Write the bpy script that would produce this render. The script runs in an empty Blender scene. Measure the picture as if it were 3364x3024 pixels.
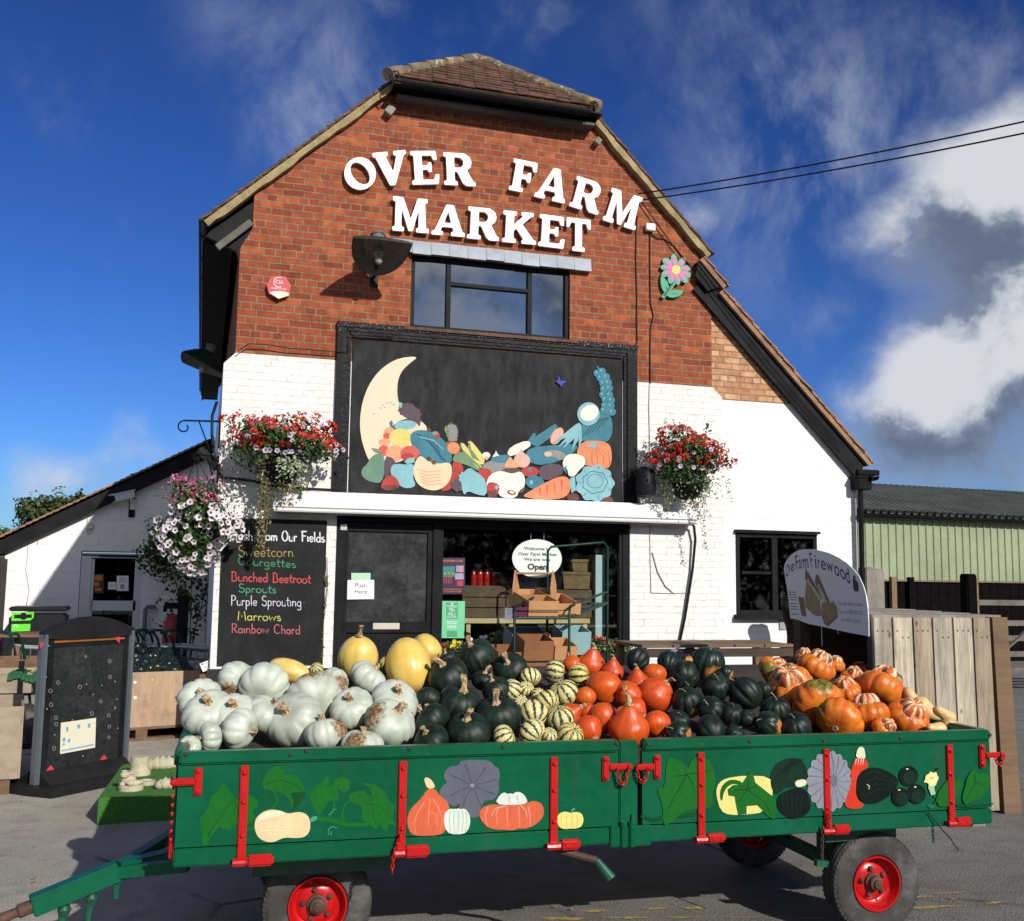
import bpy, bmesh, math, random
from mathutils import Vector, Matrix, Euler
random.seed(7)
R = math.radians
C = bpy.context.scene.collection
scene = bpy.context.scene
# ---- camera
F_, CX, CY = 3400.0, 1682.0, 1512.0
YAW, PIT, ROL = R(16.6), R(6.55), R(0.75)
EYE = Vector((0, -11.2, 1.75))
_f = Vector((math.sin(YAW)*math.cos(PIT), math.cos(YAW)*math.cos(PIT), math.sin(PIT)))
_r = Vector((math.cos(YAW), -math.sin(YAW), 0)); _u = _r.cross(_f)
_r2 = _r*math.cos(ROL)+_u*math.sin(ROL); _u2 = -_r*math.sin(ROL)+_u*math.cos(ROL)
cam_d = bpy.data.cameras.new('camera'); cam = bpy.data.objects.new('camera', cam_d); C.objects.link(cam)
cam_d.sensor_width = 36; cam_d.lens = 36*F_/3364; cam_d.clip_start = .1; cam_d.clip_end = 3000
cam.matrix_world = Matrix(((_r2.x, _u2.x, -_f.x, EYE.x), (_r2.y, _u2.y, -_f.y, EYE.y), (_r2.z, _u2.z, -_f.z, EYE.z), (0, 0, 0, 1)))
scene.camera = cam
CR = {'z1': (500, 100, .98765), 'z2': (1000, 1000, .59259), 'z3': (0, 1200, .60453), 'z4': (1000, 1600, .69136),
      'z5': (2000, 700, .71414), 'z8': (0, 1900, .46705), 'b1': (0, 2300, .69136), 'b2': (1200, 2300, .59259),
      'b3': (2200, 2300, .57481), 'b4': (2300, 1600, .52543), 'b5': (700, 1250, .35714), 'b8': (700, 1600, .35714),
      'c1': (2000, 700, .35714), 'c2': (600, 600, .38462), 'c3': (1200, 100, .39506), 'c4': (2300, 1300, .46695),
      'c5': (0, 1350, .49447), 'p1': (560, 2080, .2963), 'p2': (1060, 2060, .2963), 'p3': (1560, 2060, .34568),
      'p4': (2140, 2060, .2963), 'p5': (2480, 2080, .34568), 'f': (0, 0, 1.66123), 's': (0, 0, 1)}
def px(k, x, y): a, b, s = CR[k]; return a+x*s, b+y*s
def ray(k, x, y):
 x, y = px(k, x, y); return _f+_r2*((x-CX)/F_)-_u2*((y-CY)/F_)
def at_y(k, x, y, Y=0.0): d = ray(k, x, y); return EYE+d*((Y-EYE.y)/d.y)
def at_z(k, x, y, Z=0.0): d = ray(k, x, y); return EYE+d*((Z-EYE.z)/d.z)
def at_plane(k, x, y, P, n): d = ray(k, x, y); return EYE+d*((P-EYE).dot(n)/d.dot(n))
def at_d(k, x, y, dist): return EYE+ray(k, x, y)*dist      # dist along the view axis
# ---- light
SUN_EL = math.atan2(.57, math.hypot(.33, 1))
sun_d = bpy.data.lights.new('sun', 'SUN'); sun = bpy.data.objects.new('sun', sun_d); C.objects.link(sun)
sun_d.energy = 4.6; sun_d.angle = R(.53); sun_d.color = (1, .955, .88)
LDIR = Vector((-.33, 1, -.57)).normalized()
sun.rotation_euler = LDIR.to_track_quat('-Z', 'Y').to_euler(); sun.location = (6, -20, 14)
scene.view_settings.view_transform = 'Standard'; scene.view_settings.look = 'None'
scene.view_settings.exposure = 0; scene.view_settings.gamma = 1
cy = scene.cycles
cy.max_bounces = 8; cy.transparent_max_bounces = 12; cy.caustics_reflective = False; cy.caustics_refractive = False
w = bpy.data.worlds.new('World'); scene.world = w; w.use_nodes = True
NT = w.node_tree; NT.nodes.clear()
class NB:
 """tiny node builder"""
 def __init__(s, t): s.t = t
 def n(s, typ, **kw):
  o = s.t.nodes.new(typ)
  for k, v in kw.items():
   if k.startswith('i_'):
    key = k[2:]; key = int(key) if key.isdigit() else key.replace('_', ' ')
    s.set(o.inputs[key], v)
   else: setattr(o, k, v)
  return o
 def set(s, inp, v):
  if hasattr(v, 'is_output'): s.t.links.new(v, inp)
  else: inp.default_value = v
 def m(s, op, a, b=0.0, c=None, clamp=False):
  o = s.t.nodes.new('ShaderNodeMath'); o.operation = op; o.use_clamp = clamp
  s.set(o.inputs[0], a); s.set(o.inputs[1], b)
  if c is not None: s.set(o.inputs[2], c)
  return o.outputs[0]
 def v(s, op, a, b=(0, 0, 0)):
  o = s.t.nodes.new('ShaderNodeVectorMath'); o.operation = op
  s.set(o.inputs[0], a)
  if op == 'SCALE': s.set(o.inputs['Scale'], b)
  else: s.set(o.inputs[1], b)
  return o.outputs['Value'] if op in ('DOT_PRODUCT', 'LENGTH', 'DISTANCE') else o.outputs[0]
 def mix(s, fac, a, b, blend='MIX'):
  o = s.t.nodes.new('ShaderNodeMix'); o.data_type = 'RGBA'; o.blend_type = blend; o.clamp_factor = True
  s.set(o.inputs[0], fac)
  for i, q in ((6, a), (7, b)):
   if not hasattr(q, 'is_output') and len(q) == 3: q = (*q, 1)
   s.set(o.inputs[i], q)
  return o.outputs[2]
 def noise(s, vec, scale, detail=3, rough=.55, dist=0):
  o = s.n('ShaderNodeTexNoise', i_Scale=scale, i_Detail=detail, i_Roughness=rough, i_Distortion=dist)
  if vec is not None: s.set(o.inputs['Vector'], vec)
  return o.outputs['Fac']
 def ss(s, x, lo, hi, a=0., b=1.):
  o = s.t.nodes.new('ShaderNodeMapRange'); o.interpolation_type = 'SMOOTHSTEP'
  for k, q in zip(('Value', 'From Min', 'From Max', 'To Min', 'To Max'), (x, lo, hi, a, b)): s.set(o.inputs[k], q)
  return o.outputs[0]
b = NB(NT)
sky = b.n('ShaderNodeTexSky', sky_type='NISHITA'); sky.sun_disc = False
sky.sun_elevation = SUN_EL; sky.sun_rotation = math.atan2(-LDIR.x, -LDIR.y); sky.air_density = 1.0; sky.dust_density = .35; sky.ozone_density = 2.5
d = b.n('ShaderNodeTexCoord').outputs['Generated']
SKS = .085
gm = b.n('ShaderNodeGamma', i_Color=b.mix(1.0, sky.outputs[0], (.62*SKS, .82*SKS, SKS), 'MULTIPLY'), i_Gamma=1.45)
skyc = b.mix(1.0, gm.outputs[0], (1.02/SKS, 1.13/SKS, 1.5/SKS), 'MULTIPLY')
def dens(dv):
 n1 = b.noise(dv, 5.0, 8, .58, .3); n2 = b.noise(b.v('ADD', dv, (7, 3, 1)), 16, 6, .6, .2)
 base = b.m('ADD', b.m('MULTIPLY', n1, .75), b.m('MULTIPLY', n2, .35))
 tot = b.m('SUBTRACT', base, .62)
 for (x, y, r, wgt) in CLOUDS:
  c = ray('f', x, y).normalized(); s = r/2025*(3364/3400)
  g = b.m('EXPONENT', b.m('MULTIPLY', b.m('POWER', b.v('DISTANCE', dv, tuple(c)), 2), -1/(s*s)))
  tot = b.m('ADD', tot, b.m('MULTIPLY', g, wgt))
 back = b.ss(b.v('DOT_PRODUCT', dv, (0, -1, .1)), .15, .7)
 return b.m('ADD', tot, b.m('MULTIPLY', back, b.m('ADD', .12, b.m('MULTIPLY', b.noise(dv, 2.6, 3, .5), .56))))
CLOUDS = [(1930, 370, 150, .38), (2060, 330, 130, .30), (1760, 440, 90, .16), (1900, 810, 150, .40), (2030, 660, 120, .36), (1800, 720, 80, .2),
          (1760, 870, 90, .24), (1375, 430, 75, .30), (1600, 330, 60, .05),
          (40, 950, 80, .25), (180, 930, 80, .24), (250, 830, 60, .14), (1600, 630, 55, .10), (1630, 780, 60, .14), (1960, 930, 90, .16)]
WISPS = [(1560, 370, 170, .9), (1680, 250, 110, .7), (640, 150, 130, .75), (600, 280, 90, .55), (450, 40, 80, .3), (130, 170, 70, .6), (1450, 60, 170, .55), (1850, 60, 150, .4), (1640, 640, 60, .5), (1960, 130, 80, .5)]
D0 = dens(d)
D1 = dens(b.v('ADD', d, (.02, 0, .05)))
al = b.m('POWER', b.ss(D0, -.01, .42), 1.25)
lit = b.ss(b.m('ADD', b.m('SUBTRACT', D0, D1), b.m('ADD', b.m('MULTIPLY', b.m('SUBTRACT', b.noise(d, 20, 7, .68), .5), .24), b.m('MULTIPLY', b.m('MULTIPLY', b.ss(b.v('DOT_PRODUCT', d, (0, -1, .1)), .15, .7), b.ss(b.noise(d, 3.4, 4, .6), .36, .58)), .26))), -.075, .20)
cr = b.n('ShaderNodeValToRGB', i_0=lit); ee = cr.color_ramp.elements
ee[0].position = .05; ee[0].color = (.16, .195, .275, 1); ee[1].position = 1; ee[1].color = (.84, .86, .89, 1)
for ps, cl in ((.38, (.25, .30, .39, 1)), (.68, (.55, .60, .68, 1))):
 k_ = ee.new(ps); k_.color = cl
cc = cr.outputs[0]
wm = 0.0
for (x, y, r, wgt) in WISPS:
 c = ray('f', x, y).normalized(); s = r/2025*(3364/3400)
 wm = b.m('ADD', b.m('MULTIPLY', b.m('EXPONENT', b.m('MULTIPLY', b.m('POWER', b.v('DISTANCE', d, tuple(c)), 2), -1/(s*s))), wgt), wm)
mpw = b.n('ShaderNodeMapping', i_Vector=d); mpw.inputs['Rotation'].default_value = (0, R(35), 0); mpw.inputs['Scale'].default_value = (7, 7, 4.5)
wn = b.m('MULTIPLY', b.ss(b.noise(mpw.outputs[0], 1.5, 8, .62, .22), .36, .80), wm); wa = b.m('MINIMUM', b.m('MULTIPLY', wn, .85), .62)
cc = b.mix(al, (.55, .63, .76), cc); al = b.m('MAXIMUM', al, wa)
bgs = b.n('ShaderNodeBackground', i_Color=skyc, i_Strength=SKS)
bgc = b.n('ShaderNodeBackground', i_Color=cc, i_Strength=.85)
mx = b.n('ShaderNodeMixShader'); b.set(mx.inputs[0], b.m('MULTIPLY', al, .93)); NT.links.new(bgs.outputs[0], mx.inputs[1]); NT.links.new(bgc.outputs[0], mx.inputs[2])
wo = b.n('ShaderNodeOutputWorld'); NT.links.new(mx.outputs[0], wo.inputs[0])
# ---- helpers
def lin(c): c /= 255.; return c/12.92 if c <= .04045 else ((c+.055)/1.055)**2.4
def K(r, g, bb, k=1.25): return (lin(r)/k, lin(g)/k, lin(bb)/k)      # albedo whose sunlit look is this picture colour
MATS = {}
def mat(name, rgb, rough=.6, var=.18, scale=6., bump=.0, bscale=None, metal=0., rgb2=None, spec=.5, stretch=None, extra=None, coat=0.):
 """principled with noise colour variation, fine grain and bump"""
 if name in MATS: return MATS[name]
 m = bpy.data.materials.new(name); m.use_nodes = True; t = m.node_tree; t.nodes.clear(); q = NB(t)
 co = q.n('ShaderNodeTexCoord').outputs['Object']
 if stretch: co2 = q.v('MULTIPLY', co, stretch)
 else: co2 = co
 n1 = q.noise(co2, scale, 5, .6); n2 = q.noise(co2, scale*9, 3, .6)
 f = q.m('ADD', q.m('MULTIPLY', n1, .65), q.m('MULTIPLY', n2, .35))
 f = q.ss(f, .33, .67)
 lo = tuple(max(0, c*(1-var)) for c in rgb); hi = tuple(min(1, c*(1+var)) for c in rgb)
 if rgb2: hi = rgb2
 col = q.mix(f, lo, hi)
 p = q.n('ShaderNodeBsdfPrincipled', i_Metallic=metal)
 p.inputs['Specular IOR Level'].default_value = spec
 p.inputs['Coat Weight'].default_value = coat
 q.set(p.inputs['Roughness'], q.m('ADD', rough-.08, q.m('MULTIPLY', n2, .16)))
 if extra: col = extra(q, co, col, p) or col
 q.set(p.inputs['Base Color'], col)
 if bump:
  bn = q.n('ShaderNodeBump', i_Strength=bump, i_Distance=.01)
  q.set(bn.inputs['Height'], q.noise(co2, bscale or scale*6, 6, .65)); t.links.new(bn.outputs[0], p.inputs['Normal'])
 o = q.n('ShaderNodeOutputMaterial'); t.links.new(p.outputs[0], o.inputs[0]); MATS[name] = m; return m
def chips(rgb, amt=.72, sc=14, lo=.0):
 def ex(q, co, col, p):
  n = q.noise(co, sc, 8, .7); f = q.ss(n, amt-.02, amt+.015); return q.mix(f, col, rgb)
 return ex
def dirt(rgb, lo=.5, hi=.75, sc=2.5, k=.7):
 def ex(q, co, col, p):
  return q.mix(q.m('MULTIPLY', q.ss(q.noise(co, sc, 8, .65), lo, hi), k), col, rgb)
 return ex
def root_loc(o):
 v = Vector((0, 0, 0))
 while o: v = v+o.location; o = o.parent
 return v
class MB:
 def __init__(s): s.v = []; s.f = []; s.mi = []; s.cur = 0
 def add(s, vs, fs):
  o = len(s.v); s.v += [Vector(x) for x in vs]; s.f += [tuple(i+o for i in f) for f in fs]; s.mi += [s.cur]*len(fs); return s
 def box(s, c, size, rot=None, bev=0):
  c = Vector(c); hx, hy, hz = (x/2 for x in size)
  if bev <= 0:
   vs = [Vector((a*hx, bb*hy, g*hz)) for a in (-1, 1) for bb in (-1, 1) for g in (-1, 1)]
   fs = [(0, 1, 3, 2), (4, 6, 7, 5), (0, 4, 5, 1), (2, 3, 7, 6), (0, 2, 6, 4), (1, 5, 7, 3)]
  else:
   bm = bmesh.new(); bmesh.ops.create_cube(bm, size=1)
   for v in bm.verts: v.co = Vector((v.co.x*2*hx, v.co.y*2*hy, v.co.z*2*hz))
   bmesh.ops.bevel(bm, geom=bm.edges[:], offset=min(bev, hx*.9, hy*.9, hz*.9), segments=2, affect='EDGES')
   vs = [v.co.copy() for v in bm.verts]; fs = [tuple(v.index for v in f.verts) for f in bm.faces]; bm.free()
  M = rot if rot is not None else Matrix.Identity(3)
  return s.add([c+M @ v for v in vs], fs)
 def bar(s, a, bpt, w, h, up=(0, 0, 1), bev=0):
  """box beam from a to b, w across, h along up"""
  a = Vector(a); bpt = Vector(bpt); d = bpt-a; L = d.length; x = d.normalized(); up = Vector(up)
  y = up.cross(x)
  if y.length < 1e-6: y = Vector((0, 1, 0)).cross(x)
  y.normalize(); z = x.cross(y)
  M = Matrix((x, y, z)).transposed()
  return s.box((a+bpt)/2, (L, w, h), M, bev)
 def prism(s, pts, vec):
  pts = [Vector(p) for p in pts]; vec = Vector(vec); n = len(pts)
  fs = [tuple(range(n)), tuple(range(2*n-1, n-1, -1))]+[(i, i+n, (i+1) % n+n, (i+1) % n) for i in range(n)]
  return s.add(pts+[p+vec for p in pts], fs)
 def tube(s, path, r, seg=10, caps=True):
  path = [Vector(p) for p in path]; n = len(path); rs = r if isinstance(r, (list, tuple)) else [r]*n
  vs = []; fs = []; prev = None
  for i, p in enumerate(path):
   t = (path[min(i+1, n-1)]-path[max(i-1, 0)]).normalized()
   if prev is None:
    u = t.cross(Vector((0, 0, 1)));
    if u.length < .1: u = t.cross(Vector((1, 0, 0)))
   else: u = prev-t*prev.dot(t)
   u.normalize(); prev = u; vv = t.cross(u)
   vs += [p+(u*math.cos(k*2*math.pi/seg)+vv*math.sin(k*2*math.pi/seg))*rs[i] for k in range(seg)]
  for i in range(n-1):
   for k in range(seg): fs.append((i*seg+k, i*seg+(k+1) % seg, (i+1)*seg+(k+1) % seg, (i+1)*seg+k))
  if caps: fs += [tuple(range(seg-1, -1, -1)), tuple(range((n-1)*seg, n*seg))]
  return s.add(vs, fs)
 def lathe(s, prof, c=(0, 0, 0), axis=(0, 0, 1), seg=32, close=True):
  """prof: list of (radius, height along axis)"""
  q = Vector(axis).to_track_quat('Z', 'Y'); c = Vector(c); vs = []; fs = []; n = len(prof)
  for (r, h) in prof:
   vs += [c+q @ Vector((r*math.cos(k*2*math.pi/seg), r*math.sin(k*2*math.pi/seg), h)) for k in range(seg)]
  for i in range(n-1):
   for k in range(seg): fs.append((i*seg+k, i*seg+(k+1) % seg, (i+1)*seg+(k+1) % seg, (i+1)*seg+k))
  if close: fs += [tuple(range(seg-1, -1, -1)), tuple(range((n-1)*seg, n*seg))]
  return s.add(vs, fs)
 def quad(s, a, bb, c, d): return s.add([a, bb, c, d], [(0, 1, 2, 3)])
 def mesh(s, name, mats, smooth=False, shift=None):
  me = bpy.data.meshes.new(name); sh = shift or Vector((0, 0, 0))
  me.from_pydata([v-sh for v in s.v], [], s.f)
  for m in (mats if isinstance(mats, (list, tuple)) else [mats]): me.materials.append(m)
  me.polygons.foreach_set('material_index', s.mi)
  if smooth is not False:
   me.polygons.foreach_set('use_smooth', [True]*len(me.polygons))
  bm = bmesh.new(); bm.from_mesh(me); bmesh.ops.recalc_face_normals(bm, faces=bm.faces[:]);
  if smooth is not False and smooth is not True:
   for e in bm.edges:
    if len(e.link_faces) == 2 and e.calc_face_angle(0) > R(smooth): e.smooth = False
  bm.to_mesh(me); bm.free()
  return me
 def build(s, name, mats, parent=None, smooth=False, label=None, cat=None, group=None, kind=None, mod=None):
  if parent is not None: sh = root_loc(parent)
  else:
   xs = [v.x for v in s.v]; ys = [v.y for v in s.v]; zs = [v.z for v in s.v]
   sh = Vector(((min(xs)+max(xs))/2, (min(ys)+max(ys))/2, min(zs)))
  o = bpy.data.objects.new(name, s.mesh(name, mats, smooth, sh)); C.objects.link(o)
  if parent is not None: o.parent = parent
  else: o.location = sh
  tag(o, label, cat, group, kind); return o
def tag(o, label=None, cat=None, group=None, kind=None):
 for k, v in (('label', label), ('category', cat), ('group', group), ('kind', kind)):
  if v: o[k] = v
def thing(name, label, cat, loc, group=None):
 o = bpy.data.objects.new(name, None); C.objects.link(o); o.location = loc; o.empty_display_size = .1
 tag(o, label, cat, group); return o
def copy_tree(o, parent=None):
 c = o.copy(); C.objects.link(c)
 if parent: c.parent = parent
 for ch in list(o.children): copy_tree(ch, c)
 return c
def fill2d(rings, depth):
 """closed 2-D rings (outer and holes) -> (verts2d+w, faces) of a slab 0..depth thick"""
 cu = bpy.data.curves.new('tmp', 'CURVE'); cu.dimensions = '2D'; cu.fill_mode = 'BOTH' if depth else 'FRONT'; cu.extrude = depth/2
 for r_ in rings:
  sp = cu.splines.new('POLY'); sp.points.add(len(r_)-1); sp.use_cyclic_u = True
  for p, q in zip(sp.points, r_): p.co = (q[0], q[1], 0, 1)
 o = bpy.data.objects.new('tmp', cu); C.objects.link(o)
 me = bpy.data.meshes.new_from_object(o.evaluated_get(bpy.context.evaluated_depsgraph_get()))
 vs = [(v.co.x, v.co.y, v.co.z+depth/2) for v in me.vertices]; fs = [tuple(p.vertices) for p in me.polygons]
 bpy.data.objects.remove(o); bpy.data.meshes.remove(me); bpy.data.curves.remove(cu); return vs, fs
def slab(mb, rings, y0, depth):
 """wall slab from rings of (x,z): front face at y0, going back"""
 vs, fs = fill2d(rings, depth); return mb.add([(v[0], y0+v[2], v[1]) for v in vs], fs)
def smooth_ring(pts, it=2):
 for _ in range(it):
  n = len(pts); q = []
  for i in range(n):
   a, c = pts[i], pts[(i+1) % n]
   q += [(a[0]*.75+c[0]*.25, a[1]*.75+c[1]*.25), (a[0]*.25+c[0]*.75, a[1]*.25+c[1]*.75)]
  pts = q
 return pts
class Frame:
 """plane with origin o, unit x and y directions and outward normal n"""
 def __init__(s, o, x, y): s.o = Vector(o); s.x = Vector(x).normalized(); y = Vector(y); s.y = (y-s.x*y.dot(s.x)).normalized(); s.n = s.x.cross(s.y)
 def p(s, u, v, w=0): return s.o+s.x*u+s.y*v+s.n*w
 def uv(s, k, x, y, w=0): q = at_plane(k, x, y, s.o+s.n*w, s.n)-s.o; return (q.dot(s.x), q.dot(s.y))
def flat(mb, fr, rings, w0, th=0):
 vs, fs = fill2d(rings, th); return mb.add([fr.p(v[0], v[1], w0+v[2]) for v in vs], fs)
def text(mb, fr, s, u, v, size, w0, align='LEFT', sx=1., bold=0., th=0., rot=0., shear=0.):
 cu = bpy.data.curves.new('tmp', 'FONT'); cu.body = s; cu.size = size; cu.align_x = align; cu.offset = bold*size; cu.extrude = th/2; cu.shear = shear
 cu.resolution_u = 3
 o = bpy.data.objects.new('tmp', cu); C.objects.link(o)
 me = bpy.data.meshes.new_from_object(o.evaluated_get(bpy.context.evaluated_depsgraph_get()))
 ca, sa = math.cos(rot), math.sin(rot)
 mb.add([fr.p(u+q.co.x*sx*ca-q.co.y*sa, v+q.co.x*sx*sa+q.co.y*ca, w0+q.co.z+th/2) for q in me.vertices], [tuple(p.vertices) for p in me.polygons])
 bpy.data.objects.remove(o); bpy.data.meshes.remove(me); bpy.data.curves.remove(cu)
FAC = Frame((0, 0, 0), (1, 0, 0), (0, 0, 1))       # facade plane (its n points to the viewer: x cross z = -y)
# ---- brick and wall materials
def brick_mat(name, c1, c2, mortar, painted=False, bw=.228, bh=.0765, ms=.0085, tint=None, accent=None, dirtc=None):
 m = bpy.data.materials.new(name); m.use_nodes = True; t = m.node_tree; t.nodes.clear(); q = NB(t)
 g = q.n('ShaderNodeNewGeometry').outputs['Position']
 sp = q.n('ShaderNodeSeparateXYZ'); q.set(sp.inputs[0], g)
 cv = q.n('ShaderNodeCombineXYZ')
 wob = q.m('MULTIPLY', q.m('SUBTRACT', q.noise(g, 1.3, 2), .5), .035); wob2 = q.m('MULTIPLY', q.m('SUBTRACT', q.noise(g, 14, 2), .5), .013)
 q.set(cv.inputs[0], q.m('ADD', q.m('ADD', sp.outputs[0], sp.outputs[1]), wob2)); q.set(cv.inputs[1], q.m('ADD', q.m('ADD', sp.outputs[2], wob), wob2))
 def br(off, w_, ca, cb):
  o = q.n('ShaderNodeTexBrick', offset=.5, squash=1.0, i_Scale=1.0); o.inputs['Mortar Size'].default_value = ms; o.inputs['Mortar Smooth'].default_value = .25
  o.inputs['Brick Width'].default_value = w_; o.inputs['Row Height'].default_value = bh; o.inputs['Bias'].default_value = off
  for i, cc_ in ((1, ca), (2, cb), (3, (0, 0, 0))): o.inputs[i].default_value = (*cc_, 1)
  q.set(o.inputs[0], cv.outputs[0]); return o
 B = br(0, bw, (0, 0, 0), (1, 1, 1))
 row = q.m('FLOORED_MODULO', q.m('FLOOR', q.m('DIVIDE', q.m('ADD', q.m('ADD', sp.outputs[2], wob), wob2), bh)), 4)
 hd = q.m('LESS_THAN', row, .5)
 B2 = br(0, bw/2, (0, 0, 0), (1, 1, 1))
 rnd = q.mix(hd, B.outputs[0], B2.outputs[0]); mort = q.m('ADD', q.m('MULTIPLY', B.outputs[1], q.m('SUBTRACT', 1, hd)), q.m('MULTIPLY', B2.outputs[1], hd))
 p = q.n('ShaderNodeBsdfPrincipled', i_Roughness=.85); p.inputs['Specular IOR Level'].default_value = .25
 nz = q.noise(g, 9, 6, .65); nf = q.noise(g, 60, 5, .7); nl = q.noise(g, .9, 4, .6)
 if not painted:
  ra = q.n('ShaderNodeValToRGB'); q.set(ra.inputs[0], rnd); e = ra.color_ramp.elements
  e[0].position = 0; e[0].color = (*c1, 1); e[1].position = 1; e[1].color = (*c2, 1)
  for pos, cc_ in (accent or []):
   k = e.new(pos); k.color = (*cc_, 1)
  col = q.mix(q.ss(nz, .35, .7), ra.outputs[0], q.mix(1, ra.outputs[0], (.68, .62, .62), 'MULTIPLY'))
  col = q.mix(q.m('MULTIPLY', q.ss(nf, .55, .75), .55), col, tint or (.10, .03, .02))
  col = q.mix(q.m('MULTIPLY', q.ss(nl, .5, .75), .3), col, q.mix(1, col, (.62, .55, .55), 'MULTIPLY'))
  col = q.mix(mort, col, q.mix(q.ss(nz, .3, .7), mortar, tuple(x*.55 for x in mortar)))
 else:
  col = q.mix(q.m('MULTIPLY', mort, q.ss(nz, .42, .68)), q.mix(q.ss(nl, .3, .7), c1, c2), mortar)
  st = q.noise(q.v('MULTIPLY', g, (1, 1, .35)), 4.5, 8, .7)
  col = q.mix(q.m('MULTIPLY', q.ss(st, .60, .76), .5), col, dirtc or (.42, .36, .27))
  lowz = q.ss(sp.outputs[2], .9, .15); col = q.mix(q.m('MULTIPLY', lowz, q.m('MULTIPLY', q.ss(nz, .45, .75), .6)), col, (.35, .31, .25))
 q.set(p.inputs['Base Color'], col)
 h = q.m('SUBTRACT', q.m('MULTIPLY', q.m('ADD', nz, nf), .35), q.m('MULTIPLY', mort, .55 if painted else 1.0))
 bn = q.n('ShaderNodeBump', i_Strength=.55 if painted else .8, i_Distance=.012); q.set(bn.inputs['Height'], h); t.links.new(bn.outputs[0], p.inputs['Normal'])
 o = q.n('ShaderNodeOutputMaterial'); t.links.new(p.outputs[0], o.inputs[0]); return m
M_BRICK = brick_mat('red_brick', (.225, .052, .024), (.44, .11, .038), (.32, .205, .13), accent=[(.15, (.285, .068, .029)), (.5, (.325, .079, .032)), (.85, (.35, .086, .034)), (.95, (.48, .128, .042))], tint=(.085, .026, .018))
M_LBRICK = brick_mat('buff_brick', (.50, .24, .12), (.74, .46, .25), (.36, .24, .15), bw=.225, bh=.075, ms=.008, tint=(.38, .16, .09))
M_WHITE = brick_mat('white_painted_brick', (.80, .785, .75), (.75, .73, .69), (.56, .52, .46), painted=True)
M_WHITE2 = brick_mat('white_painted_extension', (.84, .835, .82), (.80, .79, .77), (.68, .66, .62), painted=True, bw=.235, bh=.0765, ms=.006)
M_WHITE3 = brick_mat('white_painted_block', (.83, .825, .81), (.79, .78, .76), (.62, .6, .57), painted=True, bw=.44, bh=.222, ms=.006)
M_BLACK = mat('black_paint', (.012, .013, .014), .55, .4, 5, .15, 40, spec=.09, extra=chips((.35, .33, .3), .735, 30))
M_BLACKR = mat('black_tar', (.013, .014, .017), .34, .5, 9, .9, 26, spec=.1)
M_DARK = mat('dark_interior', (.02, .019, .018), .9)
M_LEAD = mat('lead_flashing', K(150, 160, 172), .5, .2, 5, .3, 12)
M_TILE = mat('clay_roof_tile', (.105, .052, .034), .85, .5, 5, .5, 40, rgb2=(.20, .095, .055), extra=dirt((.05, .045, .035), .45, .7, 3, .8))
def lichen(q, co, col, p):
 col = q.mix(q.ss(q.noise(co, 6, 6, .7), .52, .6), col, (.36, .22, .045))
 return q.mix(q.ss(q.noise(q.v('ADD', co, (3, 8, 2)), 8, 6, .7), .56, .64), col, (.42, .41, .35))
M_RIDGE = mat('lichened_ridge_tile', (.15, .115, .075), .9, .4, 4, .8, 25, extra=lichen)
M_TILE2 = mat('brown_verge_tile', (.30, .17, .10), .85, .35, 6, .5, 40)
M_MORTAR = mat('sandy_mortar', K(168, 149, 108), .9, .3, 7, .7, 30)
M_GUTTER = mat('black_plastic', (.010, .010, .011), .5, .3, 4, .05, spec=.07)
M_OLDWOOD = mat('weathered_grey_timber', K(150, 143, 132), .8, .3, 5, .6, 22, stretch=(1, 1, .18), extra=dirt((.16, .12, .08), .5, .72, 3, .7))
def glass(name, tint=(.9, .95, .95), rough=0., f0=1.5, dirty=.04):
 m = bpy.data.materials.new(name); m.use_nodes = True; t = m.node_tree; t.nodes.clear(); q = NB(t)
 fr = q.n('ShaderNodeFresnel', i_IOR=f0); tr = q.n('ShaderNodeBsdfTransparent', i_Color=(*tint, 1)); gl = q.n('ShaderNodeBsdfGlossy', i_Roughness=rough, i_Color=(.9, .95, 1, 1))
 mx = q.n('ShaderNodeMixShader'); q.set(mx.inputs[0], q.m('MINIMUM', q.m('MULTIPLY', fr.outputs[0], 1.25), 1)); t.links.new(tr.outputs[0], mx.inputs[1]); t.links.new(gl.outputs[0], mx.inputs[2])
 co = q.n('ShaderNodeTexCoord').outputs['Object']
 df = q.n('ShaderNodeBsdfDiffuse', i_Color=(.5, .5, .48, 1)); m2 = q.n('ShaderNodeMixShader')
 q.set(m2.inputs[0], q.m('MULTIPLY', q.ss(q.noise(co, 9, 6, .7), .5, .8), dirty)); t.links.new(mx.outputs[0], m2.inputs[1]); t.links.new(df.outputs[0], m2.inputs[2])
 o = q.n('ShaderNodeOutputMaterial'); t.links.new(m2.outputs[0], o.inputs[0]); return m
M_GLASS = glass('window_glass')
M_GLASSU = glass('upper_window_glass', (.12, .13, .14), .02, 2.9, .07)
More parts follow.
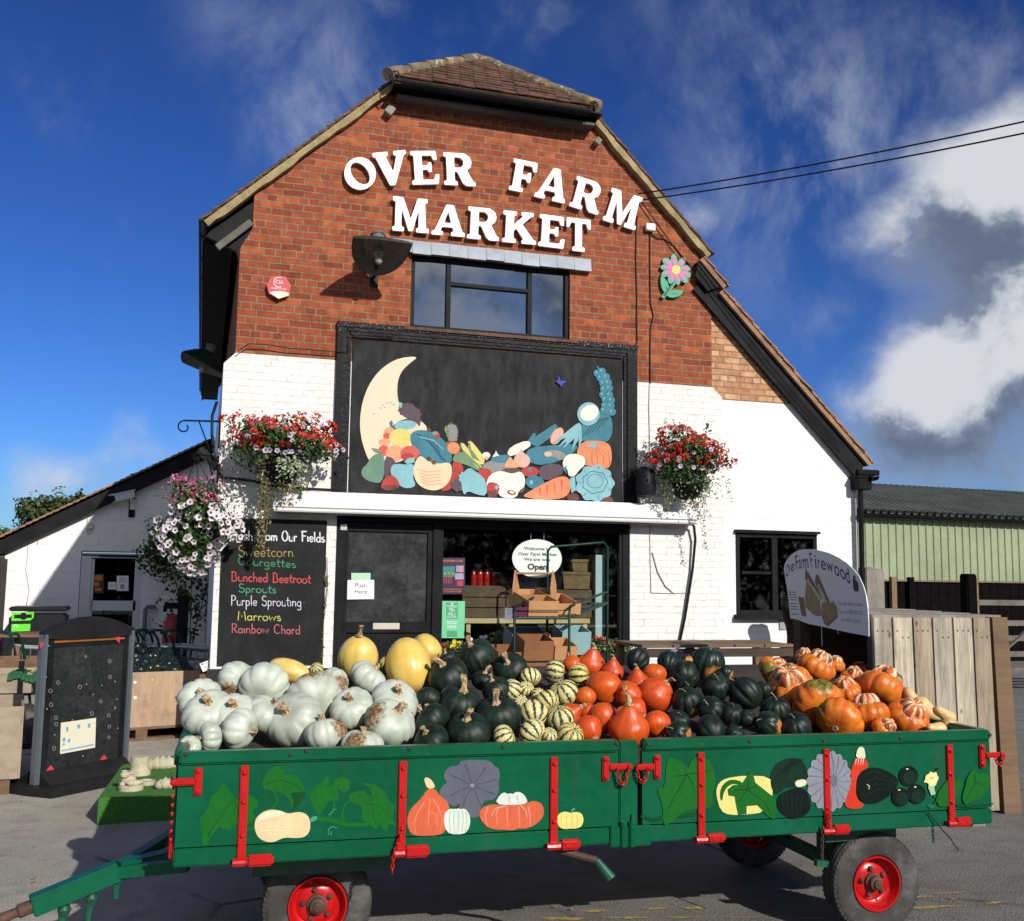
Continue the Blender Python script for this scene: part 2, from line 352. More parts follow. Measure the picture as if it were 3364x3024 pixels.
# ---- ground
def asph():
 m = bpy.data.materials.new('asphalt'); m.use_nodes = True; t = m.node_tree; t.nodes.clear(); q = NB(t)
 g = q.n('ShaderNodeNewGeometry').outputs['Position']
 n1 = q.noise(g, .55, 5, .6); n2 = q.noise(g, 5, 5, .6); n3 = q.noise(g, 120, 3, .7)
 vo = q.n('ShaderNodeTexVoronoi', i_Scale=75); q.set(vo.inputs['Vector'], g)
 col = q.mix(q.ss(n1, .35, .65), (.132, .126, .112), (.195, .185, .165))
 col = q.mix(q.m('MULTIPLY', q.ss(n2, .42, .70), .6), col, (.075, .07, .064))
 col = q.mix(q.m('MULTIPLY', q.ss(n3, .48, .62), .75), col, (.29, .275, .25))
 col = q.mix(q.m('MULTIPLY', q.ss(vo.outputs['Distance'], .35, .1), .35), col, (.07, .065, .06))
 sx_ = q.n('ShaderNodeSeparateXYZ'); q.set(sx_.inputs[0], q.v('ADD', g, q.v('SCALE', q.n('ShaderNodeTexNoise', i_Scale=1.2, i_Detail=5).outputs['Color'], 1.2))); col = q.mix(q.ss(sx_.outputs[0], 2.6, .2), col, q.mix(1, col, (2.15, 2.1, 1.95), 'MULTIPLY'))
 vc = q.n('ShaderNodeTexVoronoi', feature='DISTANCE_TO_EDGE', i_Scale=.42); q.set(vc.inputs['Vector'], q.v('ADD', g, q.v('SCALE', q.n('ShaderNodeTexNoise', i_Scale=2.5, i_Detail=6).outputs['Color'], .5)))
 crack = q.m('MULTIPLY', q.ss(vc.outputs['Distance'], .012, .002), q.ss(q.noise(g, .8), .45, .6)); col = q.mix(crack, col, (.035, .033, .03))
 p = q.n('ShaderNodeBsdfPrincipled', i_Roughness=.82); p.inputs['Specular IOR Level'].default_value = .3; q.set(p.inputs['Base Color'], col)
 bn = q.n('ShaderNodeBump', i_Strength=.6, i_Distance=.008); q.set(bn.inputs['Height'], q.m('ADD', q.m('MULTIPLY', vo.outputs['Distance'], .8), q.m('ADD', n3, q.m('MULTIPLY', n2, .6)))); t.links.new(bn.outputs[0], p.inputs['Normal'])
 o = q.n('ShaderNodeOutputMaterial'); t.links.new(p.outputs[0], o.inputs[0]); return m
mb = MB(); mb.quad((-400, -400, 0), (400, -400, 0), (400, 400, 0), (-400, 400, 0)); mb.build('yard_ground', asph(), kind='structure')
M_YEL = mat('worn_yellow_paint', (.36, .25, .09), .85, .4, 30, .3)
mb = MB(); rr = random.Random(3)
for (k, x0, y0, x1, y1, wd) in (('b3', 1390, 1122, 1860, 1085, .085), ('b3', 1370, 1190, 1900, 1160, .085), ('b3', -800, 1245, 780, 1240, .07), ('b3', -500, 1215, 560, 1165, .08)):
 a = at_z(k, x0, y0, .004); e_ = at_z(k, x1, y1, .004); L = (e_-a).length; dx = (e_-a)/L; dy = Vector((-dx.y, dx.x, 0)); u = 0
 while u < L:
  ln = rr.uniform(.06, .34); wv = rr.uniform(.2, 1)*wd; o = rr.uniform(-.5, .5)*wd*.7
  n = 15; ring = []
  for j in range(n):
   an = j/n*2*math.pi; rad = rr.uniform(.35, 1.15)
   ring.append(a+dx*(u+ln/2+math.cos(an)*ln*.55*rad)+dy*(o+math.sin(an)*wv*.5*rad))
  mb.add([(q.x, q.y, .004) for q in ring], [tuple(range(n))]); u += ln*1.25+(rr.random() < .3)*rr.uniform(.05, .35)
mb.build('road_marking', M_YEL, kind='structure')
M_LITTER = mat('dry_leaf', (.30, .19, .08), .9, .4, 20)
for i in range(26):
 x, y = rr.uniform(0, 900), rr.uniform(2560, 2960)
 if i > 15: x, y = rr.uniform(1200, 3300), rr.uniform(2880, 3020)
 q = at_z('s', x, y, .004); mb = MB(); an = rr.uniform(0, 6.28); s_ = rr.uniform(.008, .02)
 ring = [(math.cos(t)*s_*(1+.3*math.cos(3*t)), math.sin(t)*s_*.5) for t in [j/8*6.283 for j in range(8)]]
 mb.prism([q+Vector((a*math.cos(an)-c_*math.sin(an), a*math.sin(an)+c_*math.cos(an), .001+abs(a)*.25)) for a, c_ in ring], (0, 0, .0015))
 mb.build('fallen_leaf', M_LITTER, label='dry brown leaf lying on the grey asphalt yard', cat='leaf', group='dry leaves scattered on the asphalt')
# ---- main building
def xz(k, x, y, Y=0.): q = at_y(k, x, y, Y); return (q.x, q.z)
B_ = thing('farm_shop', 'brick and white painted farm shop with a half hipped gable', 'building', (3, 0, 0))
BD = 10.6      # depth of the building
xl, xlw = .255, .14     # brick and white left edges
g_c1 = xz('s', 788, 815); g_c2 = xz('s', 829, 752); g_e = (xz('s', 829, 640)[0], 5.86)
tl = xz('z1', 814, 196); tr = xz('z1', 1447, 262); g_e = xz('z1', 340, 548)
gr = xz('c1', 855, 375); gr2 = xz('c1', 800, 380)
bz_l = xz('c2', 460, 1432)[1]; bz_r = xz('c1', 250, 1570)[1]; bz = (bz_l+bz_r)/2
xm = xz('s', 2338, 1200)[0]                      # right edge of the red brickwork
wu = [xz('z1', 863, 742), xz('z1', 1393, 795), xz('z1', 1385, 1035), xz('z1', 858, 985)]
wux0, wux1 = (wu[0][0]+wu[3][0])/2, (wu[1][0]+wu[2][0])/2; wuz1, wuz0 = (wu[0][1]+wu[1][1])/2, (wu[2][1]+wu[3][1])/2
sx0 = xz('s', 1107, 1690)[0]; sx1 = xz('s', 2069, 1800)[0]; sz1 = 2.50
mb = MB()
slab(mb, [[(xl, bz), (xm, bz), (xm, gr[1]-.25), (gr2[0]+.02, gr[1]), tr, tl, (g_e[0], g_e[1]), (g_c2[0], g_c2[1]), (xl, g_c1[1])],
          [(wux0, wuz0), (wux1, wuz0), (wux1, wuz1), (wux0, wuz1)]], 0, .22)
wall = mb.build('brick_wall', M_BRICK, B_)
mb = MB(); xw2 = xz('s', 2374, 1500)[0]
slab(mb, [[(xlw, 0), (sx0, 0), (sx0, sz1), (sx1, sz1), (sx1, 0), (xw2, 0), (xw2, bz-.12), (xm, bz), (xl, bz), (xlw, bz-.12)]], -.004, .225)
mb.box((xlw+.11, BD/2+.11, (bz-.12)/2), (.22, BD-.25, bz-.12))
mb.build('white_wall', M_WHITE, B_)
mb = MB(); mb.box((xl+.11, BD/2+.12, (bz+5.75)/2), (.22, BD-.24, 5.75-bz)); mb.box((xw2-.2, BD/2, 2.5), (.2, BD-.5, 5)); mb.box((3, BD, 2.9), (5.4, .2, 5.8)); mb.build('side_wall', M_BRICK, B_)
ex0 = xm+.0; ez = (xz('z5', 505, 852)[1]+xz('z5', 820, 875)[1])/2
vtop = (xm-.35, 5.55)
pA = xz('c1', 870, 430); pB = xz('s', 2388, 944); pC = xz('c1', 1045, 712); pD = xz('z5', 1205, 1155)
qA = xz('c1', 950, 905); qB = xz('c4', 1075, 560)
sl = (qB[1]-qA[1])/(qB[0]-qA[0]); exr = xz('c4', 1105, 600)[0]
mb = MB(); slab(mb, [[(xw2+.001, ez), (xz('z5', 830, 875)[0]+.25, ez), (xm+.001, qA[1]+.45), (xm+.001, bz-.004), (xw2+.001, bz-.12)]], .03, .2); mb.build('buff_brick_wall', M_LBRICK, B_)
ew = [xz('c4', 257, 960), xz('c4', 832, 975), xz('c4', 262, 1540)]; ewx0, ewx1, ewz1, ewz0 = ew[0][0], ew[1][0], (ew[0][1]+ew[1][1])/2, ew[2][1]
mb = MB(); slab(mb, [[(xw2+.001, 0), (exr, 0), (exr, qB[1]), (xz('z5', 830, 875)[0]+.25, ez-.001), (xw2+.001, ez-.001)], [(ewx0, ewz0), (ewx1, ewz0), (ewx1, ewz1), (ewx0, ewz1)]], .035, .2)
mb.box((exr-.1, BD/2+.2, qB[1]/2), (.2, BD-.1, qB[1]-.02)); mb.build('extension_wall', M_WHITE2, B_)
def slope(mb, A, Bp, y0, y1, up, pitch=.115, th=.018, jit=.012, rs=5, cells=1):
 """plain tile courses between A (top) and Bp (bottom), points (x,z)"""
 rg = random.Random(rs); A = Vector((A[0], 0, A[1])); Bp = Vector((Bp[0], 0, Bp[1])); L = (Bp-A).length; d = (Bp-A)/L; n = Vector((d.z, 0, -d.x))
 if n.z < 0: n = -n
 k = int(L/pitch)
 for i in range(k+1):
  s = i*pitch; e = min(s+pitch*1.75, L+.03); lift = .012
  p0 = A+d*s+n*(up); p1 = A+d*e+n*(up+lift+.012); w_ = (y1-y0)/cells
  for j in range(cells):
   j0 = y0+(rg.uniform(-jit, jit) if j == 0 else w_*j); j1 = y0+w_*(j+1)
   mb.prism([p0+Vector((0, j0, 0)), p1+Vector((0, j0, 0)), p1+n*th+Vector((0, j0, 0)), p0+n*th+Vector((0, j0, 0))], (0, j1-j0, 0))
ridge = at_y('s', 1565, 175, .9); rx = (tl[0]+tr[0])/2
L1 = xz('s', 1304, 258, -.1); L2 = xz('s', 669, 722, -.1)
R1 = xz('s', 1940, 357, -.1); R2 = xz('s', 2338, 832, -.1)
def line_at(P, Q, x): return P[1]+(Q[1]-P[1])*(x-P[0])/(Q[0]-P[0])
apz = ridge.z-.05
Lr = (rx, line_at(L1, L2, rx)); Rr = (rx, line_at(R1, R2, rx))
mb = MB(); HB = .95       # the hip runs back to y=HB
slope(mb, L1, L2, -.1, BD, 0); slope(mb, R1, R2, -.1, BD, 0, rs=6)
for (P, Q) in ((Lr, L1), (Rr, R1)):
 a0 = Vector((Q[0], -.1, Q[1])); a1 = Vector((P[0], HB, apz)); a2 = Vector((P[0], BD, apz)); a3 = Vector((Q[0], BD, Q[1]))
 nrm = Vector((0, 0, .03)); mb.prism([a0+nrm, a1+nrm, a2+nrm, a3+nrm], (0, 0, -.05))
mb.build('roof', M_TILE, B_)
mb = MB()          # sandy mortar verge under the tiles
for P, Q, sgn in ((L1, L2, 1), (R1, R2, -1)):
 a = Vector((P[0], -.09, P[1])); e_ = Vector((Q[0], -.09, Q[1])); d_ = (e_-a).normalized(); n_ = Vector((d_.z, 0, -d_.x)); n_ = n_ if n_.z < 0 else -n_
 rg = random.Random(4); N = 26
 up_ = [a+(e_-a)*(i/N)+n_*.002 for i in range(N+1)]; dn = [a+(e_-a)*(i/N)+n_*rg.uniform(.062, .085) for i in range(N+1)]
 mb = MB(); mb.prism(up_+dn[::-1], (0, .12, 0)); mb.build('verge_mortar', M_MORTAR, B_)
mb = MB()          # boarding and soffits under the eaves
for P, Q in ((L1, L2), (R1, R2)):
 a = Vector((P[0], .225, P[1]-.12)); e_ = Vector((Q[0], .225, Q[1]-.12)); mb.prism([a, e_, e_+Vector((0, 0, -.05)), a+Vector((0, 0, -.05))], (0, BD, 0))
mb.box((.03, BD/2, 5.32), (.30, BD-.3, .05));
mb.prism([(-.12, .02, 5.36), (.42, .02, 5.83), (.42, .02, 5.1), (.26, .02, 5.05), (.22, .02, 5.22)], (0, .08, 0))
mb.build('eaves_boarding', M_BLACK, B_)
mb = MB(); mb.bar((.02, -.03, 5.22), (.36, -.03, 5.54), .07, .06, (0, -1, 0)); mb.build('purlin_end', mat('grey_purlin', (.12, .11, .09), .85, .3, 6), B_)
def gutter(mb, a, e_, r=.055, seg=10):
 a = Vector(a); e_ = Vector(e_); d_ = (e_-a).normalized(); s = Vector((0, 0, 1)).cross(d_).normalized(); pts = []
 for i in range(seg+1):
  t = math.pi+math.pi*i/seg; pts.append(s*math.cos(t)*r+Vector((0, 0, math.sin(t)*r)))
 for i in range(seg, -1, -1):
  t = math.pi+math.pi*i/seg; pts.append(s*math.cos(t)*(r-.006)+Vector((0, 0, math.sin(t)*(r-.006))))
 mb.prism([a+p for p in pts], e_-a)
mb = MB(); ge = at_y('c2', 210, 325, -.12); gutter(mb, (ge.x, -.12, ge.z), (ge.x, BD, ge.z-.04), .06)
for i in range(12):
 y_ = .3+i*.85; mb.tube([(ge.x+.06*math.cos(t), y_, ge.z+.002+.064*math.sin(t)) for t in [math.pi+math.pi*j/8 for j in range(9)]], .012, 5)
mb.build('gutter', M_GUTTER, B_)
eL = at_y('c3', 285, 425, -.26); eR = at_y('c3', 1845, 625, -.26); ez_ = (eL.z+eR.z)/2
hipA = Vector((rx+.02, HB, apz)); mb = MB(); N = 13; rg = random.Random(9)
EL = Vector((eL.x-.12, -.28, ez_)); ER = Vector((eR.x+.12, -.28, ez_))
nh = (ER-EL).cross(hipA-EL).normalized(); nh = nh if nh.z > 0 else -nh
for i in range(N):
 t0 = i/N; t1 = min(1, (i+1.6)/N)
 a = EL.lerp(hipA, t0); e_ = ER.lerp(hipA, t0); a2 = EL.lerp(hipA, t1); wd = (e_-a).length; k = max(1, int(wd/.165)); dn = (a2-a)-((e_-a).normalized())*((a2-a).dot((e_-a).normalized()))
 off = .0825*(i % 2)
 for j in range(-1, k+1):
  u0 = j*.165+off+.003; u1 = u0+.159
  u0 = max(u0, 0); u1 = min(u1, wd)
  if u1-u0 < .03: continue
  h0 = .028+rg.uniform(-.005, .008); x_ = (e_-a).normalized(); p0 = a+x_*u0; p1 = a+x_*u1
  q0 = a+x_*min(max(u0, dn.length*.0), wd)+dn; q1 = p1+dn
  mb.prism([p0+nh*h0, p1+nh*(h0+rg.uniform(-.004, .004)), q1+nh*.008, q0+nh*.008], nh*.014)
mb.prism([EL-nh*.02, ER-nh*.02, hipA-nh*.02], nh*.028)
mb.build('hip_roof', M_TILE, B_)
mb = MB()
for (a, e_) in ((EL+Vector((-.02, 0, .02)), hipA), (ER+Vector((.02, 0, .02)), hipA)):
 L = (e_-a).length; d_ = (e_-a)/L; k = 5
 for i in range(k):
  p0 = a+d_*(L*i/k-.0)+Vector((0, 0, .012)); p1 = a+d_*(L*(i+1)/k+.03); mb.tube([p0, p0.lerp(p1, .5), p1], [.074, .077, .066], 14)
mb.tube([(rx, HB-.05, apz-.02), (rx, BD, apz-.02)], .08, 12)
mb.build('ridge_tiles', M_RIDGE, B_, smooth=40)
mb = MB(); gutter(mb, (EL.x+.12, -.32, ez_-.05), (ER.x-.12, -.32, ez_-.07), .06)
mb.box(((tl[0]+tr[0])/2, -.14, ez_-.10), (tr[0]-tl[0]+.1, .05, .08)); mb.box(((tl[0]+tr[0])/2, -.17, ez_-.065), (tr[0]-tl[0]+.16, .28, .02))
for e_ in (EL, ER):
 s = 1 if e_ is EL else -1
 mb.tube([e_+Vector((s*.06+.05*math.cos(t), -.05, -.01+.07*math.sin(t))) for t in [j*.5 for j in range(10)]], .008, 5)
mb.build('hip_gutter', M_GUTTER, B_)
mb = MB(); mb.box(((tl[0]+tr[0])/2, -.10, ez_-.155), (tr[0]-tl[0]+.05, .19, .035)); mb.build('wall_plate', mat('dark_weathered_plate', (.075, .07, .066), .85, .5, 6, .5, 25, stretch=(.2, 1, 1)), B_)
for (k, x, y, nm, s) in (('z1', 789, 270, 'purlin_stub', .09), ('z1', 1478, 372, 'purlin_stub', .07)):
 c_ = at_y(k, x, y, -.03); mb = MB(); mb.box(c_, (s, .14, s*1.2), Euler((0, R(35), 0)).to_matrix(), .006); mb.build(nm, M_OLDWOOD, B_)
K1 = xz('c1', 865, 405, -.1); K2 = xz('c1', 1080, 668, -.1); X1 = xz('c1', 1040, 705, -.08); X2 = xz('z5', 1206, 1148, -.08)
mb = MB(); slope(mb, K1, K2, -.12, BD, 0, rs=8); slope(mb, X1, X2, -.11, BD, 0, rs=10); mb.build('extension_roof', M_TILE2, B_)
mb = MB(); dX = Vector((X2[0]-X1[0], 0, X2[1]-X1[1])).normalized(); nX = Vector((dX.z, 0, -dX.x)); nX = nX if nX.z < 0 else -nX
a = Vector((X1[0], -.045, X1[1]))-dX*.25; e_ = Vector((X2[0], -.045, X2[1]))-dX*.03
mb.prism([a+nX*.08, e_+nX*.08, e_+nX*.27+dX*.05, a+nX*.27], (0, .035, 0)); mb.prism([a+nX*.055, e_+nX*.055, e_+nX*.079, a+nX*.079], (0, .1, 0))
mb.prism([a+nX*.1+Vector((0, .036, 0)), e_+nX*.1+Vector((0, .036, 0)), e_+nX*.13+Vector((0, .036, 0)), a+nX*.13+Vector((0, .036, 0))], (0, BD-.5, 0))
dK = Vector((K2[0]-K1[0], 0, K2[1]-K1[1])).normalized(); nK = Vector((dK.z, 0, -dK.x)); nK = nK if nK.z < 0 else -nK
a = Vector((K1[0], -.1, K1[1])); e_ = Vector((K2[0], -.1, K2[1]))-dK*.05
mb.prism([a+nK*.08, e_+nK*.08, e_+nK*.24-dK*.06, a+nK*.24+dK*.1], (0, .035, 0)); mb.prism([a+nK*.08+Vector((0, .036, 0)), e_+nK*.08+Vector((0, .036, 0)), e_+nK*.11+Vector((0, .036, 0)), a+nK*.11+Vector((0, .036, 0))], (0, BD-.5, 0))
mb.build('bargeboard', M_BLACK, B_)
mb = MB(); a = Vector((X1[0], -.095, X1[1])); e_ = Vector((X2[0], -.095, X2[1])); mb.prism([a+nX*.005, e_+nX*.005, e_+nX*.058, a+nX*.058], (0, .1, 0)); a = Vector((K1[0], -.115, K1[1])); e_ = Vector((K2[0], -.115, K2[1])); mb.prism([a+nK*.005, e_+nK*.005, e_+nK*.06, a+nK*.06], (0, .1, 0)); mb.build('undercloak', M_TILE2, B_)
hp = at_y('c4', 1120, 620, -.05)
mb = MB(); g0 = at_y('c4', 1150, 565, -.1); mb.box((hp.x+.02, -.06, hp.z), (.2, .17, .15), None, .01); mb.box((hp.x+.02, -.06, hp.z+.085), (.23, .19, .025))
gutter(mb, (g0.x+.1, -.2, g0.z), (g0.x+.1, BD, g0.z-.05), .06)
mb.box((hp.x+.12, -.03, hp.z+.15), (.32, .12, .07), None, .01)
mb.tube([(hp.x-.0, -.07, hp.z-.07), (hp.x-.01, -.06, .1)], .034, 10)
for z_ in (2.6, 1.9, 1.2): mb.tube([(hp.x-.005, -.065, z_), (hp.x-.005, -.065, z_+.05)], .043, 10)
mb.build('downpipe', M_GUTTER, B_, smooth=40)
lx0, lx1 = xz('z1', 800, 700)[0], xz('z1', 1455, 785)[0]; lz1 = (xz('z1', 800, 690)[1]+xz('z1', 1455, 768)[1])/2
mb = MB(); rg = random.Random(2); k = 11
for i in range(k):
 u0 = lx0+(lx1-lx0)*i/k; u1 = lx0+(lx1-lx0)*(i+1)/k; z_ = rg.uniform(-.012, .006)
 mb.prism([(u0, -.075-rg.uniform(0, .012), lz1-.15+z_), (u1-.003, -.07-rg.uniform(0, .012), lz1-.15+z_), (u1-.003, -.05, lz1+z_*.3), (u0, -.05, lz1+z_*.3)], (0, .06, 0))
mb.build('lead_flashing', M_LEAD, B_)
def bars(mb, fr4, y0, depth, w_):
 x0, x1, z0, z1 = fr4
 mb.box(((x0+x1)/2, y0+depth/2, z1-w_/2), (x1-x0, depth, w_)); mb.box(((x0+x1)/2, y0+depth/2, z0+w_/2), (x1-x0, depth, w_))
 for x_ in (x0+w_/2, x1-w_/2): mb.box((x_, y0+depth/2, (z0+z1)/2), (w_, depth, z1-z0-2*w_-.002))
mb = MB(); bars(mb, (wux0+.003, wux1-.003, wuz0+.003, wuz1-.003), .03, .07, .045)
m1 = (xz('z1', 990, 770)[0]+xz('z1', 986, 990)[0])/2; m2 = (xz('z1', 1262, 800)[0]+xz('z1', 1256, 1010)[0])/2; tz = (xz('z1', 1000, 840)[1]+xz('z1', 1255, 862)[1])/2
for x_ in (m1, m2): mb.box((x_, .063, (wuz0+wuz1)/2), (.05, .062, wuz1-wuz0-.1))
mb.box(((m1+m2)/2, .06, tz), (m2-m1-.052, .055, .04))
W_ = mb.build('window', M_BLACK, B_, label='upper dark window reflecting clouds')
mb = MB(); mb.box(((wux0+wux1)/2, .075, (wuz0+wuz1)/2), (wux1-wux0-.09, .006, wuz1-wuz0-.09)); mb.build('pane', M_GLASSU, W_)
mb = MB(); mb.box(((wux0+wux1)/2, -.03, wuz0-.02), (wux1-wux0+.16, .1, .035)); mb.build('sill', M_TILE, W_)
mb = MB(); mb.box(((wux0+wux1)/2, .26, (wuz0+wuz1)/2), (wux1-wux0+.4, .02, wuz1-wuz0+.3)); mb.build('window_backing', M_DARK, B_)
mb = MB(); bars(mb, (ewx0+.003, ewx1-.003, ewz0+.003, ewz1-.003), .03, .08, .05)
cxm = xz('c4', 535, 1200)[0]; zt = xz('c4', 400, 1243)[1]
mb.box((cxm, .062, (ewz0+ewz1)/2), (.075, .07, ewz1-ewz0-.102)); mb.box(((ewx0+cxm)/2+.02, .06, zt), (cxm-ewx0-.14, .05, .035)); mb.box(((ewx1+cxm)/2, .06, zt), (ewx1-cxm-.19, .05, .035))
mb.box(((ewx0+ewx1)/2, -.0, ewz0-.02), (ewx1-ewx0+.06, .12, .05)); mb.box(((ewx0+ewx1)/2, .005, ewz1+.02), (ewx1-ewx0+.03, .06, .03))
W_ = mb.build('window', M_BLACK, B_, label='small black framed window in the white extension')
mb = MB(); mb.box(((ewx0+ewx1)/2, .078, (ewz0+ewz1)/2), (ewx1-ewx0-.1, .006, ewz1-ewz0-.1)); mb.build('pane', glass('dim_glass', (.3, .33, .33), .03, 1.6, .12), W_)
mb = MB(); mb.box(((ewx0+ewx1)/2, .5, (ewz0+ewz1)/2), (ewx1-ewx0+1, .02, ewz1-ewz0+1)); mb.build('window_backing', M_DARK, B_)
mb = MB(); q = at_y('c4', 588, 1440, .1); mb.box(q, (.1, .003, .14)); mb.build('window_card', mat('white_card', (.8, .8, .8), .5, .05), W_)
mb = MB(); q = at_y('c4', 585, 1605, .02); mb.box(q, (.1, .01, .13)); mb.build('wall_plate_patch', mat('grey_plate', K(170, 168, 165), .6), B_)
# ---- shop front: door, window, interior
def q4(x, y, Y=0.): return at_y('z4', x, y, Y)
M_FRAME = mat('black_joinery', (.011, .012, .014), .5, .4, 4, .12, 50, spec=.09, extra=chips((.3, .3, .3), .76, 40))
def zz(y, x=900, Y=.06): return q4(x, y, Y).z
def xx(x, y=500, Y=.06): return q4(x, y, Y).x
dx0, dx1, wx0_, wx1_ = xx(186), xx(604), xx(636), xx(1506)
ztop = 2.355; wz0 = .55; H0 = sz1-.004
mb = MB()
mb.box(((sx0+sx1)/2, .07, (ztop+H0)/2), (sx1-sx0-.004, .14, H0-ztop))          # black fascia
for a_, e_ in ((sx0+.002, dx0), (dx1, wx0_), (wx1_, sx1-.002)): mb.box(((a_+e_)/2, .075, ztop/2-.001), (e_-a_, .13, ztop-.004))
mb.box(((wx0_+wx1_)/2, .075, wz0/2), (wx1_-wx0_-.002, .11, wz0)); mb.box(((wx0_+wx1_)/2, .03, wz0+.02), (wx1_-wx0_+.1, .14, .04))
mb.box(((wx0_+wx1_)/2, .06, ztop-.025), (wx1_-wx0_-.002, .07, .05)); mb.box((wx1_-.02, .06, (wz0+ztop)/2), (.04, .07, ztop-wz0-.1)); mb.box((wx0_+.02, .06, (wz0+ztop)/2), (.04, .07, ztop-wz0-.1))
mb.box(((sx0+sx1)/2, -.012, ztop+.01), (sx1-sx0, .03, .03))
SF = mb.build('shop_window', M_FRAME, B_)
mb = MB(); mb.box(((wx0_+wx1_)/2, .07, (wz0+ztop)/2), (wx1_-wx0_-.08, .006, ztop-wz0-.09)); mb.build('pane', M_GLASS, SF)
def smear_g(q, co, col, p):
 n = q.noise(q.v('MULTIPLY', co, (1, 1, 1.6)), 2.4, 7, .65, 1.5); col = q.mix(q.m('MULTIPLY', q.ss(n, .45, .8), .6), col, (.085, .088, .09)); mp = q.n('ShaderNodeMapping', i_Vector=co); mp.inputs['Rotation'].default_value = (0, R(25), 0); mp.inputs['Scale'].default_value = (4, 4, 60); return q.mix(q.m('MULTIPLY', q.ss(q.noise(mp.outputs[0], 1, 5, .7), .66, .72), .35), col, (.3, .3, .3))
gz1, gz0 = zz(212, 400), zz(640, 400); gx0, gx1 = xx(202), xx(580)
mb = MB(); D0_, D1_ = dx0+.006, dx1-.006; dt = ztop-.01; y_ = .06
for a_, e_ in ((D0_, gx0), (gx1, D1_)): mb.box(((a_+e_)/2, y_, dt/2), (e_-a_, .05, dt-.01))
mb.box(((gx0+gx1)/2, y_, (gz1+dt)/2-.003), (gx1-gx0-.002, .05, dt-gz1-.006));
zb = zz(690, 400); mb.box(((gx0+gx1)/2, y_, (gz0+zb)/2), (gx1-gx0-.002, .05, gz0-zb)); mb.box(((gx0+gx1)/2, y_+.012, zb/2), (gx1-gx0-.002, .025, zb-.01))
for i in range(4): mb.box(((gx0+gx1)/2, y_-.008, .12+i*.25), (gx1-gx0-.002, .02, .03))
DR = mb.build('door', M_FRAME, B_, label='black half glazed shop door')
mb = MB(); mb.box(((gx0+gx1)/2, .065, (gz0+gz1)/2), (gx1-gx0-.004, .006, gz1-gz0-.004)); mb.build('pane', mat('dusty_dark_glass', (.028, .030, .032), .3, .5, 2.5, spec=.25, extra=smear_g), DR)
M_METAL = mat('brushed_metal', (.55, .52, .47), .35, .1, 20, metal=.8)
mb = MB(); mb.box(q4(389, 660, .03), (.29, .012, .068), None, .004); mb.build('letter_plate', mat('pale_metal', K(215, 205, 190), .4, .08), DR)
mb = MB(); mb.box(q4(187, 190, .005), (.07, .012, .06)); mb.build('hinge', M_METAL, DR)
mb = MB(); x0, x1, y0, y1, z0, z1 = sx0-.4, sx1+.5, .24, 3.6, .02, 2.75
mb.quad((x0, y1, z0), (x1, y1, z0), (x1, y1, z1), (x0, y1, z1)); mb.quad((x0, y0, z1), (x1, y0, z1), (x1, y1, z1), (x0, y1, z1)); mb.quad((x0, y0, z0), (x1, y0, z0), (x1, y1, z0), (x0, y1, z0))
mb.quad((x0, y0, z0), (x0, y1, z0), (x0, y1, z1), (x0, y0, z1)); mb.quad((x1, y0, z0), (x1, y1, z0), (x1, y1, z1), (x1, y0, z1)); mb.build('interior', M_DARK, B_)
M_PINE = mat('planed_pine', K(236, 200, 140), .55, .15, 3, .1, 30, stretch=(.2, 1, 1))
M_CRATE = mat('old_crate_wood', K(120, 92, 66), .8, .35, 4, .5, 30, stretch=(.25, 1, 1), extra=dirt((.06, .045, .03), .5, .75, 3, .7))
def on_y(mb, k, x0, y0, x1, y1, Y, dep):
 a = at_y(k, x0, y1, Y); e_ = at_y(k, x1, y0, Y); mb.box(((a.x+e_.x)/2, Y+dep/2, (a.z+e_.z)/2), (e_.x-a.x, dep, e_.z-a.z)); return a, e_
IY = .34
tz_ = q4(900, 622, IY).z
t = thing('display_table', 'pine display table inside the shop window holding crates', 'table', (xx(1050), IY+.25, .02))
mb = MB(); a, e_ = q4(762, 640, IY), q4(1357, 640, IY); mb.box(((a.x+e_.x)/2, IY+.3, tz_-.03), (e_.x-a.x, .6, .055)); mb.build('tabletop', M_PINE, t)
for x_ in (q4(985, 700, IY).x, q4(1262, 700, IY).x, a.x+.05, e_.x-.05):
 for y_ in (IY+.05, IY+.55): mb = MB(); mb.box((x_, y_, (tz_-.06+.02)/2), (.05, .05, tz_-.08)); mb.build('leg', M_PINE, t)
def crate(name, x0, x1, y0, y1, z0, z1, m, label, cat='crate', group=None, n=3, th=.012, base=True, parent=None):
 mb = MB(); h = (z1-z0)/n
 for i in range(n):
  zc = z0+h*(i+.5); hh = h-.012
  mb.box(((x0+x1)/2, y0+th/2, zc), (x1-x0, th, hh)); mb.box(((x0+x1)/2, y1-th/2, zc), (x1-x0, th, hh))
  mb.box((x0+th/2, (y0+y1)/2, zc), (th, y1-y0-2*th-.002, hh)); mb.box((x1-th/2, (y0+y1)/2, zc), (th, y1-y0-2*th-.002, hh))
 for xc in (x0+th+.016, x1-th-.016):
  for yc in (y0+th+.016, y1-th-.016): mb.box((xc, yc, (z0+z1)/2), (.03, .03, z1-z0))
 if base: mb.box(((x0+x1)/2, (y0+y1)/2, z0+.008), (x1-x0-2*th-.004, y1-y0-2*th-.004, .014))
 return mb.build(name, m, None, label=label, cat=cat, group=group)
cz0 = tz_; cz1 = q4(850, 473, IY+.02).z
crate('wooden_crate', q4(750, 550, IY+.02).x, q4(955, 550, IY+.02).x, IY+.02, IY+.42, cz0, cz1, M_CRATE, 'old wooden crate inside the window with red jars standing on it', group='old crates in the shop window')
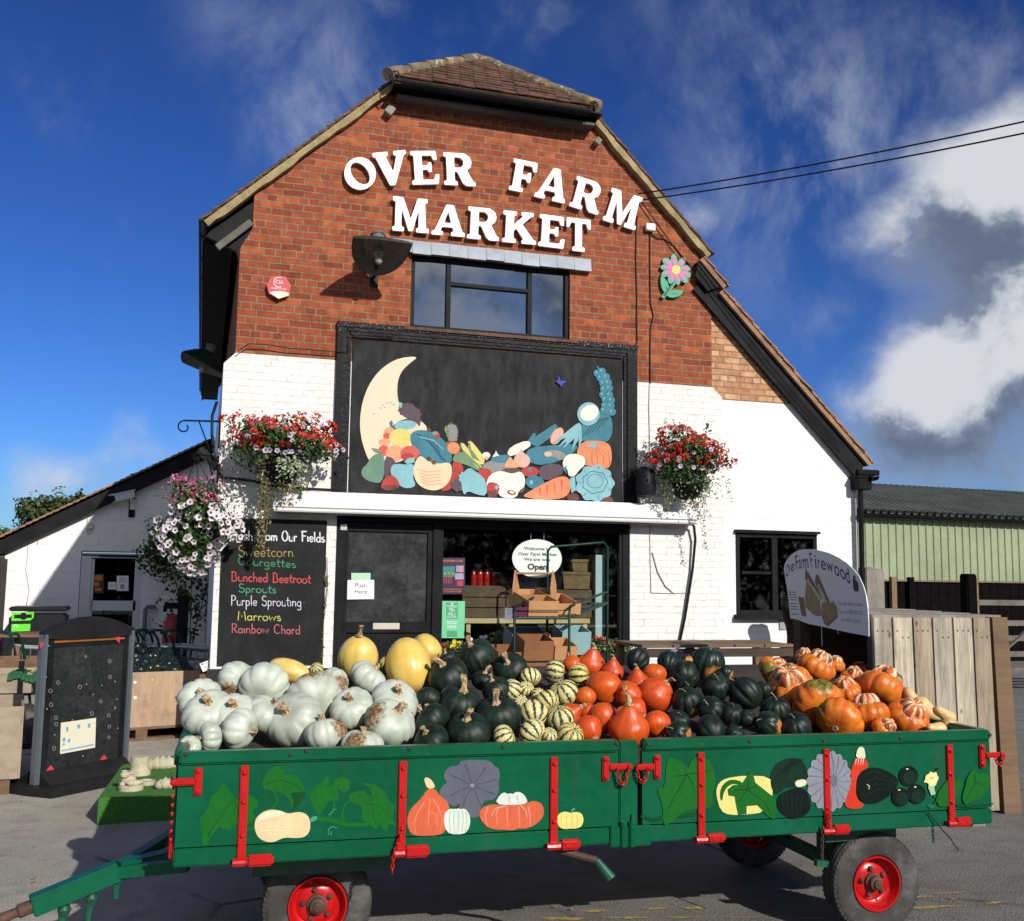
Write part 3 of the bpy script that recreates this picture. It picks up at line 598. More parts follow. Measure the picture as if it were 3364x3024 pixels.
crate('wooden_crate', q4(960, 550, IY+.04).x, q4(1170, 550, IY+.04).x, IY+.04, IY+.42, cz0, cz1, M_CRATE, 'old wooden crate inside the window behind the pale trug', group='old crates in the shop window')
crate('wooden_crate', q4(1178, 550, IY+.05).x, q4(1365, 550, IY+.05).x, IY+.05, IY+.45, cz0, q4(1280, 485, IY+.05).z, M_CRATE, 'old wooden crate inside the window under the wicker hampers', group='old crates in the shop window')
mb = MB(); mb.box((q4(850, 473, IY).x, IY+.22, cz1-.004+.008), (.72, .38, .016)); mb.build('crate_lid', M_CRATE, None, label='flat wooden board lying on the crate under the red jars', cat='board')
M_JAR = mat('tomato_red_jar', K(205, 40, 25), .12, .15, 20, coat=1.)
M_LID = mat('dark_jar_lid', (.02, .02, .02), .4)
for i, x_ in enumerate((803, 834, 866, 900)):
 p_ = q4(x_, 472, IY+.16); ht = q4(x_, 392, IY+.16).z-(cz1+.012); z0 = cz1+.012; j = thing('sauce_jar', ['first', 'second', 'third', 'fourth'][i]+' tall red sauce jar from the left on the crate in the window', 'jar', (p_.x, p_.y, z0), 'red jars in the shop window')
 mb = MB(); rj = .036; mb.lathe([(rj*.9, 0), (rj, .01), (rj, ht*.62), (rj*.72, ht*.85), (rj*.62, ht*.9)], (p_.x, p_.y, z0), seg=20); mb.build('jar_body', M_JAR, j, smooth=40)
 mb = MB(); mb.lathe([(rj*.68, ht*.901), (rj*.68, ht)], (p_.x, p_.y, z0), seg=20); mb.build('lid', M_LID, j, smooth=40)
def wick(q, co, col, p):
 wv = q.n('ShaderNodeTexWave', i_Scale=16, i_Distortion=1.5); q.set(wv.inputs['Vector'], co)
 w2 = q.n('ShaderNodeTexWave', bands_direction='Z', i_Scale=28, i_Distortion=1); q.set(w2.inputs['Vector'], co)
 return q.mix(q.m('MULTIPLY', wv.outputs['Fac'], w2.outputs['Fac']), q.mix(1, col, (.35, .3, .25), 'MULTIPLY'), col)
M_WICK = mat('woven_wicker', K(196, 160, 105), .7, .25, 14, .8, 60, extra=wick)
hz = q4(1280, 483, IY+.08).z
def basket(x0, y0, x1, y1, Y, dep, label, z0=None):
 a = at_y('z4', x0, y1, Y); e_ = at_y('z4', x1, y0, Y); z0 = z0 if z0 is not None else a.z; mb = MB()
 mb.prism([(a.x+.02, Y+.01, z0), (e_.x-.02, Y+.01, z0), (e_.x, Y, e_.z-.05), (a.x, Y, e_.z-.05)], (0, dep, 0)); mb.box(((a.x+e_.x)/2, Y+dep/2-.005, e_.z-.025), (e_.x-a.x+.02, dep+.02, .045), None, .012)
 mb.tube([((a.x+e_.x)/2+.07*math.cos(t), Y+dep/2, e_.z+.05*math.sin(t)) for t in [math.pi*j/8 for j in range(9)]], .008, 6)
 return mb.build('wicker_hamper', M_WICK, None, label=label, cat='basket', group='wicker baskets in the shop window'), e_.z
_, zt_ = basket(1228, 402, 1386, 483, IY+.08, .3, 'large lidded wicker hamper in the window with a smaller one on top', hz)
basket(1272, 342, 1376, 402, IY+.12, .2, 'small wicker hamper stacked on the larger one in the window', zt_)
mb = MB(); c_ = q4(1010, 470, IY+.2); mb.lathe([(.13, 0), (.15, .04), (.16, .045), (.16, .06), (.12, .065), (.13, .105), (.11, .13)], (c_.x, c_.y, cz1+.001), seg=28); mb.build('basket', M_WICK, None, smooth=40, label='round straw basket on the crate left of the oval sign', cat='basket', group='wicker baskets in the shop window')
mb = MB(); on_y(mb, 'z4', 1383, 322, 1428, 720, IY-.02, .5); mb.build('white_cabinet', mat('cool_white_paint', K(215, 232, 235), .4, .08), None, label='tall pale blue white cabinet edge inside the shop window', cat='cabinet')
GY = .058
M_PAPER = mat('white_paper', (.80, .81, .80), .6, .04, 8)
M_INK = mat('black_ink', (.02, .02, .022), .6)
def card(k, x0, y0, x1, y1, Y, m, name, label, cat, th=.004, pts=None):
 ps = pts or [(x0, y1), (x1, y1), (x1, y0), (x0, y0)]; a = [at_y(k, *p, Y) for p in ps]; mb = MB(); mb.prism(a, (0, th, 0)); return mb.build(name, m, None, label=label, cat=cat), a
def line(parent, k, s, x, y, h, Y, m, align='CENTER', sx=1., bold=0., name='lettering', mb=None):
 """one line of lettering, baseline at pixel (x,y), cap height h pixels"""
 own = mb is None; mb = mb or MB(); p = at_y(k, x, y, Y); H = at_y(k, x, y-h, Y).z-p.z
 text(mb, Frame((0, Y, 0), (1, 0, 0), (0, 0, 1)), s, p.x, p.z, H/.70, 0.0, align, sx, bold)
 if own: mb.build(name, m, parent)
o, a = card('z4', 0, 0, 0, 0, GY-.012, mat('mint_card', K(190, 235, 195), .6, .04), 'green_card', 'pale mint green card behind the Push Here notice on the door', 'card', .002, [(223, 440), (314, 440), (314, 407), (223, 407)])
o, a = card('z4', 0, 0, 0, 0, GY-.016, M_PAPER, 'door_notice', 'white notice reading Push Here on the shop door glass', 'notice', .003, [(203, 533), (331, 531), (332, 440), (205, 441)])
mb = MB(); line(o, 'z4', 'Push', 268, 475, 20, GY-.0172, M_INK, sx=1.05, bold=.0, mb=mb); line(o, 'z4', 'Here', 268, 505, 20, GY-.0172, M_INK, sx=1.05, mb=mb); mb.build('lettering', M_INK, o)
M_PURP = mat('dark_purple_poster', K(48, 30, 62), .4, .3, 6); M_ORG = mat('orange_print', K(235, 130, 40), .5, .15, 12); M_TEALP = mat('teal_print', K(30, 130, 120), .5, .2, 12); M_REDP = mat('red_print', K(190, 45, 40), .5, .1); M_LILP = mat('pale_print', K(170, 150, 190), .5, .2, 14)
o, a = card('z4', 645, 335, 763, 508, GY, M_PURP, 'window_poster', 'purple and orange Halloween poster inside the shop window', 'poster', .003)
mb = MB(); Yp = GY-.001
for s_, y_, h_, sx_ in (('HALLOWEEN IS HERE', 354, 9, .82), ('PUMPKIN CARVING KITS AND', 488, 6, .80), ('ACCESSORIES SOLD HERE', 498, 6, .86)): line(o, 'z4', s_, 704, y_, h_, Yp, M_ORG, sx=sx_, bold=.008, mb=mb)
mb.build('lettering', M_ORG, o)
mb = MB(); mb.cur = 0; fr = Frame((0, Yp, 0), (1, 0, 0), (0, 0, 1))
def pxr(mb, k, x0, y0, x1, y1, Y, ci, sub=0):
 mb.cur = ci; mb.quad(*[at_y(k, *p, Y-sub) for p in ((x0, y1), (x1, y1), (x1, y0), (x0, y0))])
pxr(mb, 'z4', 657, 376, 715, 432, Yp, 0); pxr(mb, 'z4', 655, 425, 715, 462, Yp, 3, .0003);
for x_, y_ in ((668, 410), (686, 408), (704, 410)): c_ = at_y('z4', x_, y_, Yp-.0006); mb.cur = 1; mb.add([c_+Vector((.011*math.cos(t), 0, .012*math.sin(t))) for t in [j*.628 for j in range(10)]], [tuple(range(10))])
for x_ in (664, 675, 686, 697): pxr(mb, 'z4', x_-2, 425, x_+2, 458, Yp, 2, .0009)
pxr(mb, 'z4', 721, 372, 757, 402, Yp, 4); pxr(mb, 'z4', 716, 408, 757, 438, Yp, 4); pxr(mb, 'z4', 725, 444, 755, 468, Yp, 2); pxr(mb, 'z4', 740, 390, 754, 404, Yp, 1, .0003)
mb.build('pictures', [M_TEALP, M_ORG, M_REDP, M_PURP, M_LILP], o)
M_GRN = mat('mint_green_poster', K(120, 214, 160), .5, .05, 5); M_GRN2 = mat('mid_green_print', K(70, 168, 122), .5, .05)
o, a = card('z4', 0, 0, 0, 0, GY, M_GRN, 'window_poster', 'mint green poster advertising spelt flour at the foot of the window', 'poster', .003, [(640, 716), (760, 717), (763, 541), (643, 540)])
mb = MB(); pxr(mb, 'z4', 674, 548, 729, 625, Yp, 0); pxr(mb, 'z4', 677, 682, 726, 711, Yp, 0); mb.build('panels', M_GRN2, o)
mb = MB()
for s_, y_, h_ in (("TOADS", 571, 11), ('MILL', 585, 11), ('SPELT', 607, 11), ('FLOUR', 620, 11), ('SOLD', 649, 14), ('HERE', 670, 14)): line(o, 'z4', s_, 701, y_, h_, Yp-.0006, M_PAPER, sx=.95, mb=mb)
pxr(mb, 'z4', 690, 588, 714, 589.5, Yp, 0, .0006); pxr(mb, 'z4', 696, 551, 708, 554, Yp, 0, .0006); pxr(mb, 'z4', 696, 557, 708, 559, Yp, 0, .0006)
mb.build('lettering', M_PAPER, o)
c0 = q4(1106, 338, GY); rx_ = q4(1223, 338, GY).x-c0.x; rz_ = q4(1106, 247, GY).z-c0.z
M_SIGNW = mat('pale_sign_white', K(238, 250, 240), .4, .03)
mb = MB(); mb.prism([c0+Vector((rx_*math.cos(t), 0, rz_*math.sin(t))) for t in [j/48*2*math.pi for j in range(48)]], (0, .005, 0)); o = mb.build('oval_sign', M_SIGNW, None, label='white oval sign hanging in the window reading Welcome', cat='sign')
mb = MB()
for s_, y_, h_, sx_, bd in (('Welcome to', 299, 15, 1.2, .022), ('Over Farm Market', 325, 15, 1.18, .022), ('We are now', 350, 15, 1.2, .022), ('Open', 391, 27, 1.12, .045)): line(o, 'z4', s_, 1107, y_, h_, GY-.0012, M_INK, sx=sx_, bold=bd, mb=mb)
mb.build('lettering', M_INK, o)
mb = MB()
for x_ in (1076, 1138): mb.tube([q4(x_, 254, GY+.003), q4(x_, 216, GY+.003)], .0025, 5)
mb.build('chain', M_METAL, o)
# ---- awning cassette
M_AWN = mat('white_awning_metal', (.80, .80, .79), .35, .04, 3, .03, 10, extra=dirt((.55, .52, .46), .62, .8, 5, .5))
aw = thing('awning', 'long white retracted awning box above the shop front', 'awning', (3.2, -.1, 2.5))
w0, w1 = at_y('f', 541, 992, -.24), at_y('f', 1381, 1026, -.24); zt_ = (w0.z+w1.z)/2; h_ = .135
mb = MB(); pr = [(-.24, -.06), (-.245, .03), (-.225, .055), (-.16, .06), (-.03, .06), (-.03, -.075), (-.2, -.08), (-.23, -.075)]
mb.prism([(w0.x, y_, zt_+z_) for y_, z_ in pr], (w1.x-w0.x, 0, 0)); mb.build('front_rail', M_AWN, aw)
u0, u1 = at_y('f', 597, 970, -.14).x, at_y('f', 1308, 1012, -.14).x
mb = MB(); pr = [(-.175, .062), (-.18, .13), (-.15, .15), (-.02, .155), (-.02, .062)]; mb.prism([(u0, y_, zt_+z_) for y_, z_ in pr], (u1-u0, 0, 0)); mb.build('cassette', M_AWN, aw)
mb = MB(); mb.box(((w0.x+w1.x)/2, -.247, zt_-.028), (w1.x-w0.x-.02, .006, .008)); mb.box(((w0.x+w1.x)/2, -.1, zt_-.084), (w1.x-w0.x-.1, .14, .014)); mb.build('seam', mat('grey_seam', (.25, .25, .25), .5), aw)
mb = MB(); q = at_y('b5', 673, 1122, -.2475); mb.box(q, (.17, .002, .026)); mb.build('maker_plate', mat('cream_plate', K(226, 214, 188), .5), aw)
# ---- painted mural
mu = thing('painted_mural', 'large black board painted with fruit and vegetables above the shop front', 'mural', (3.1, -.03, 2.6))
def z2(x, y, Y=0.): return at_y('z2', x, y, Y)
bx0 = (z2(178, 90).x+z2(165, 700).x)/2; bx1 = z2(1838, 600).x; bz0 = 2.62; bz1 = (z2(178, 86).z+z2(1838, 240).z)/2
ix0 = z2(262, 600).x; ix1 = z2(1755, 700).x; iz1 = (z2(265, 190).z+z2(1755, 315).z)/2
mb = MB(); mb.box(((ix0+ix1)/2, -.012, (bz0+iz1)/2), (ix1-ix0+.02, .02, iz1-bz0))
def chalky(q, co, col, p):
 n = q.noise(q.v('MULTIPLY', co, (3, 1, 1)), 2.2, 7, .7); return q.mix(q.m('MULTIPLY', q.ss(n, .35, .75), .8), col, (.05, .05, .05))
mb.build('board', mat('chalky_black_board', (.018, .018, .019), .8, .3, 3, .1, 40, spec=.15, extra=chalky), mu)
def spark(q, co, col, p):  # pale dots painted in as glints along the top strip
 n = q.noise(co, 55, 3, .8); lz = q.n('ShaderNodeSeparateXYZ'); q.set(lz.inputs[0], co)
 return q.mix(q.m('MULTIPLY', q.m('MULTIPLY', q.ss(n, .60, .66), q.ss(lz.outputs[2], 1.76, 1.86)), .9), col, (.55, .53, .52))
mb = MB(); fw_ = ix0-bx0
mb.box(((bx0+ix0)/2-.06, -.028, (bz0+bz1)/2), (fw_-.13, .055, bz1-bz0)); mb.box(((bx1+ix1)/2+.03, -.028, (bz0+bz1)/2), (bx1-ix1-.07, .055, bz1-bz0))
ft = bx0+fw_-.125-.0; mb.box(((bx0+bx1)/2, -.031, (iz1+.13+bz1)/2), (bx1-bx0-.0, .062, bz1-iz1-.13));
mb.build('rough_surround', mat('black_render_painted_sparkle', (.011, .012, .014), .5, .5, 30, .7, 34, spec=.12, extra=spark), mu)
mb = MB()
for i, (wd, dp) in enumerate(((.045, .05), (.035, .04), (.028, .03))):
 o_ = sum((.045, .035, .028)[:i]); s_ = .13-o_
 for (xa, sg) in ((ix0, -1), (ix1, 1)): mb.box((xa+sg*(s_*.9-wd/2+.01), -dp/2, (bz0+iz1)/2+s_/2), (wd-.003, dp, iz1-bz0+s_))
 mb.box(((ix0+ix1)/2, -dp/2-.001, iz1+s_-wd/2), (ix1-ix0+2*s_*.9-2*wd, dp, wd-.003))
mb.build('moulding', M_BLACKR, mu)
def brush(ang):
 def ex(q, co, col, p):
  mp = q.n('ShaderNodeMapping', i_Vector=co); mp.inputs['Rotation'].default_value = (0, R(ang), 0); mp.inputs['Scale'].default_value = (60, 60, 9)
  n = q.noise(mp.outputs[0], 1, 4, .7, .4); n2 = q.noise(co, 3.5, 5, .6); col = q.mix(q.m('MULTIPLY', q.ss(n, .42, .62), .32), col, q.mix(1, col, (.68, .70, .74), 'MULTIPLY')); col = q.mix(q.m('MULTIPLY', q.ss(n, .58, .70), .6), col, q.mix(1, col, (1.35, 1.35, 1.4), 'MULTIPLY')); return q.mix(q.m('MULTIPLY', q.ss(n2, .5, .75), .25), col, q.mix(1, col, (.7, .66, .62), 'MULTIPLY'))
 return ex
PC = {}
def PM(name, r, g, b_, var=.1, sc=6, st=None): PC[name] = mat('mural_'+name, K(r, g, b_, 1.2), .75, var, sc, stretch=st, extra=brush(35 if name in ('teal', 'pale_teal', 'pear') else -20) if name != 'cream' else None); return PC[name]
for a_ in (('cream', 246, 222, 192, .03), ('teal', 62, 130, 148, .16, 5), ('pale_teal', 138, 192, 200, .09), ('orange', 238, 146, 100, .12), ('plum', 92, 74, 84, .2), ('pear', 106, 146, 124, .12), ('red', 186, 62, 52, .15), ('peach', 240, 168, 126, .1),
           ('yellow', 240, 216, 122, .06), ('white', 250, 240, 226, .03), ('pink', 232, 184, 168, .06), ('straw', 244, 216, 178, .05), ('brown', 150, 92, 50, .15), ('grey', 150, 146, 142, .12), ('leaf', 120, 150, 110, .12), ('rose', 222, 96, 84, .1), ('blue', 58, 78, 190, .2), ('darkteal', 40, 92, 108, .1), ('stain', 110, 62, 48, .3)): PM(*a_)
names = list(PC); mb = MB(); lay = [0]
def ell(cx, cy, rx, ry, rot=0, n=28, wob=0., lob=0, seed=0):
 rot = R(rot); o = []
 for j in range(n):
  t = j/n*2*math.pi; k = 1+(wob*math.cos(lob*t+seed) if lob else 0); x, y = rx*k*math.cos(t), ry*k*math.sin(t); o.append((cx+x*math.cos(rot)-y*math.sin(rot), cy+x*math.sin(rot)+y*math.cos(rot)))
 return o
def paint(col, pts):
 lay[0] += 1; Y = -.0232-.00012*lay[0]; mb.cur = names.index(col)
 vs, fs = fill2d([[(lambda q: (q.x, q.z))(at_y('z2', *p, Y)) for p in pts]], 0); mb.add([(v[0], Y, v[1]) for v in vs], fs)
P_ = paint
moon_o = [(632, 288), (560, 290), (490, 310), (420, 360), (365, 430), (330, 510), (312, 590), (307, 670), (315, 740), (335, 810), (360, 870), (420, 900), (600, 850), (690, 700), (660, 650), (560, 600), (520, 545), (513, 470), (520, 410), (545, 360), (590, 320)]
P_('cream', smooth_ring(moon_o, 2))
for x, y in ((430, 550), (455, 540), (475, 538), (490, 550), (418, 568), (440, 565), (380, 600)): P_('stain', [(x, y), (x+12, y+9), (x+11, y+11), (x-1, y+3)])
P_('plum', ell(572, 585, 52, 40, 10, 40, .08, 11)); P_('plum', ell(605, 610, 40, 42, 40, 40, .1, 9)); P_('plum', ell(628, 645, 18, 32, 0, 30, .12, 8)); P_('pale_teal', [(525, 540), (543, 545), (540, 572), (522, 568)])
P_('stain', ell(545, 690, 88, 48, -28)); P_('straw', ell(560, 705, 80, 40, -28))
P_('pale_teal', ell(560, 668, 62, 26, -5)); P_('teal', [(470, 655), (482, 640), (492, 655), (486, 680), (520, 690), (480, 690)])
P_('peach', ell(470, 710, 32, 30, -30)); P_('rose', ell(456, 728, 20, 18)); P_('yellow', ell(534, 738, 64, 50, 8)); P_('peach', ell(444, 762, 32, 20))
P_('teal', smooth_ring([(590, 705), (660, 690), (740, 720), (800, 780), (822, 840), (810, 885), (760, 888), (680, 868), (620, 820), (585, 760)], 2))
for i in range(6): P_('darkteal', [(620+i*22, 712+i*6), (700+i*12, 760+i*18), (770+i*6, 850+i*6), (768+i*6, 854+i*6), (694+i*12, 766+i*18), (616+i*22, 716+i*6)])
P_('pale_teal', [(640, 730), (720, 750), (770, 800), (768, 804), (718, 756), (640, 736)])
P_('rose', ell(440, 808, 30, 30, 40)); P_('peach', ell(500, 825, 48, 46, -20)); P_('rose', ell(585, 822, 52, 40, 0)); P_('red', ell(572, 842, 38, 20, 0))
P_('red', ell(738, 728, 14, 18)); P_('grey', ell(725, 712, 18, 10)); P_('stain', ell(690, 695, 12, 10))
P_('brown', smooth_ring([(780, 760), (830, 755), (862, 775), (868, 810), (850, 832), (818, 830), (795, 800)], 1)); P_('orange', ell(826, 795, 34, 32, 20))
for i in range(5): P_('leaf', [(800+i*8, 755), (775+i*14, 690-8*(2-abs(i-2))), (785+i*14, 668-10*(2-abs(i-2))), (800+i*13, 700), (826+i*4, 755)])
P_('grey', [(800, 756), (796, 670), (818, 664), (838, 668), (852, 700), (846, 756)])
for i in range(4): P_('plum', [(800, 690+i*16), (780, 680+i*16), (800, 684+i*16)]); P_('plum', [(845, 690+i*16), (858, 682+i*16), (845, 684+i*16)])
P_('leaf', smooth_ring([(830, 830), (880, 810), (905, 840), (975, 905), (965, 925), (905, 890), (870, 880), (820, 872)], 1))
P_('yellow', smooth_ring([(865, 765), (885, 770), (975, 890), (1000, 860), (985, 830), (920, 755), (905, 760), (985, 900), (960, 905), (880, 810)], 0)); P_('yellow', smooth_ring([(915, 755), (935, 765), (1000, 850), (995, 890), (960, 880), (905, 790)], 1)); P_('leaf', [(868, 768), (875, 800), (985, 905), (975, 910), (885, 830), (862, 780)]); P_('leaf', [(916, 752), (925, 800), (975, 870), (930, 850), (905, 790)])
P_('leaf', [(370, 795), (400, 797), (422, 810), (425, 825), (395, 818)]); P_('pear', smooth_ring([(440, 828), (445, 880), (442, 950), (420, 990), (380, 985), (340, 972), (315, 945), (318, 910), (345, 888), (365, 850), (395, 825)], 2)); P_('leaf', ell(358, 930, 10, 24, 20))
P_('plum', smooth_ring([(445, 838), (490, 848), (508, 880), (480, 930), (455, 960), (440, 950)], 1)); P_('pale_teal', smooth_ring([(480, 890), (520, 880), (560, 888), (605, 880), (612, 920), (600, 960), (620, 1000), (590, 1018), (545, 1015), (510, 985), (478, 945)], 2)); P_('pale_teal', [(552, 870), (580, 850), (612, 848), (610, 875), (570, 885)])
P_('straw', smooth_ring([(640, 830), (680, 865), (740, 885), (810, 870), (822, 930), (800, 990), (750, 1028), (690, 1030), (630, 1000), (604, 945), (608, 880)], 2))
for i in range(5): P_('peach', [(625+8*i, 910+18*i), (680, 925+18*i), (760, 918+18*i), (760, 922+18*i), (680, 930+18*i), (624+8*i, 914+18*i)])
P_('stain', ell(690, 855, 14, 14, 0, 20, .15, 6)); P_('stain', ell(718, 875, 14, 12, 0, 20, .15, 6))
P_('red', smooth_ring([(820, 870), (860, 872), (885, 905), (870, 960), (840, 1000), (790, 1035), (750, 1030), (800, 990), (822, 930)], 2))
P_('red', smooth_ring([(440, 965), (470, 945), (500, 950), (530, 990), (520, 1020), (430, 1025), (425, 1000)], 1)); P_('stain', smooth_ring([(430, 1000), (525, 998), (505, 1028), (440, 1032)], 1))
P_('white', ell(1008, 835, 22, 18)); P_('pink', ell(1010, 850, 8, 12)); P_('white', smooth_ring([(1062, 805), (1068, 825), (1088, 840), (1075, 855), (1048, 855), (1042, 840), (1058, 825)], 1))
P_('grey', ell(1060, 905, 75, 42, 0)); P_('red', ell(1000, 940, 40, 34, 0)); P_('teal', smooth_ring([(1030, 850), (1080, 835), (1130, 830), (1140, 870), (1100, 880), (1040, 870)], 1))
P_('teal', smooth_ring([(1250, 790), (1380, 780), (1500, 770), (1520, 800), (1400, 880), (1270, 890), (1220, 840)], 1))
P_('teal', smooth_ring([(1235, 760), (1270, 710), (1285, 715), (1275, 735), (1390, 660), (1405, 675), (1360, 740), (1290, 790)], 0)); P_('white', smooth_ring([(1120, 830), (1145, 785), (1235, 750), (1262, 775), (1225, 805), (1150, 842)], 1))
P_('peach', ell(1400, 728, 30, 52, 32)); P_('pink', ell(1400, 728, 24, 46, 32))
P_('pink', smooth_ring([(1202, 790), (1212, 820), (1250, 845), (1252, 880), (1225, 905), (1185, 900), (1160, 870), (1165, 840), (1195, 815)], 2)); P_('peach', smooth_ring([(1140, 835), (1152, 860), (1192, 880), (1195, 905), (1110, 905), (1112, 880), (1130, 860)], 2))
P_('teal', smooth_ring([(1500, 740), (1550, 640), (1640, 590), (1690, 600), (1712, 660), (1700, 750), (1640, 770), (1560, 760)], 2))
for i in range(5): P_('darkteal', [(1530+30*i, 745-18*i), (1590+22*i, 660-8*i), (1660+10*i, 620), (1594+22*i, 668-8*i), (1536+30*i, 748-18*i)])
P_('pale_teal', ell(1575, 605, 62, 64, 20)); P_('white', ell(1580, 600, 52, 42, -30))
for x, y in ((1624, 380), (1650, 370), (1640, 405), (1672, 400), (1655, 435), (1684, 432), (1690, 462), (1660, 468), (1655, 500), (1690, 500), (1668, 525), (1700, 530), (1665, 560), (1698, 560), (1680, 590), (1706, 595), (1660, 585)): P_('teal', ell(x, y, 21, 21)); P_('pale_teal', ell(x-6, y-6, 4, 6))
P_('teal', [(1620, 342), (1628, 340), (1640, 362), (1632, 366)])
for (x0, y0, x1, y1) in ((1525, 655, 1405, 790), (1520, 660, 1430, 800), (1525, 660, 1480, 810), (1530, 665, 1520, 800), (1515, 660, 1370, 770), (1528, 660, 1455, 770)): P_('pale_teal', [(x0-6, y0), (x0+6, y0+4), ((x0+x1)/2+14, (y0+y1)/2+20), (x1, y1), ((x0+x1)/2-4, (y0+y1)/2+2)])
P_('orange', smooth_ring([(1532, 770), (1570, 752), (1640, 755), (1690, 770), (1706, 820), (1702, 880), (1680, 915), (1600, 900), (1530, 880), (1505, 820)], 2));
for i in range(6): P_('brown', [(1598, 770), (1530+32*i, 840), (1534+32*i, 885), (1531+32*i, 885), (1527+32*i, 840)])
P_('pale_teal', ell(1600, 778, 26, 14, 0, 24, .3, 5)); P_('grey', ell(1390, 835, 60, 28, 5)); P_('teal', smooth_ring([(1260, 850), (1400, 840), (1410, 870), (1280, 895)], 1)); P_('pink', ell(1350, 828, 22, 14))
P_('red', ell(1250, 925, 50, 28)); P_('teal', [(1240, 905), (1252, 912), (1262, 900), (1258, 920), (1270, 928), (1250, 924), (1236, 930)]); P_('plum', smooth_ring([(1300, 900), (1370, 878), (1430, 890), (1440, 930), (1390, 965), (1330, 975), (1300, 950)], 2))
P_('white', smooth_ring([(1430, 870), (1455, 830), (1510, 825), (1555, 845), (1560, 885), (1525, 915), (1495, 955), (1462, 950), (1460, 910), (1435, 905)], 2)); P_('teal', [(1432, 905), (1455, 893), (1452, 940), (1440, 920)])
P_('teal', ell(1278, 985, 52, 38, 10)); P_('pale_teal', ell(1258, 985, 10, 12)); P_('plum', smooth_ring([(1090, 910), (1150, 905), (1200, 910), (1215, 960), (1225, 1030), (1190, 1050), (1110, 950)], 1))
P_('white', smooth_ring([(1005, 990), (1030, 940), (1090, 918), (1150, 940), (1200, 920), (1225, 960), (1222, 1010), (1190, 1030), (1178, 1065), (1140, 1075), (1085, 1065), (1070, 1030), (1020, 1015)], 2)); P_('brown', ell(1148, 1042, 26, 14, 15)); P_('white', ell(1150, 1040, 14, 7, 15))
P_('plum', ell(850, 1000, 36, 36, 0, 30, .1, 7)); P_('pale_teal', smooth_ring([(875, 935), (915, 900), (950, 925), (985, 950), (1010, 985), (1012, 1060), (960, 1055), (905, 1030), (885, 1060), (870, 1010)], 2)); P_('pale_teal', ell(890, 960, 34, 34, 0, 40, .1, 9)); P_('pale_teal', ell(950, 990, 50, 44, 0, 50, .08, 13))
P_('red', smooth_ring([(1010, 985), (1060, 985), (1085, 1010), (1070, 1060), (1015, 1068)], 1)); P_('stain', smooth_ring([(1015, 1030), (1070, 1030), (1065, 1065), (1018, 1068)], 0)); P_('pale_teal', ell(1065, 1012, 10, 10, 0, 20, .4, 5))
P_('orange', smooth_ring([(1205, 1060), (1290, 1010), (1400, 955), (1455, 950), (1478, 990), (1470, 1050), (1420, 1078), (1310, 1082), (1240, 1070)], 2))
for i in range(4): P_('rose', [(1300+40*i, 1010-14*i), (1312+40*i, 1020-14*i), (1310+40*i, 1060-6*i), (1306+40*i, 1060-6*i)])
P_('stain', ell(1488, 1070, 34, 24)); P_('stain', ell(1680, 1085, 32, 22)); P_('pale_teal', [(1470, 965), (1500, 950), (1505, 1030), (1480, 1045)])
P_('pale_teal', ell(1610, 990, 105, 100, 0, 60, .06, 9)); P_('darkteal', ell(1610, 985, 70, 62, 0, 40, .06, 7)); P_('pale_teal', ell(1610, 985, 66, 58, 0, 40, .06, 7)); P_('darkteal', ell(1612, 978, 46, 40)); P_('pale_teal', ell(1612, 978, 43, 37))
for j in range(7): t = j/7*6.28+.4; P_('darkteal', [(1610+70*math.cos(t), 985+62*math.sin(t)), (1610+100*math.cos(t+.05), 988+95*math.sin(t+.05)), (1610+98*math.cos(t+.09), 988+92*math.sin(t+.09))])
P_('blue', [(1410, 395), (1422, 425), (1440, 420), (1450, 428), (1432, 440), (1425, 455), (1412, 440), (1392, 425), (1405, 420)]); P_('stain', [(1408, 425), (1420, 430), (1422, 440), (1410, 436)])
mb.build('painting', [PC[n] for n in names], mu)
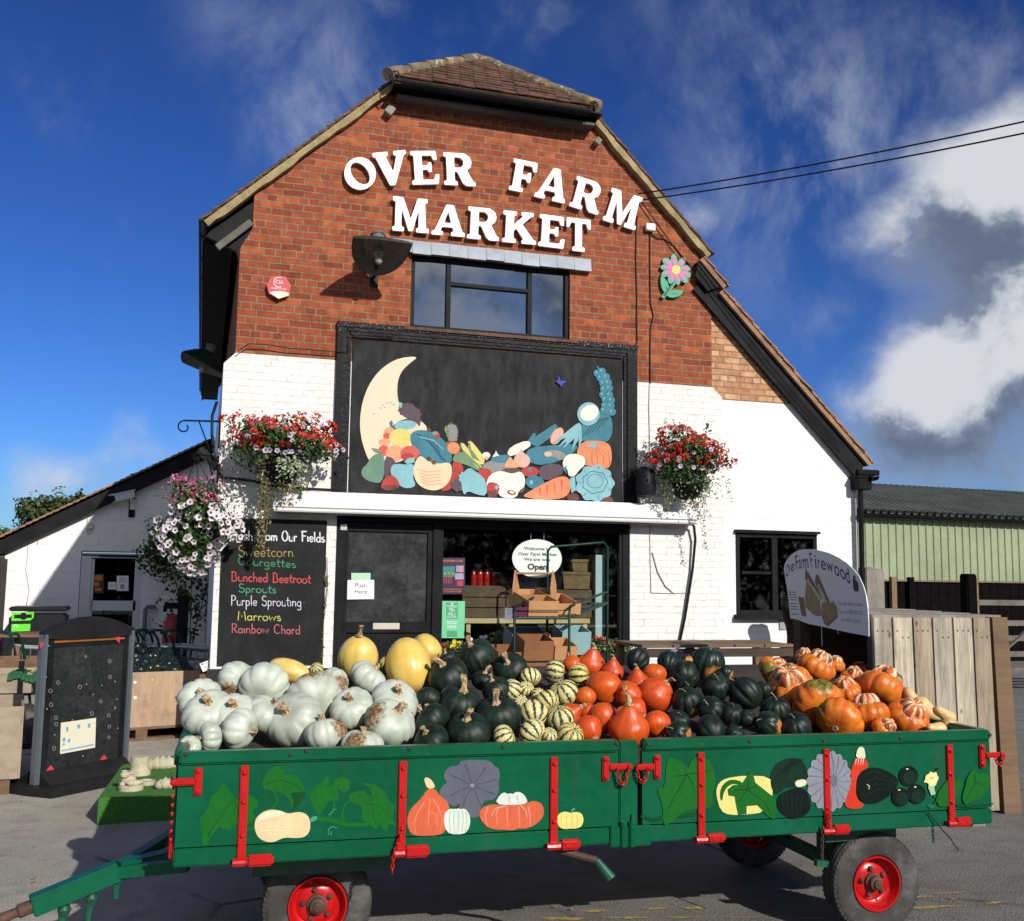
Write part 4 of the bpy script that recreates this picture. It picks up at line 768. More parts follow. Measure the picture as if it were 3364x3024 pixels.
# ---- big white letters
def rnd_ring(pts, r=.03):
 n = len(pts); o = []
 for i in range(n):
  p0, p, p1 = Vector(pts[i-1]), Vector(pts[i]), Vector(pts[(i+1) % n]); a = p0-p; c = p1-p; ra = min(r, a.length*.45); rc = min(r, c.length*.45)
  A = p+a.normalized()*ra; Cc = p+c.normalized()*rc
  for t in (0, .33, .67, 1): o.append(tuple(A*(1-t)**2+p*2*t*(1-t)+Cc*t*t))
 return o
S0 = [(0, .88), (.09, .86), (.09, .14), (0, .12)]
GL = {'M': (1.2, [[(0, 0), (.38, 0), (.38, .12), (.29, .14), (.31, .66), (.53, .02), (.66, .02), (.87, .66), (.86, .14), (.78, .12), (.78, 0), (1.2, 0), (1.2, .12), (1.11, .14), (1.08, .86), (1.17, .88), (1.17, 1), (.84, 1), (.60, .38), (.36, 1), (.02, 1), (.02, .88), (.11, .86), (.08, .14), (0, .12)]]),
      'A': (1.06, [[(0, 0), (.36, 0), (.36, .12), (.28, .14), (.32, .27), (.66, .27), (.70, .14), (.62, .12), (.62, 0), (1.06, 0), (1.06, .12), (.98, .15), (.66, 1), (.42, 1), (.09, .15), (0, .12)], [(.375, .41), (.5, .77), (.61, .41)]]),
      'R': (1.0, [[(0, 0), (.43, 0), (.43, .12), (.34, .14), (.34, .42), (.43, .42), (.60, .08), (.70, 0), (1.0, 0), (1.0, .12), (.93, .14), (.74, .48), (.86, .58), (.9, .74), (.84, .9), (.68, 1), (0, 1)]+S0, [(.34, .55), (.34, .87), (.52, .87), (.62, .8), (.64, .71), (.6, .6), (.5, .55)]]),
      'K': (1.05, [[(0, 0), (.42, 0), (.42, .12), (.34, .14), (.34, .38), (.42, .46), (.66, .13), (.60, .11), (.60, 0), (1.05, 0), (1.05, .12), (.97, .14), (.61, .60), (.86, .86), (.95, .88), (.95, 1), (.56, 1), (.56, .89), (.62, .87), (.34, .58), (.34, .86), (.42, .88), (.42, 1), (0, 1)]+S0]),
      'E': (.86, [[(0, 0), (.82, 0), (.86, .3), (.74, .3), (.68, .14), (.34, .14), (.34, .44), (.5, .44), (.54, .36), (.63, .36), (.63, .66), (.54, .66), (.5, .57), (.34, .57), (.34, .86), (.64, .86), (.7, .72), (.81, .72), (.79, 1), (0, 1)]+S0]),
      'T': (.9, [[(.22, 0), (.68, 0), (.68, .12), (.575, .14), (.575, .86), (.74, .86), (.8, .7), (.9, .7), (.9, 1), (0, 1), (0, .7), (.1, .7), (.16, .86), (.325, .86), (.325, .14), (.22, .12)]]),
      'F': (.8, [[(0, 0), (.44, 0), (.44, .12), (.34, .14), (.34, .42), (.5, .42), (.54, .33), (.63, .33), (.63, .65), (.54, .65), (.5, .56), (.34, .56), (.34, .86), (.62, .86), (.68, .7), (.79, .7), (.77, 1), (0, 1)]+S0]),
      'V': (1.0, [[(.42, 0), (.58, 0), (.93, .86), (1.0, .88), (1.0, 1), (.62, 1), (.62, .88), (.70, .86), (.56, .40), (.38, .86), (.45, .88), (.45, 1), (0, 1), (0, .88), (.08, .86)]]),
      'O': (1.05, [ell(.525, .5, .50, .53, 0, 40), ell(.525, .5, .25, .40, 22, 36)[::-1]])}
M_LET = mat('white_letter', (.88, .88, .87), .45, .03, 5, .03, 20)
sg = thing('shop_sign', 'large raised white serif letters reading Over Farm Market on the brick gable', 'sign', (3, -.05, 5.2))
LT = [('O', (650, 537), (757, 512), (626, 437)), ('V', (745, 520), (856, 508), (732, 407)), ('E', (866, 512), (958, 510), (858, 400)), ('R', (972, 512), (1076, 518), (968, 404)),
      ('F', (1186, 528), (1268, 545), (1204, 424)), ('A', (1270, 551), (1371, 575), (1296, 446)), ('R', (1387, 582), (1482, 613), (1414, 482)), ('M', (1498, 629), (1606, 664), (1528, 521)),
      ('M', (799, 664), (920, 674), (799, 550)), ('A', (929, 677), (1039, 686), (935, 574)), ('R', (1047, 690), (1153, 700), (1052, 584)), ('K', (1164, 702), (1276, 712), (1169, 597)), ('E', (1284, 715), (1371, 726), (1290, 609)), ('T', (1378, 729), (1458, 738), (1379, 620))]
for ch, bl, br_, tl_ in LT:
 w_, rings = GL[ch]; P0 = at_y('z1', *bl, -.07); U = (at_y('z1', *br_, -.07)-P0)/w_; V_ = at_y('z1', *tl_, -.07)-P0; V_.y = U.y = 0
 mb = MB(); vs, fs = fill2d([rnd_ring(r_, .035) if ch != 'O' else r_ for r_ in rings], .03)
 mb.add([P0+U*v[0]+V_*v[1]+Vector((0, v[2], 0)) for v in vs], fs); mb.build('letter', M_LET, sg)
# ---- chalkboard with handwriting
def arc(cx, cy, rx, ry, a0, a1, n=10): return [(cx+rx*math.cos(R(a0+(a1-a0)*i/n)), cy+ry*math.sin(R(a0+(a1-a0)*i/n))) for i in range(n+1)]
o_ = arc(.22, .25, .2, .25, 90, 450, 16)
SG = {'F': (.5, [[(.08, 1), (.08, 0)], [(.0, 1), (.5, 1.02)], [(.08, .55), (.4, .57)]]), 'r': (.32, [[(.06, .5), (.06, 0)], [(.06, .32)]+arc(.2, .32, .12, .17, 150, 40, 5)]), 'e': (.42, [[(.04, .25), (.38, .27)]+arc(.21, .25, .18, .25, 5, 320, 12)]),
      's': (.34, [arc(.17, .38, .13, .12, 50, 230, 7)+arc(.17, .13, .14, .13, 60, -150, 8)]), 'h': (.42, [[(.06, .95), (.06, 0)], arc(.21, .3, .14, .2, 170, 0, 7)+[(.36, 0)]]), 'f': (.34, [arc(.25, .8, .12, .18, 60, 180, 5)+[(.13, 0)], [(0, .5), (.3, .5)]]), 'o': (.46, [o_]),
      'm': (.62, [[(.05, .5), (.05, 0)], arc(.17, .32, .12, .18, 170, 0, 6)+[(.29, 0)], arc(.43, .32, .13, .18, 170, 0, 6)+[(.56, 0)]]), 'O': (.62, [arc(.3, .5, .27, .5, 90, 455, 20)]), 'u': (.42, [[(.05, .5), (.05, .2)]+arc(.2, .17, .15, .17, 180, 340, 6)+[(.36, .5), (.37, 0)]]),
      'i': (.14, [[(.06, .5), (.07, 0)]]), 'l': (.16, [[(.06, 1), (.07, 0)]]), 'd': (.44, [arc(.2, .24, .17, .24, 40, 320, 12), [(.37, 1), (.38, 0)]]), 'S': (.5, [arc(.25, .75, .2, .25, 40, 250, 10)+arc(.24, .26, .22, .26, 75, -160, 11)]),
      'w': (.6, [[(.02, .5), (.12, .03), (.28, .42), (.42, .03), (.56, .5)]]), 't': (.3, [[(.14, .85), (.13, .06), (.22, 0), (.28, .04)], [(0, .55), (.3, .57)]]), 'c': (.36, [arc(.21, .25, .18, .25, 50, 310, 11)]), 'n': (.44, [[(.06, .5), (.06, 0)], arc(.21, .3, .15, .2, 170, 0, 7)+[(.37, 0)]]),
      'C': (.6, [arc(.32, .5, .28, .5, 50, 310, 16)]), 'g': (.44, [arc(.2, .25, .17, .24, 40, 320, 12), [(.37, .5), (.37, -.2)]+arc(.2, -.22, .17, .16, 0, -160, 7)]), 'B': (.56, [[(.08, 1), (.06, 0)], [(.0, .95)]+arc(.2, .76, .22, .24, 100, -80, 9)+arc(.2, .27, .3, .27, 80, -100, 10)+[(.04, 0)]]),
      'R': (.54, [[(.08, 1), (.06, 0)], [(.02, .95)]+arc(.22, .74, .22, .25, 100, -90, 9)+[(.14, .5), (.52, 0)]]), 'P': (.5, [[(.08, 1), (.06, 0)], [(.02, .95)]+arc(.2, .74, .24, .25, 100, -100, 9)]), 'p': (.44, [[(.06, .5), (.06, -.4)], arc(.2, .25, .18, .25, 150, -150, 12)]),
      'M': (.72, [[(.04, 0), (.12, 1), (.34, .35), (.56, 1), (.66, 0)]]), 'a': (.44, [arc(.2, .24, .17, .24, 40, 330, 12), [(.36, .5), (.38, 0)]]), 'b': (.44, [[(.06, 1), (.06, 0)], arc(.2, .25, .17, .25, 150, -150, 12)]), ' ': (.34, [])}
def ribbon(mb, pts, w_, tf, w0, rg):
 pts = [Vector((p[0], p[1])) for p in pts]; n = len(pts); L_ = []; R_ = []
 for i, p in enumerate(pts):
  a = pts[max(i-1, 0)]; c = pts[min(i+1, n-1)]; d_ = (c-a)
  if d_.length < 1e-6: d_ = Vector((1, 0))
  d_.normalize(); nn = Vector((-d_.y, d_.x)); k = w_*rg.uniform(.8, 1.15)/2; L_.append(p+nn*k); R_.append(p-nn*k)
 e0 = (pts[0]-pts[1]).normalized()*w_*.4; e1 = (pts[-1]-pts[-2]).normalized()*w_*.4
 L_ = [pts[0]+e0]+L_+[pts[-1]+e1]; R_ = [pts[0]+e0]+R_+[pts[-1]+e1]
 ring = L_[:-1]+[L_[-1]]+R_[1:-1][::-1]
 vs = [tf(p.x, p.y, w0) for p in L_]+[tf(p.x, p.y, w0) for p in R_]; m_ = len(L_)
 mb.add(vs, [(i, i+1, m_+i+1, m_+i) for i in range(1, m_-2)]+[(0, 1, m_+1), (m_-2, m_-1, 2*m_-2)])
cb = thing('chalkboard', 'tall blackboard on the white wall chalked with vegetable names in colours', 'chalkboard', (1, -.02, .9))
c_ = [at_y('b8', *p, -.02) for p in ((35, 1640), (1000, 1637), (1057, 316), (88, 268))]
mb = MB(); mb.prism([(c_[0].x, -.02, (c_[0].z+c_[1].z)/2), (c_[1].x+.01, -.02, (c_[0].z+c_[1].z)/2), (c_[2].x-.01, -.02, (c_[2].z+c_[3].z)/2), (c_[3].x, -.02, (c_[2].z+c_[3].z)/2)], (0, .015, 0))
def smear(q, co, col, p):
 n = q.noise(q.v('MULTIPLY', co, (1, 1, .6)), 3, 7, .7); col = q.mix(q.m('MULTIPLY', q.ss(n, .4, .8), .5), col, (.045, .045, .045)); return q.mix(q.m('MULTIPLY', q.ss(q.noise(co, 22, 3), .68, .76), .3), col, (.2, .2, .18))
mb.build('board', mat('slate_black_board', (.016, .016, .017), .75, .3, 3, .1, 30, spec=.15, extra=smear), cb)
rg = random.Random(5)
for s_, x0, y0, x1, y1, cap, colr, bold in (('Fresh from Our Fields', 150, 478, 1032, 505, 92, (238, 240, 245), .13), ('Sweetcorn', 232, 635, 748, 640, 100, (178, 164, 88), .07), ("Courgettes", 230, 712, 768, 740, 78, (70, 170, 120), .085), ('Bunched Beetroot', 168, 862, 905, 885, 88, (208, 84, 84), .12), ('Sprouts', 236, 965, 588, 975, 78, (80, 172, 128), .1),
                                       ('Purple Sprouting', 165, 1085, 818, 1095, 92, (215, 220, 232), .085), ('Marrows', 225, 1222, 632, 1228, 84, (216, 206, 106), .1), ('Rainbow Chard', 170, 1338, 808, 1350, 84, (198, 104, 112), .11)):
 m_ = mat('chalk_%d_%d_%d' % colr, K(*colr), .9, .22, 60); mb = MB(); tot = sum(SG[c][0]+.06 for c in s_); Y = -.0215
 P0 = at_y('b8', x0, y0, Y); P1 = at_y('b8', x1, y1, Y); U = (P1-P0)/tot; H = (at_y('b8', x0, y0-cap, Y)-P0); U.y = H.y = 0; ulen = U.length; hl = H.length; x = 0; k = 0
 for c in s_:
  for st in SG[c][1]:
   k += 1; j = rg.uniform(-.015, .015)
   ribbon(mb, [((x+p[0])*ulen, (p[1]+j)*hl*(1 if cap > 55 or c not in 'Cgt' else 1)) for p in st], bold*hl if cap > 55 else .1*hl, lambda u, v, w0: P0+U.normalized()*u+H.normalized()*v+Vector((0, -w0, 0)), .0001*(k % 9), rg)
  x += SG[c][0]+.06
 mb.build('chalk_writing', m_, cb)
# ---- things fixed to the facade
M_ENAM = mat('black_enamel', (.016, .018, .016), .45, .4, 8, .1, 40, spec=.12)
M_LAMPIN = mat('dusty_lamp_inside', (.10, .095, .075), .5, .3, 12)
M_BULB = mat('frosted_bulb', (.32, .31, .27), .25, .1)
def barn_lamp(c, rot, label, m):
 """half round yard lamp: D shaped shade tilted towards the viewer, round cap, arm to the wall. c = middle of the rim, local -y is outward"""
 t = thing('wall_lamp', label, 'lamp', c); tilt = Matrix.Rotation(R(-22), 3, 'X'); M = Matrix.Rotation(rot, 3, 'Z') @ tilt; c = Vector(c)
 n = 28; rim = []
 for j in range(n+1): a = math.pi*j/n; rim.append((.31*math.cos(a), -.22+.58*math.sin(a)**.85))
 rim += [(-.31*(1-2*j/8), -.22-.02*math.sin(math.pi*j/8)) for j in range(1, 8)]
 def loop(k, z, cx=0, cy_=.06): return [c+M @ Vector((cx+(x-cx)*k, cy_+(y-cy_)*k, z)) for x, y in rim]
 mb = MB(); L = [loop(1.0, 0), loop(1.02, .015), loop(.93, .05), loop(.62, .14), loop(.36, .2), loop(.27, .22)]; N = len(rim)
 for Lp in L: mb.v += Lp
 for i in range(len(L)-1):
  for k in range(N): mb.f.append((i*N+k, i*N+(k+1) % N, (i+1)*N+(k+1) % N, (i+1)*N+k)); mb.mi.append(0)
 mb.f.append(tuple((len(L)-1)*N+k for k in range(N))); mb.mi.append(0)
 L2 = [loop(.985, .001), loop(.9, .04), loop(.55, .12)]; o = len(mb.v)
 for Lp in L2: mb.v += Lp
 for i in range(2):
  for k in range(N): mb.f.append((o+i*N+k, o+(i+1)*N+k, o+(i+1)*N+(k+1) % N, o+i*N+(k+1) % N)); mb.mi.append(1)
 mb.f.append(tuple(o+2*N+k for k in range(N))); mb.mi.append(1)
 for k in range(N): mb.f.append((k, o+k, o+(k+1) % N, (k+1) % N)); mb.mi.append(0)
 me = mb.build('shade', [m, M_LAMPIN], t)
 mb = MB(); mb.lathe([(.075, .21), (.075, .29), (.085, .292), (.085, .315), (.05, .33)], c+M @ Vector((0, .06, 0)), M @ Vector((0, 0, 1)), 20); mb.build('cap', mat('grey_cap', (.13, .125, .11), .5, .3, 10), t, smooth=40)
 mb = MB(); q = c+M @ Vector((0, .07, .11)); mb.lathe([(.05, .0), (.05, .05)], q+M @ Vector((0, 0, -.045)), M @ Vector((0, 0, 1)), 16); mb.lathe([(.0, -.17), (.03, -.165), (.045, -.13), (.04, -.09), (.02, -.05)], q, M @ Vector((0, 0, 1)), 16); mb.build('bulb', M_BULB, t, smooth=60)
 Wm = Matrix.Rotation(rot, 3, 'Z'); a = c+M @ Vector((.0, .2, .06)); e_ = c+Wm @ Vector((0.03, .49, -.08)); e_2 = c+Wm @ Vector((0.03, .545, -.08))
 mb = MB(); mb.tube([a, a.lerp(e_, .5)+Vector((0, 0, -.02)), e_, e_2], .02, 8); mb.box(e_2+Wm @ Vector((0, 0, -.02)), (.09, .09, .2) if False else (.09, .02, .2)); mb.build('bracket', M_ENAM, t)
 return t
barn_lamp(at_y('z1', 757, 745, -.555), 0, 'black half round yard lamp on the brickwork beside the upper window', M_ENAM)
M_GLAMP = mat('green_enamel', (.012, .05, .03), .3, .3, 8)
lc = at_y('f', 392, 722, 2.6)
barn_lamp(lc, R(-90), 'dark green yard lamp on the shaded left side wall', M_GLAMP)
al_ = thing('alarm_box', 'red and white alarm box on the left of the brick gable', 'alarm box', at_y('c2', 822, 890, -.01))
def c2(x, y, Y): return at_y('c2', x, y, Y)
oct_ = [(765, 795), (875, 797), (925, 875), (905, 962), (820, 990), (735, 940), (718, 868)]
mb = MB(); mb.prism([c2(x, y, -.065) for x, y in oct_], (0, .065, 0)); mb.build('case', mat('faded_red_plastic', K(205, 50, 55), .4, .06), al_)
mb = MB(); mb.prism([c2(x, y, -.0665) for x, y in ((737, 935), (770, 927), (822, 924), (870, 928), (908, 942), (905, 962), (820, 990))], (0, .001, 0)); mb.build('strobe', mat('cream_plastic', K(240, 225, 200), .4, .05), al_)
mb = MB(); line(al_, 'c2', 'CIA', 826, 862, 30, -.067, M_PAPER, sx=.95, bold=.0, mb=mb); line(al_, 'c2', '01285 651025', 822, 910, 15, -.067, M_PAPER, sx=1.0, mb=mb)
ribbon(mb, [tuple((lambda q: (q.x, q.z))(c2(x, y, -.067))) for x, y in arc(822, 848, 42, 42, 60, 300, 18)], .007, lambda u, v, w0: Vector((u, -.0672, v)), 0, rg); mb.build('lettering', M_PAPER, al_)
fl = thing('flower_sign', 'painted pink and green flower cut out on the right of the gable', 'sign', at_y('c1', 610, 580, -.01))
M_FG = mat('flower_green', K(45, 178, 138), .5, .05); M_FG2 = mat('leaf_green_paint', K(10, 165, 115), .5, .05); M_FP = mat('flower_pink', K(206, 110, 168), .5, .05); M_FY = mat('flower_yellow', K(248, 206, 90), .5, .05); M_FD = mat('stem_line', (.04, .05, .04), .6)
pet = [(600, 435, 30, 62, -4), (545, 455, 34, 58, -50), (535, 500, 30, 58, -82), (540, 548, 32, 58, -110), (578, 590, 32, 58, 205-360+180-10), (628, 598, 30, 60, 175-180-8), (682, 588, 32, 60, -38), (705, 555, 30, 52, -62), (708, 506, 28, 50, 85), (668, 452, 30, 55, 38)]
def ringy(mb, pts, Y, th): mb.prism([at_y('c1', x, y, Y) for x, y in pts], (0, th, 0))
mb = MB()
for i, (x, y, a_, b2, r_) in enumerate(pet): ringy(mb, ell(x, y, a_, b2, r_, 20), -.05-.0004*i, .03)
ringy(mb, ell(620, 520, 70, 75), -.049, .03); mb.build('petal_board', M_FG, fl)
mb = MB(); ringy(mb, smooth_ring([(480, 560), (520, 600), (555, 660), (550, 715), (520, 735), (492, 700), (476, 640)], 2), -.048, .03); ringy(mb, smooth_ring([(530, 745), (580, 705), (640, 705), (694, 712), (660, 755), (600, 778), (550, 770)], 2), -.0485, .03); ringy(mb, [(480, 765), (600, 620), (622, 640), (510, 786)], -.0475, .03); mb.build('leaf', M_FG2, fl)
mb = MB()
for i, (x, y, a_, b2, r_) in enumerate(pet): cx_, cy__ = x+(620-x)*.1, y+(520-y)*.1; ringy(mb, ell(cx_, cy__, a_*.62, b2*.74, r_, 18), -.0556-.0002*i, .0004)
mb.build('petal', M_FP, fl); mb = MB(); ringy(mb, ell(620, 518, 40, 42), -.059, .001); mb.build('flower_centre', M_FY, fl)
mb = MB(); ringy(mb, [(497, 757), (590, 630), (603, 636), (515, 768)], -.0492, .0005); ringy(mb, [(522, 650), (530, 700), (545, 715), (538, 690)], -.0486, .0004); ringy(mb, [(540, 735), (600, 745), (640, 738), (600, 737)], -.049, .0004); mb.build('stem', M_FD, fl)
M_WIRE = mat('black_cable', (.015, .015, .016), .5, spec=.15); M_WIREW = mat('dirty_white_cable', (.5, .48, .44), .6)
q = at_y('c1', 380, 130, -.04); mb = MB(); mb.box(q, (.115, .07, .085), None, .008); mb.build('junction_box', mat('white_plastic', (.82, .82, .82), .35, .03), None, label='small white junction box after the last sign letter', cat='junction box')
def cable(k, pts, Y, r, m, label, cat='cable', group='cables clipped to the facade'):
 mb = MB(); mb.tube([at_y(k, x, y, Y) for x, y in pts], r, 6); return mb.build('cable', m, None, smooth=True, label=label, cat=cat, group=group)
cable('c1', [(262, 20), (252, 160), (248, 430), (258, 760), (256, 1000), (262, 1170), (235, 1240)], -.012, .007, M_WIRE, 'black cable running down the brick beside the mural corner')
cable('c1', [(378, 175), (378, 450), (383, 830), (410, 940), (384, 1060), (380, 1300), (380, 1570)], -.012, .007, M_WIRE, 'black cable dropping from the white junction box')
cable('c1', [(395, 195), (440, 230), (520, 240), (600, 300), (700, 430), (866, 600)], -.012, .006, M_WIRE, 'black tube drawn as the slanting wire shadow behind the painted flower')  # thin black tube stands in for the wire shadow cast here
cable('z5', [(188, 790), (185, 900), (188, 1000), (190, 1330)], -.014, .006, M_WIREW, 'white painted cable down the wall left of the right flower basket')
cable('z5', [(190, 1425), (192, 1600), (195, 1745), (300, 1748), (380, 1742)], -.014, .005, M_WIREW, 'thin white cable below the awning turning along the wall')
cable('z5', [(200, 1560), (225, 1650), (260, 1715), (300, 1750)], -.016, .005, mat('grey_cable', (.2, .19, .18), .6), 'thin grey cable sagging on the white wall below the awning')
mb = MB(); mb.tube([at_y('z5', x, y, Y) for x, y, Y in ((375, 1425, -.1), (392, 1440, -.09), (398, 1500, -.07), (385, 1640, -.05), (350, 1860, -.04), (320, 2000, -.03))], .016, 8); mb.build('cable', M_WIRE, None, smooth=True, label='thick black cable hanging from the right awning end', cat='cable')
cable('c2', [(470, 1440), (560, 1375), (700, 1380), (900, 1410), (1300, 1440), (1420, 1440), (1415, 1300), (1500, 1300), (1800, 1310)], -.075, .006, M_WIRE, 'black cable over the white paint edge left of the mural')
anc = at_y('f', 1263, 396, -.02)
for (fx, fy, ax, ay, lab) in ((2025, 222, 1262, 383, 'upper black overhead wire slanting to the right across the sky'), (2025, 245, 1262, 396, 'lower black overhead wire slanting to the right across the sky')):
 an = at_y('f', ax, ay, -.02); d_ = ray('f', fx, fy); # its shadow falls down to the right over the white wall
 e0 = EYE-an; t_ = -(e0.x+e0.z+.85*e0.y)/(d_.x+d_.z+.85*d_.y); P = EYE+d_*t_ if t_ > 2 else EYE+d_*20
 P2 = an+(P-an)*1.6; mb = MB(); mb.tube([an+(P2-an)*s-Vector((0, 0, 4*.10*s*(1-s))) for s in [i/14 for i in range(15)]], .009, 6); mb.build('overhead_wire', M_WIRE, None, smooth=True, label=lab, cat='wire', group='overhead wires')
# ---- leaves and flowers
def leafm(name, rgb, rgb2):
 m = bpy.data.materials.new(name); m.use_nodes = True; t = m.node_tree; t.nodes.clear(); q = NB(t)
 co = q.n('ShaderNodeNewGeometry').outputs['Position']; col = q.mix(q.ss(q.noise(co, 22, 3), .3, .7), rgb, rgb2)
 p = q.n('ShaderNodeBsdfPrincipled', i_Roughness=.55); p.inputs['Specular IOR Level'].default_value = .35; q.set(p.inputs['Base Color'], col)
 tr = q.n('ShaderNodeBsdfTranslucent'); q.set(tr.inputs[0], q.mix(1, col, (1.2, 1.3, .7), 'MULTIPLY')); mx = q.n('ShaderNodeMixShader'); mx.inputs[0].default_value = .22
 t.links.new(p.outputs[0], mx.inputs[1]); t.links.new(tr.outputs[0], mx.inputs[2]); o = q.n('ShaderNodeOutputMaterial'); t.links.new(mx.outputs[0], o.inputs[0]); return m
LF = [leafm('leaf_dark', (.012, .032, .008), (.03, .075, .015)), leafm('leaf_mid', (.035, .085, .018), (.07, .14, .03)), leafm('leaf_light', (.10, .17, .05), (.18, .24, .09)), leafm('leaf_dry', (.17, .10, .045), (.32, .21, .10)), leafm('leaf_variegated', (.28, .34, .22), (.5, .54, .40))]
FR_, FV, FP_, FW, FC = leafm('red_petal', (.50, .015, .008), (.72, .05, .02)), leafm('lilac_petal', (.50, .38, .55), (.70, .60, .74)), leafm('magenta_petal', (.50, .03, .14), (.75, .12, .32)), leafm('white_petal', (.72, .62, .68), (.85, .80, .82)), leafm('dark_throat', (.05, .01, .05), (.10, .02, .09))
FD_ = leafm('deep_red_petal', (.25, .008, .012), (.42, .015, .025))
def rv(rg):
 while True:
  v = Vector((rg.uniform(-1, 1), rg.uniform(-1, 1), rg.uniform(-1, 1)))
  if .05 < v.length <= 1: return v
def leaf(mb, p, n, s, rg, ci, asp=.6):
 n = (n+rv(rg)*.8).normalized(); u = n.cross(rv(rg)).normalized(); v = n.cross(u); mb.cur = ci
 mb.add([p-u*s, p-v*s*asp+n*s*.12-u*s*.1, p+u*s*.9, p+v*s*asp+n*s*.12-u*s*.1], [(0, 1, 2), (0, 2, 3)])
def bloom(mb, p, n, s, rg, ci, cc=None):
 """five lobed open flower facing n"""
 n = (n+rv(rg)*.35).normalized(); u = n.cross(rv(rg)).normalized(); v = n.cross(u); N = 15; ring = [];
 for j in range(N):
  a = j/N*2*math.pi; k = s*(1+.16*math.cos(5*a)); ring.append(p+u*math.cos(a)*k+v*math.sin(a)*k+n*s*.12)
 inn = [p+u*math.cos(j/N*6.283)*s*.36+v*math.sin(j/N*6.283)*s*.36-n*s*.1 for j in range(N)]; mb.cur = ci
 mb.add(ring+inn, [(j, (j+1) % N, N+(j+1) % N, N+j) for j in range(N)]); mb.cur = cc if cc is not None else ci; mb.add(inn, [tuple(range(N))])
def cluster(mb, p, n, s, rg, ci, k=9):
 for _ in range(k):
  d_ = (n*.5+rv(rg)).normalized(); q = p+d_*s; u = d_.cross(rv(rg)).normalized(); v = d_.cross(u); z = s*rg.uniform(.38, .6); mb.cur = ci
  mb.add([q-u*z, q-v*z*.8, q+u*z, q+v*z*.8], [(0, 1, 2, 3)])
def blob(c, rad, n, rg, shell=.55):
 """random points in an uneven ellipsoid: (point, outward normal)"""
 o = []
 while len(o) < n:
  d_ = rv(rg).normalized(); k = 1+.22*math.sin(3.1*d_.x+5.3*d_.z+c.x)+.14*math.sin(7*d_.y+4*d_.x+9*d_.z); r = rg.uniform(shell, 1)**.7*k
  o.append((c+Vector((d_.x*rad[0], d_.y*rad[1], d_.z*rad[2]))*r, d_))
 return o
def hanging_basket(label, c, rad, seed, mode, bowl_r, bowl_z, trail=None, back=None):
 rg = random.Random(seed); t = thing('hanging_basket', label, 'flower basket', (c.x, c.y, bowl_z-bowl_r))
 mb = MB(); prof = [(bowl_r*math.sin(a), bowl_r-bowl_r*math.cos(a)*1.0) for a in [i/8*math.pi/2 for i in range(9)]]; prof[0] = (.01, 0)
 mb.lathe(prof, (c.x, c.y, bowl_z-bowl_r), seg=24); mb.build('bowl', M_GUTTER, t, smooth=40)
 mb = MB()
 for p, n in blob(c, rad, 3400, rg, .3): leaf(mb, p, n, rg.uniform(.015, .037), rg, rg.choice([0, 0, 0, 1, 1, 2] if p.z < c.z+.5*rad[2] else [0, 0, 1, 1, 1, 2]))
 for p, n in blob(c, rad, 80, rg, .85):
  d_ = (n+Vector((0, 0, rg.uniform(-.5, .5)))).normalized()
  for j in range(6): leaf(mb, p+d_*j*.026+rv(rg)*.012, n, rg.uniform(.011, .022), rg, rg.choice([1, 1, 2, 0]))
 mb.build('foliage', LF, t, kind='stuff')
 pts = blob(c, tuple(r*1.04 for r in rad), 900, rg, .93); pts = [(p, n) for p, n in pts if n.y < .35]
 mr, mv = MB(), MB(); nr = nv = 0
 for p, n in pts:
  h = (p.z-c.z)/rad[2]
  if mode == 'red':
   if h > -.25 and nr < 230 and rg.random() < .8: cluster(mr, p, n, rg.uniform(.018, .040), rg, rg.choice([0, 0, 0, 1])); nr += 1
   elif h > -.45 and nv < 52: bloom(mv, p, (n+Vector((-.1, -.9, .1))).normalized(), rg.uniform(.021, .03), rg, 0, 1); nv += 1
  else:
   if h > .36 and nr < 110: cluster(mr, p, n, rg.uniform(.016, .026), rg, rg.choice([0, 1, 1])); nr += 1
   elif h < .42 and nv < 175: bloom(mv, p, (n+Vector((-.05, -.8, .1))).normalized(), rg.uniform(.026, .038), rg, 0, 1); nv += 1
 if mode == 'red':
  mr.build('geranium_blossom', [FR_, FD_], t, kind='stuff'); mv.build('petunia_blossom', [FV, FC], t, kind='stuff')
 else:
  mr.build('verbena_blossom', [FP_, leafm('pale_pink_petal', (.55, .16, .28), (.75, .35, .45))], t, kind='stuff'); mv.build('petunia_blossom', [FW, FC], t, kind='stuff')
 return t, rg
c = at_y('b5', 640, 575, -.36); lb, rg = hanging_basket('red geranium and lilac petunia basket above the chalkboard with a long dry trail', c, (.55, .31, .28), 21, 'red', .2, at_y('b5', 640, 780, -.36).z)
mb = MB(); p0 = at_y('b5', 505, 760, -.42); p1 = at_y('b5', 440, 1560, -.34)
for i in range(520):
 s = rg.random(); w_ = .085*(1-s)**.7+.02; p = p0.lerp(p1, s)+Vector((rg.gauss(0, w_*.55), rg.gauss(0, .03), 0)); leaf(mb, p, Vector((0, -1, .2)), rg.uniform(.010, .021), rg, rg.choice([3, 3, 3, 0, 2, 1]))
for i in range(5): mb.cur = 3; mb.tube([p0+Vector((rg.uniform(-.04, .04), 0, 0)), p0.lerp(p1, .5)+Vector((rg.uniform(-.05, .05), 0, 0)), p1+Vector((rg.uniform(-.04, .04), 0, 0))], .004, 4)
q0 = at_y('b5', 700, 940, -.4)
for i in range(230): p = q0+Vector((rg.gauss(0, .09), rg.gauss(0, .05), rg.gauss(0, .05)-.03)); leaf(mb, p, Vector((0, -1, .2)), rg.uniform(.011, .02), rg, rg.choice([3, 3, 2, 1]))
mb.build('trailing_ivy', LF, lb, kind='stuff')
mb = MB(); q0 = at_y('b5', 720, 800, -.60)
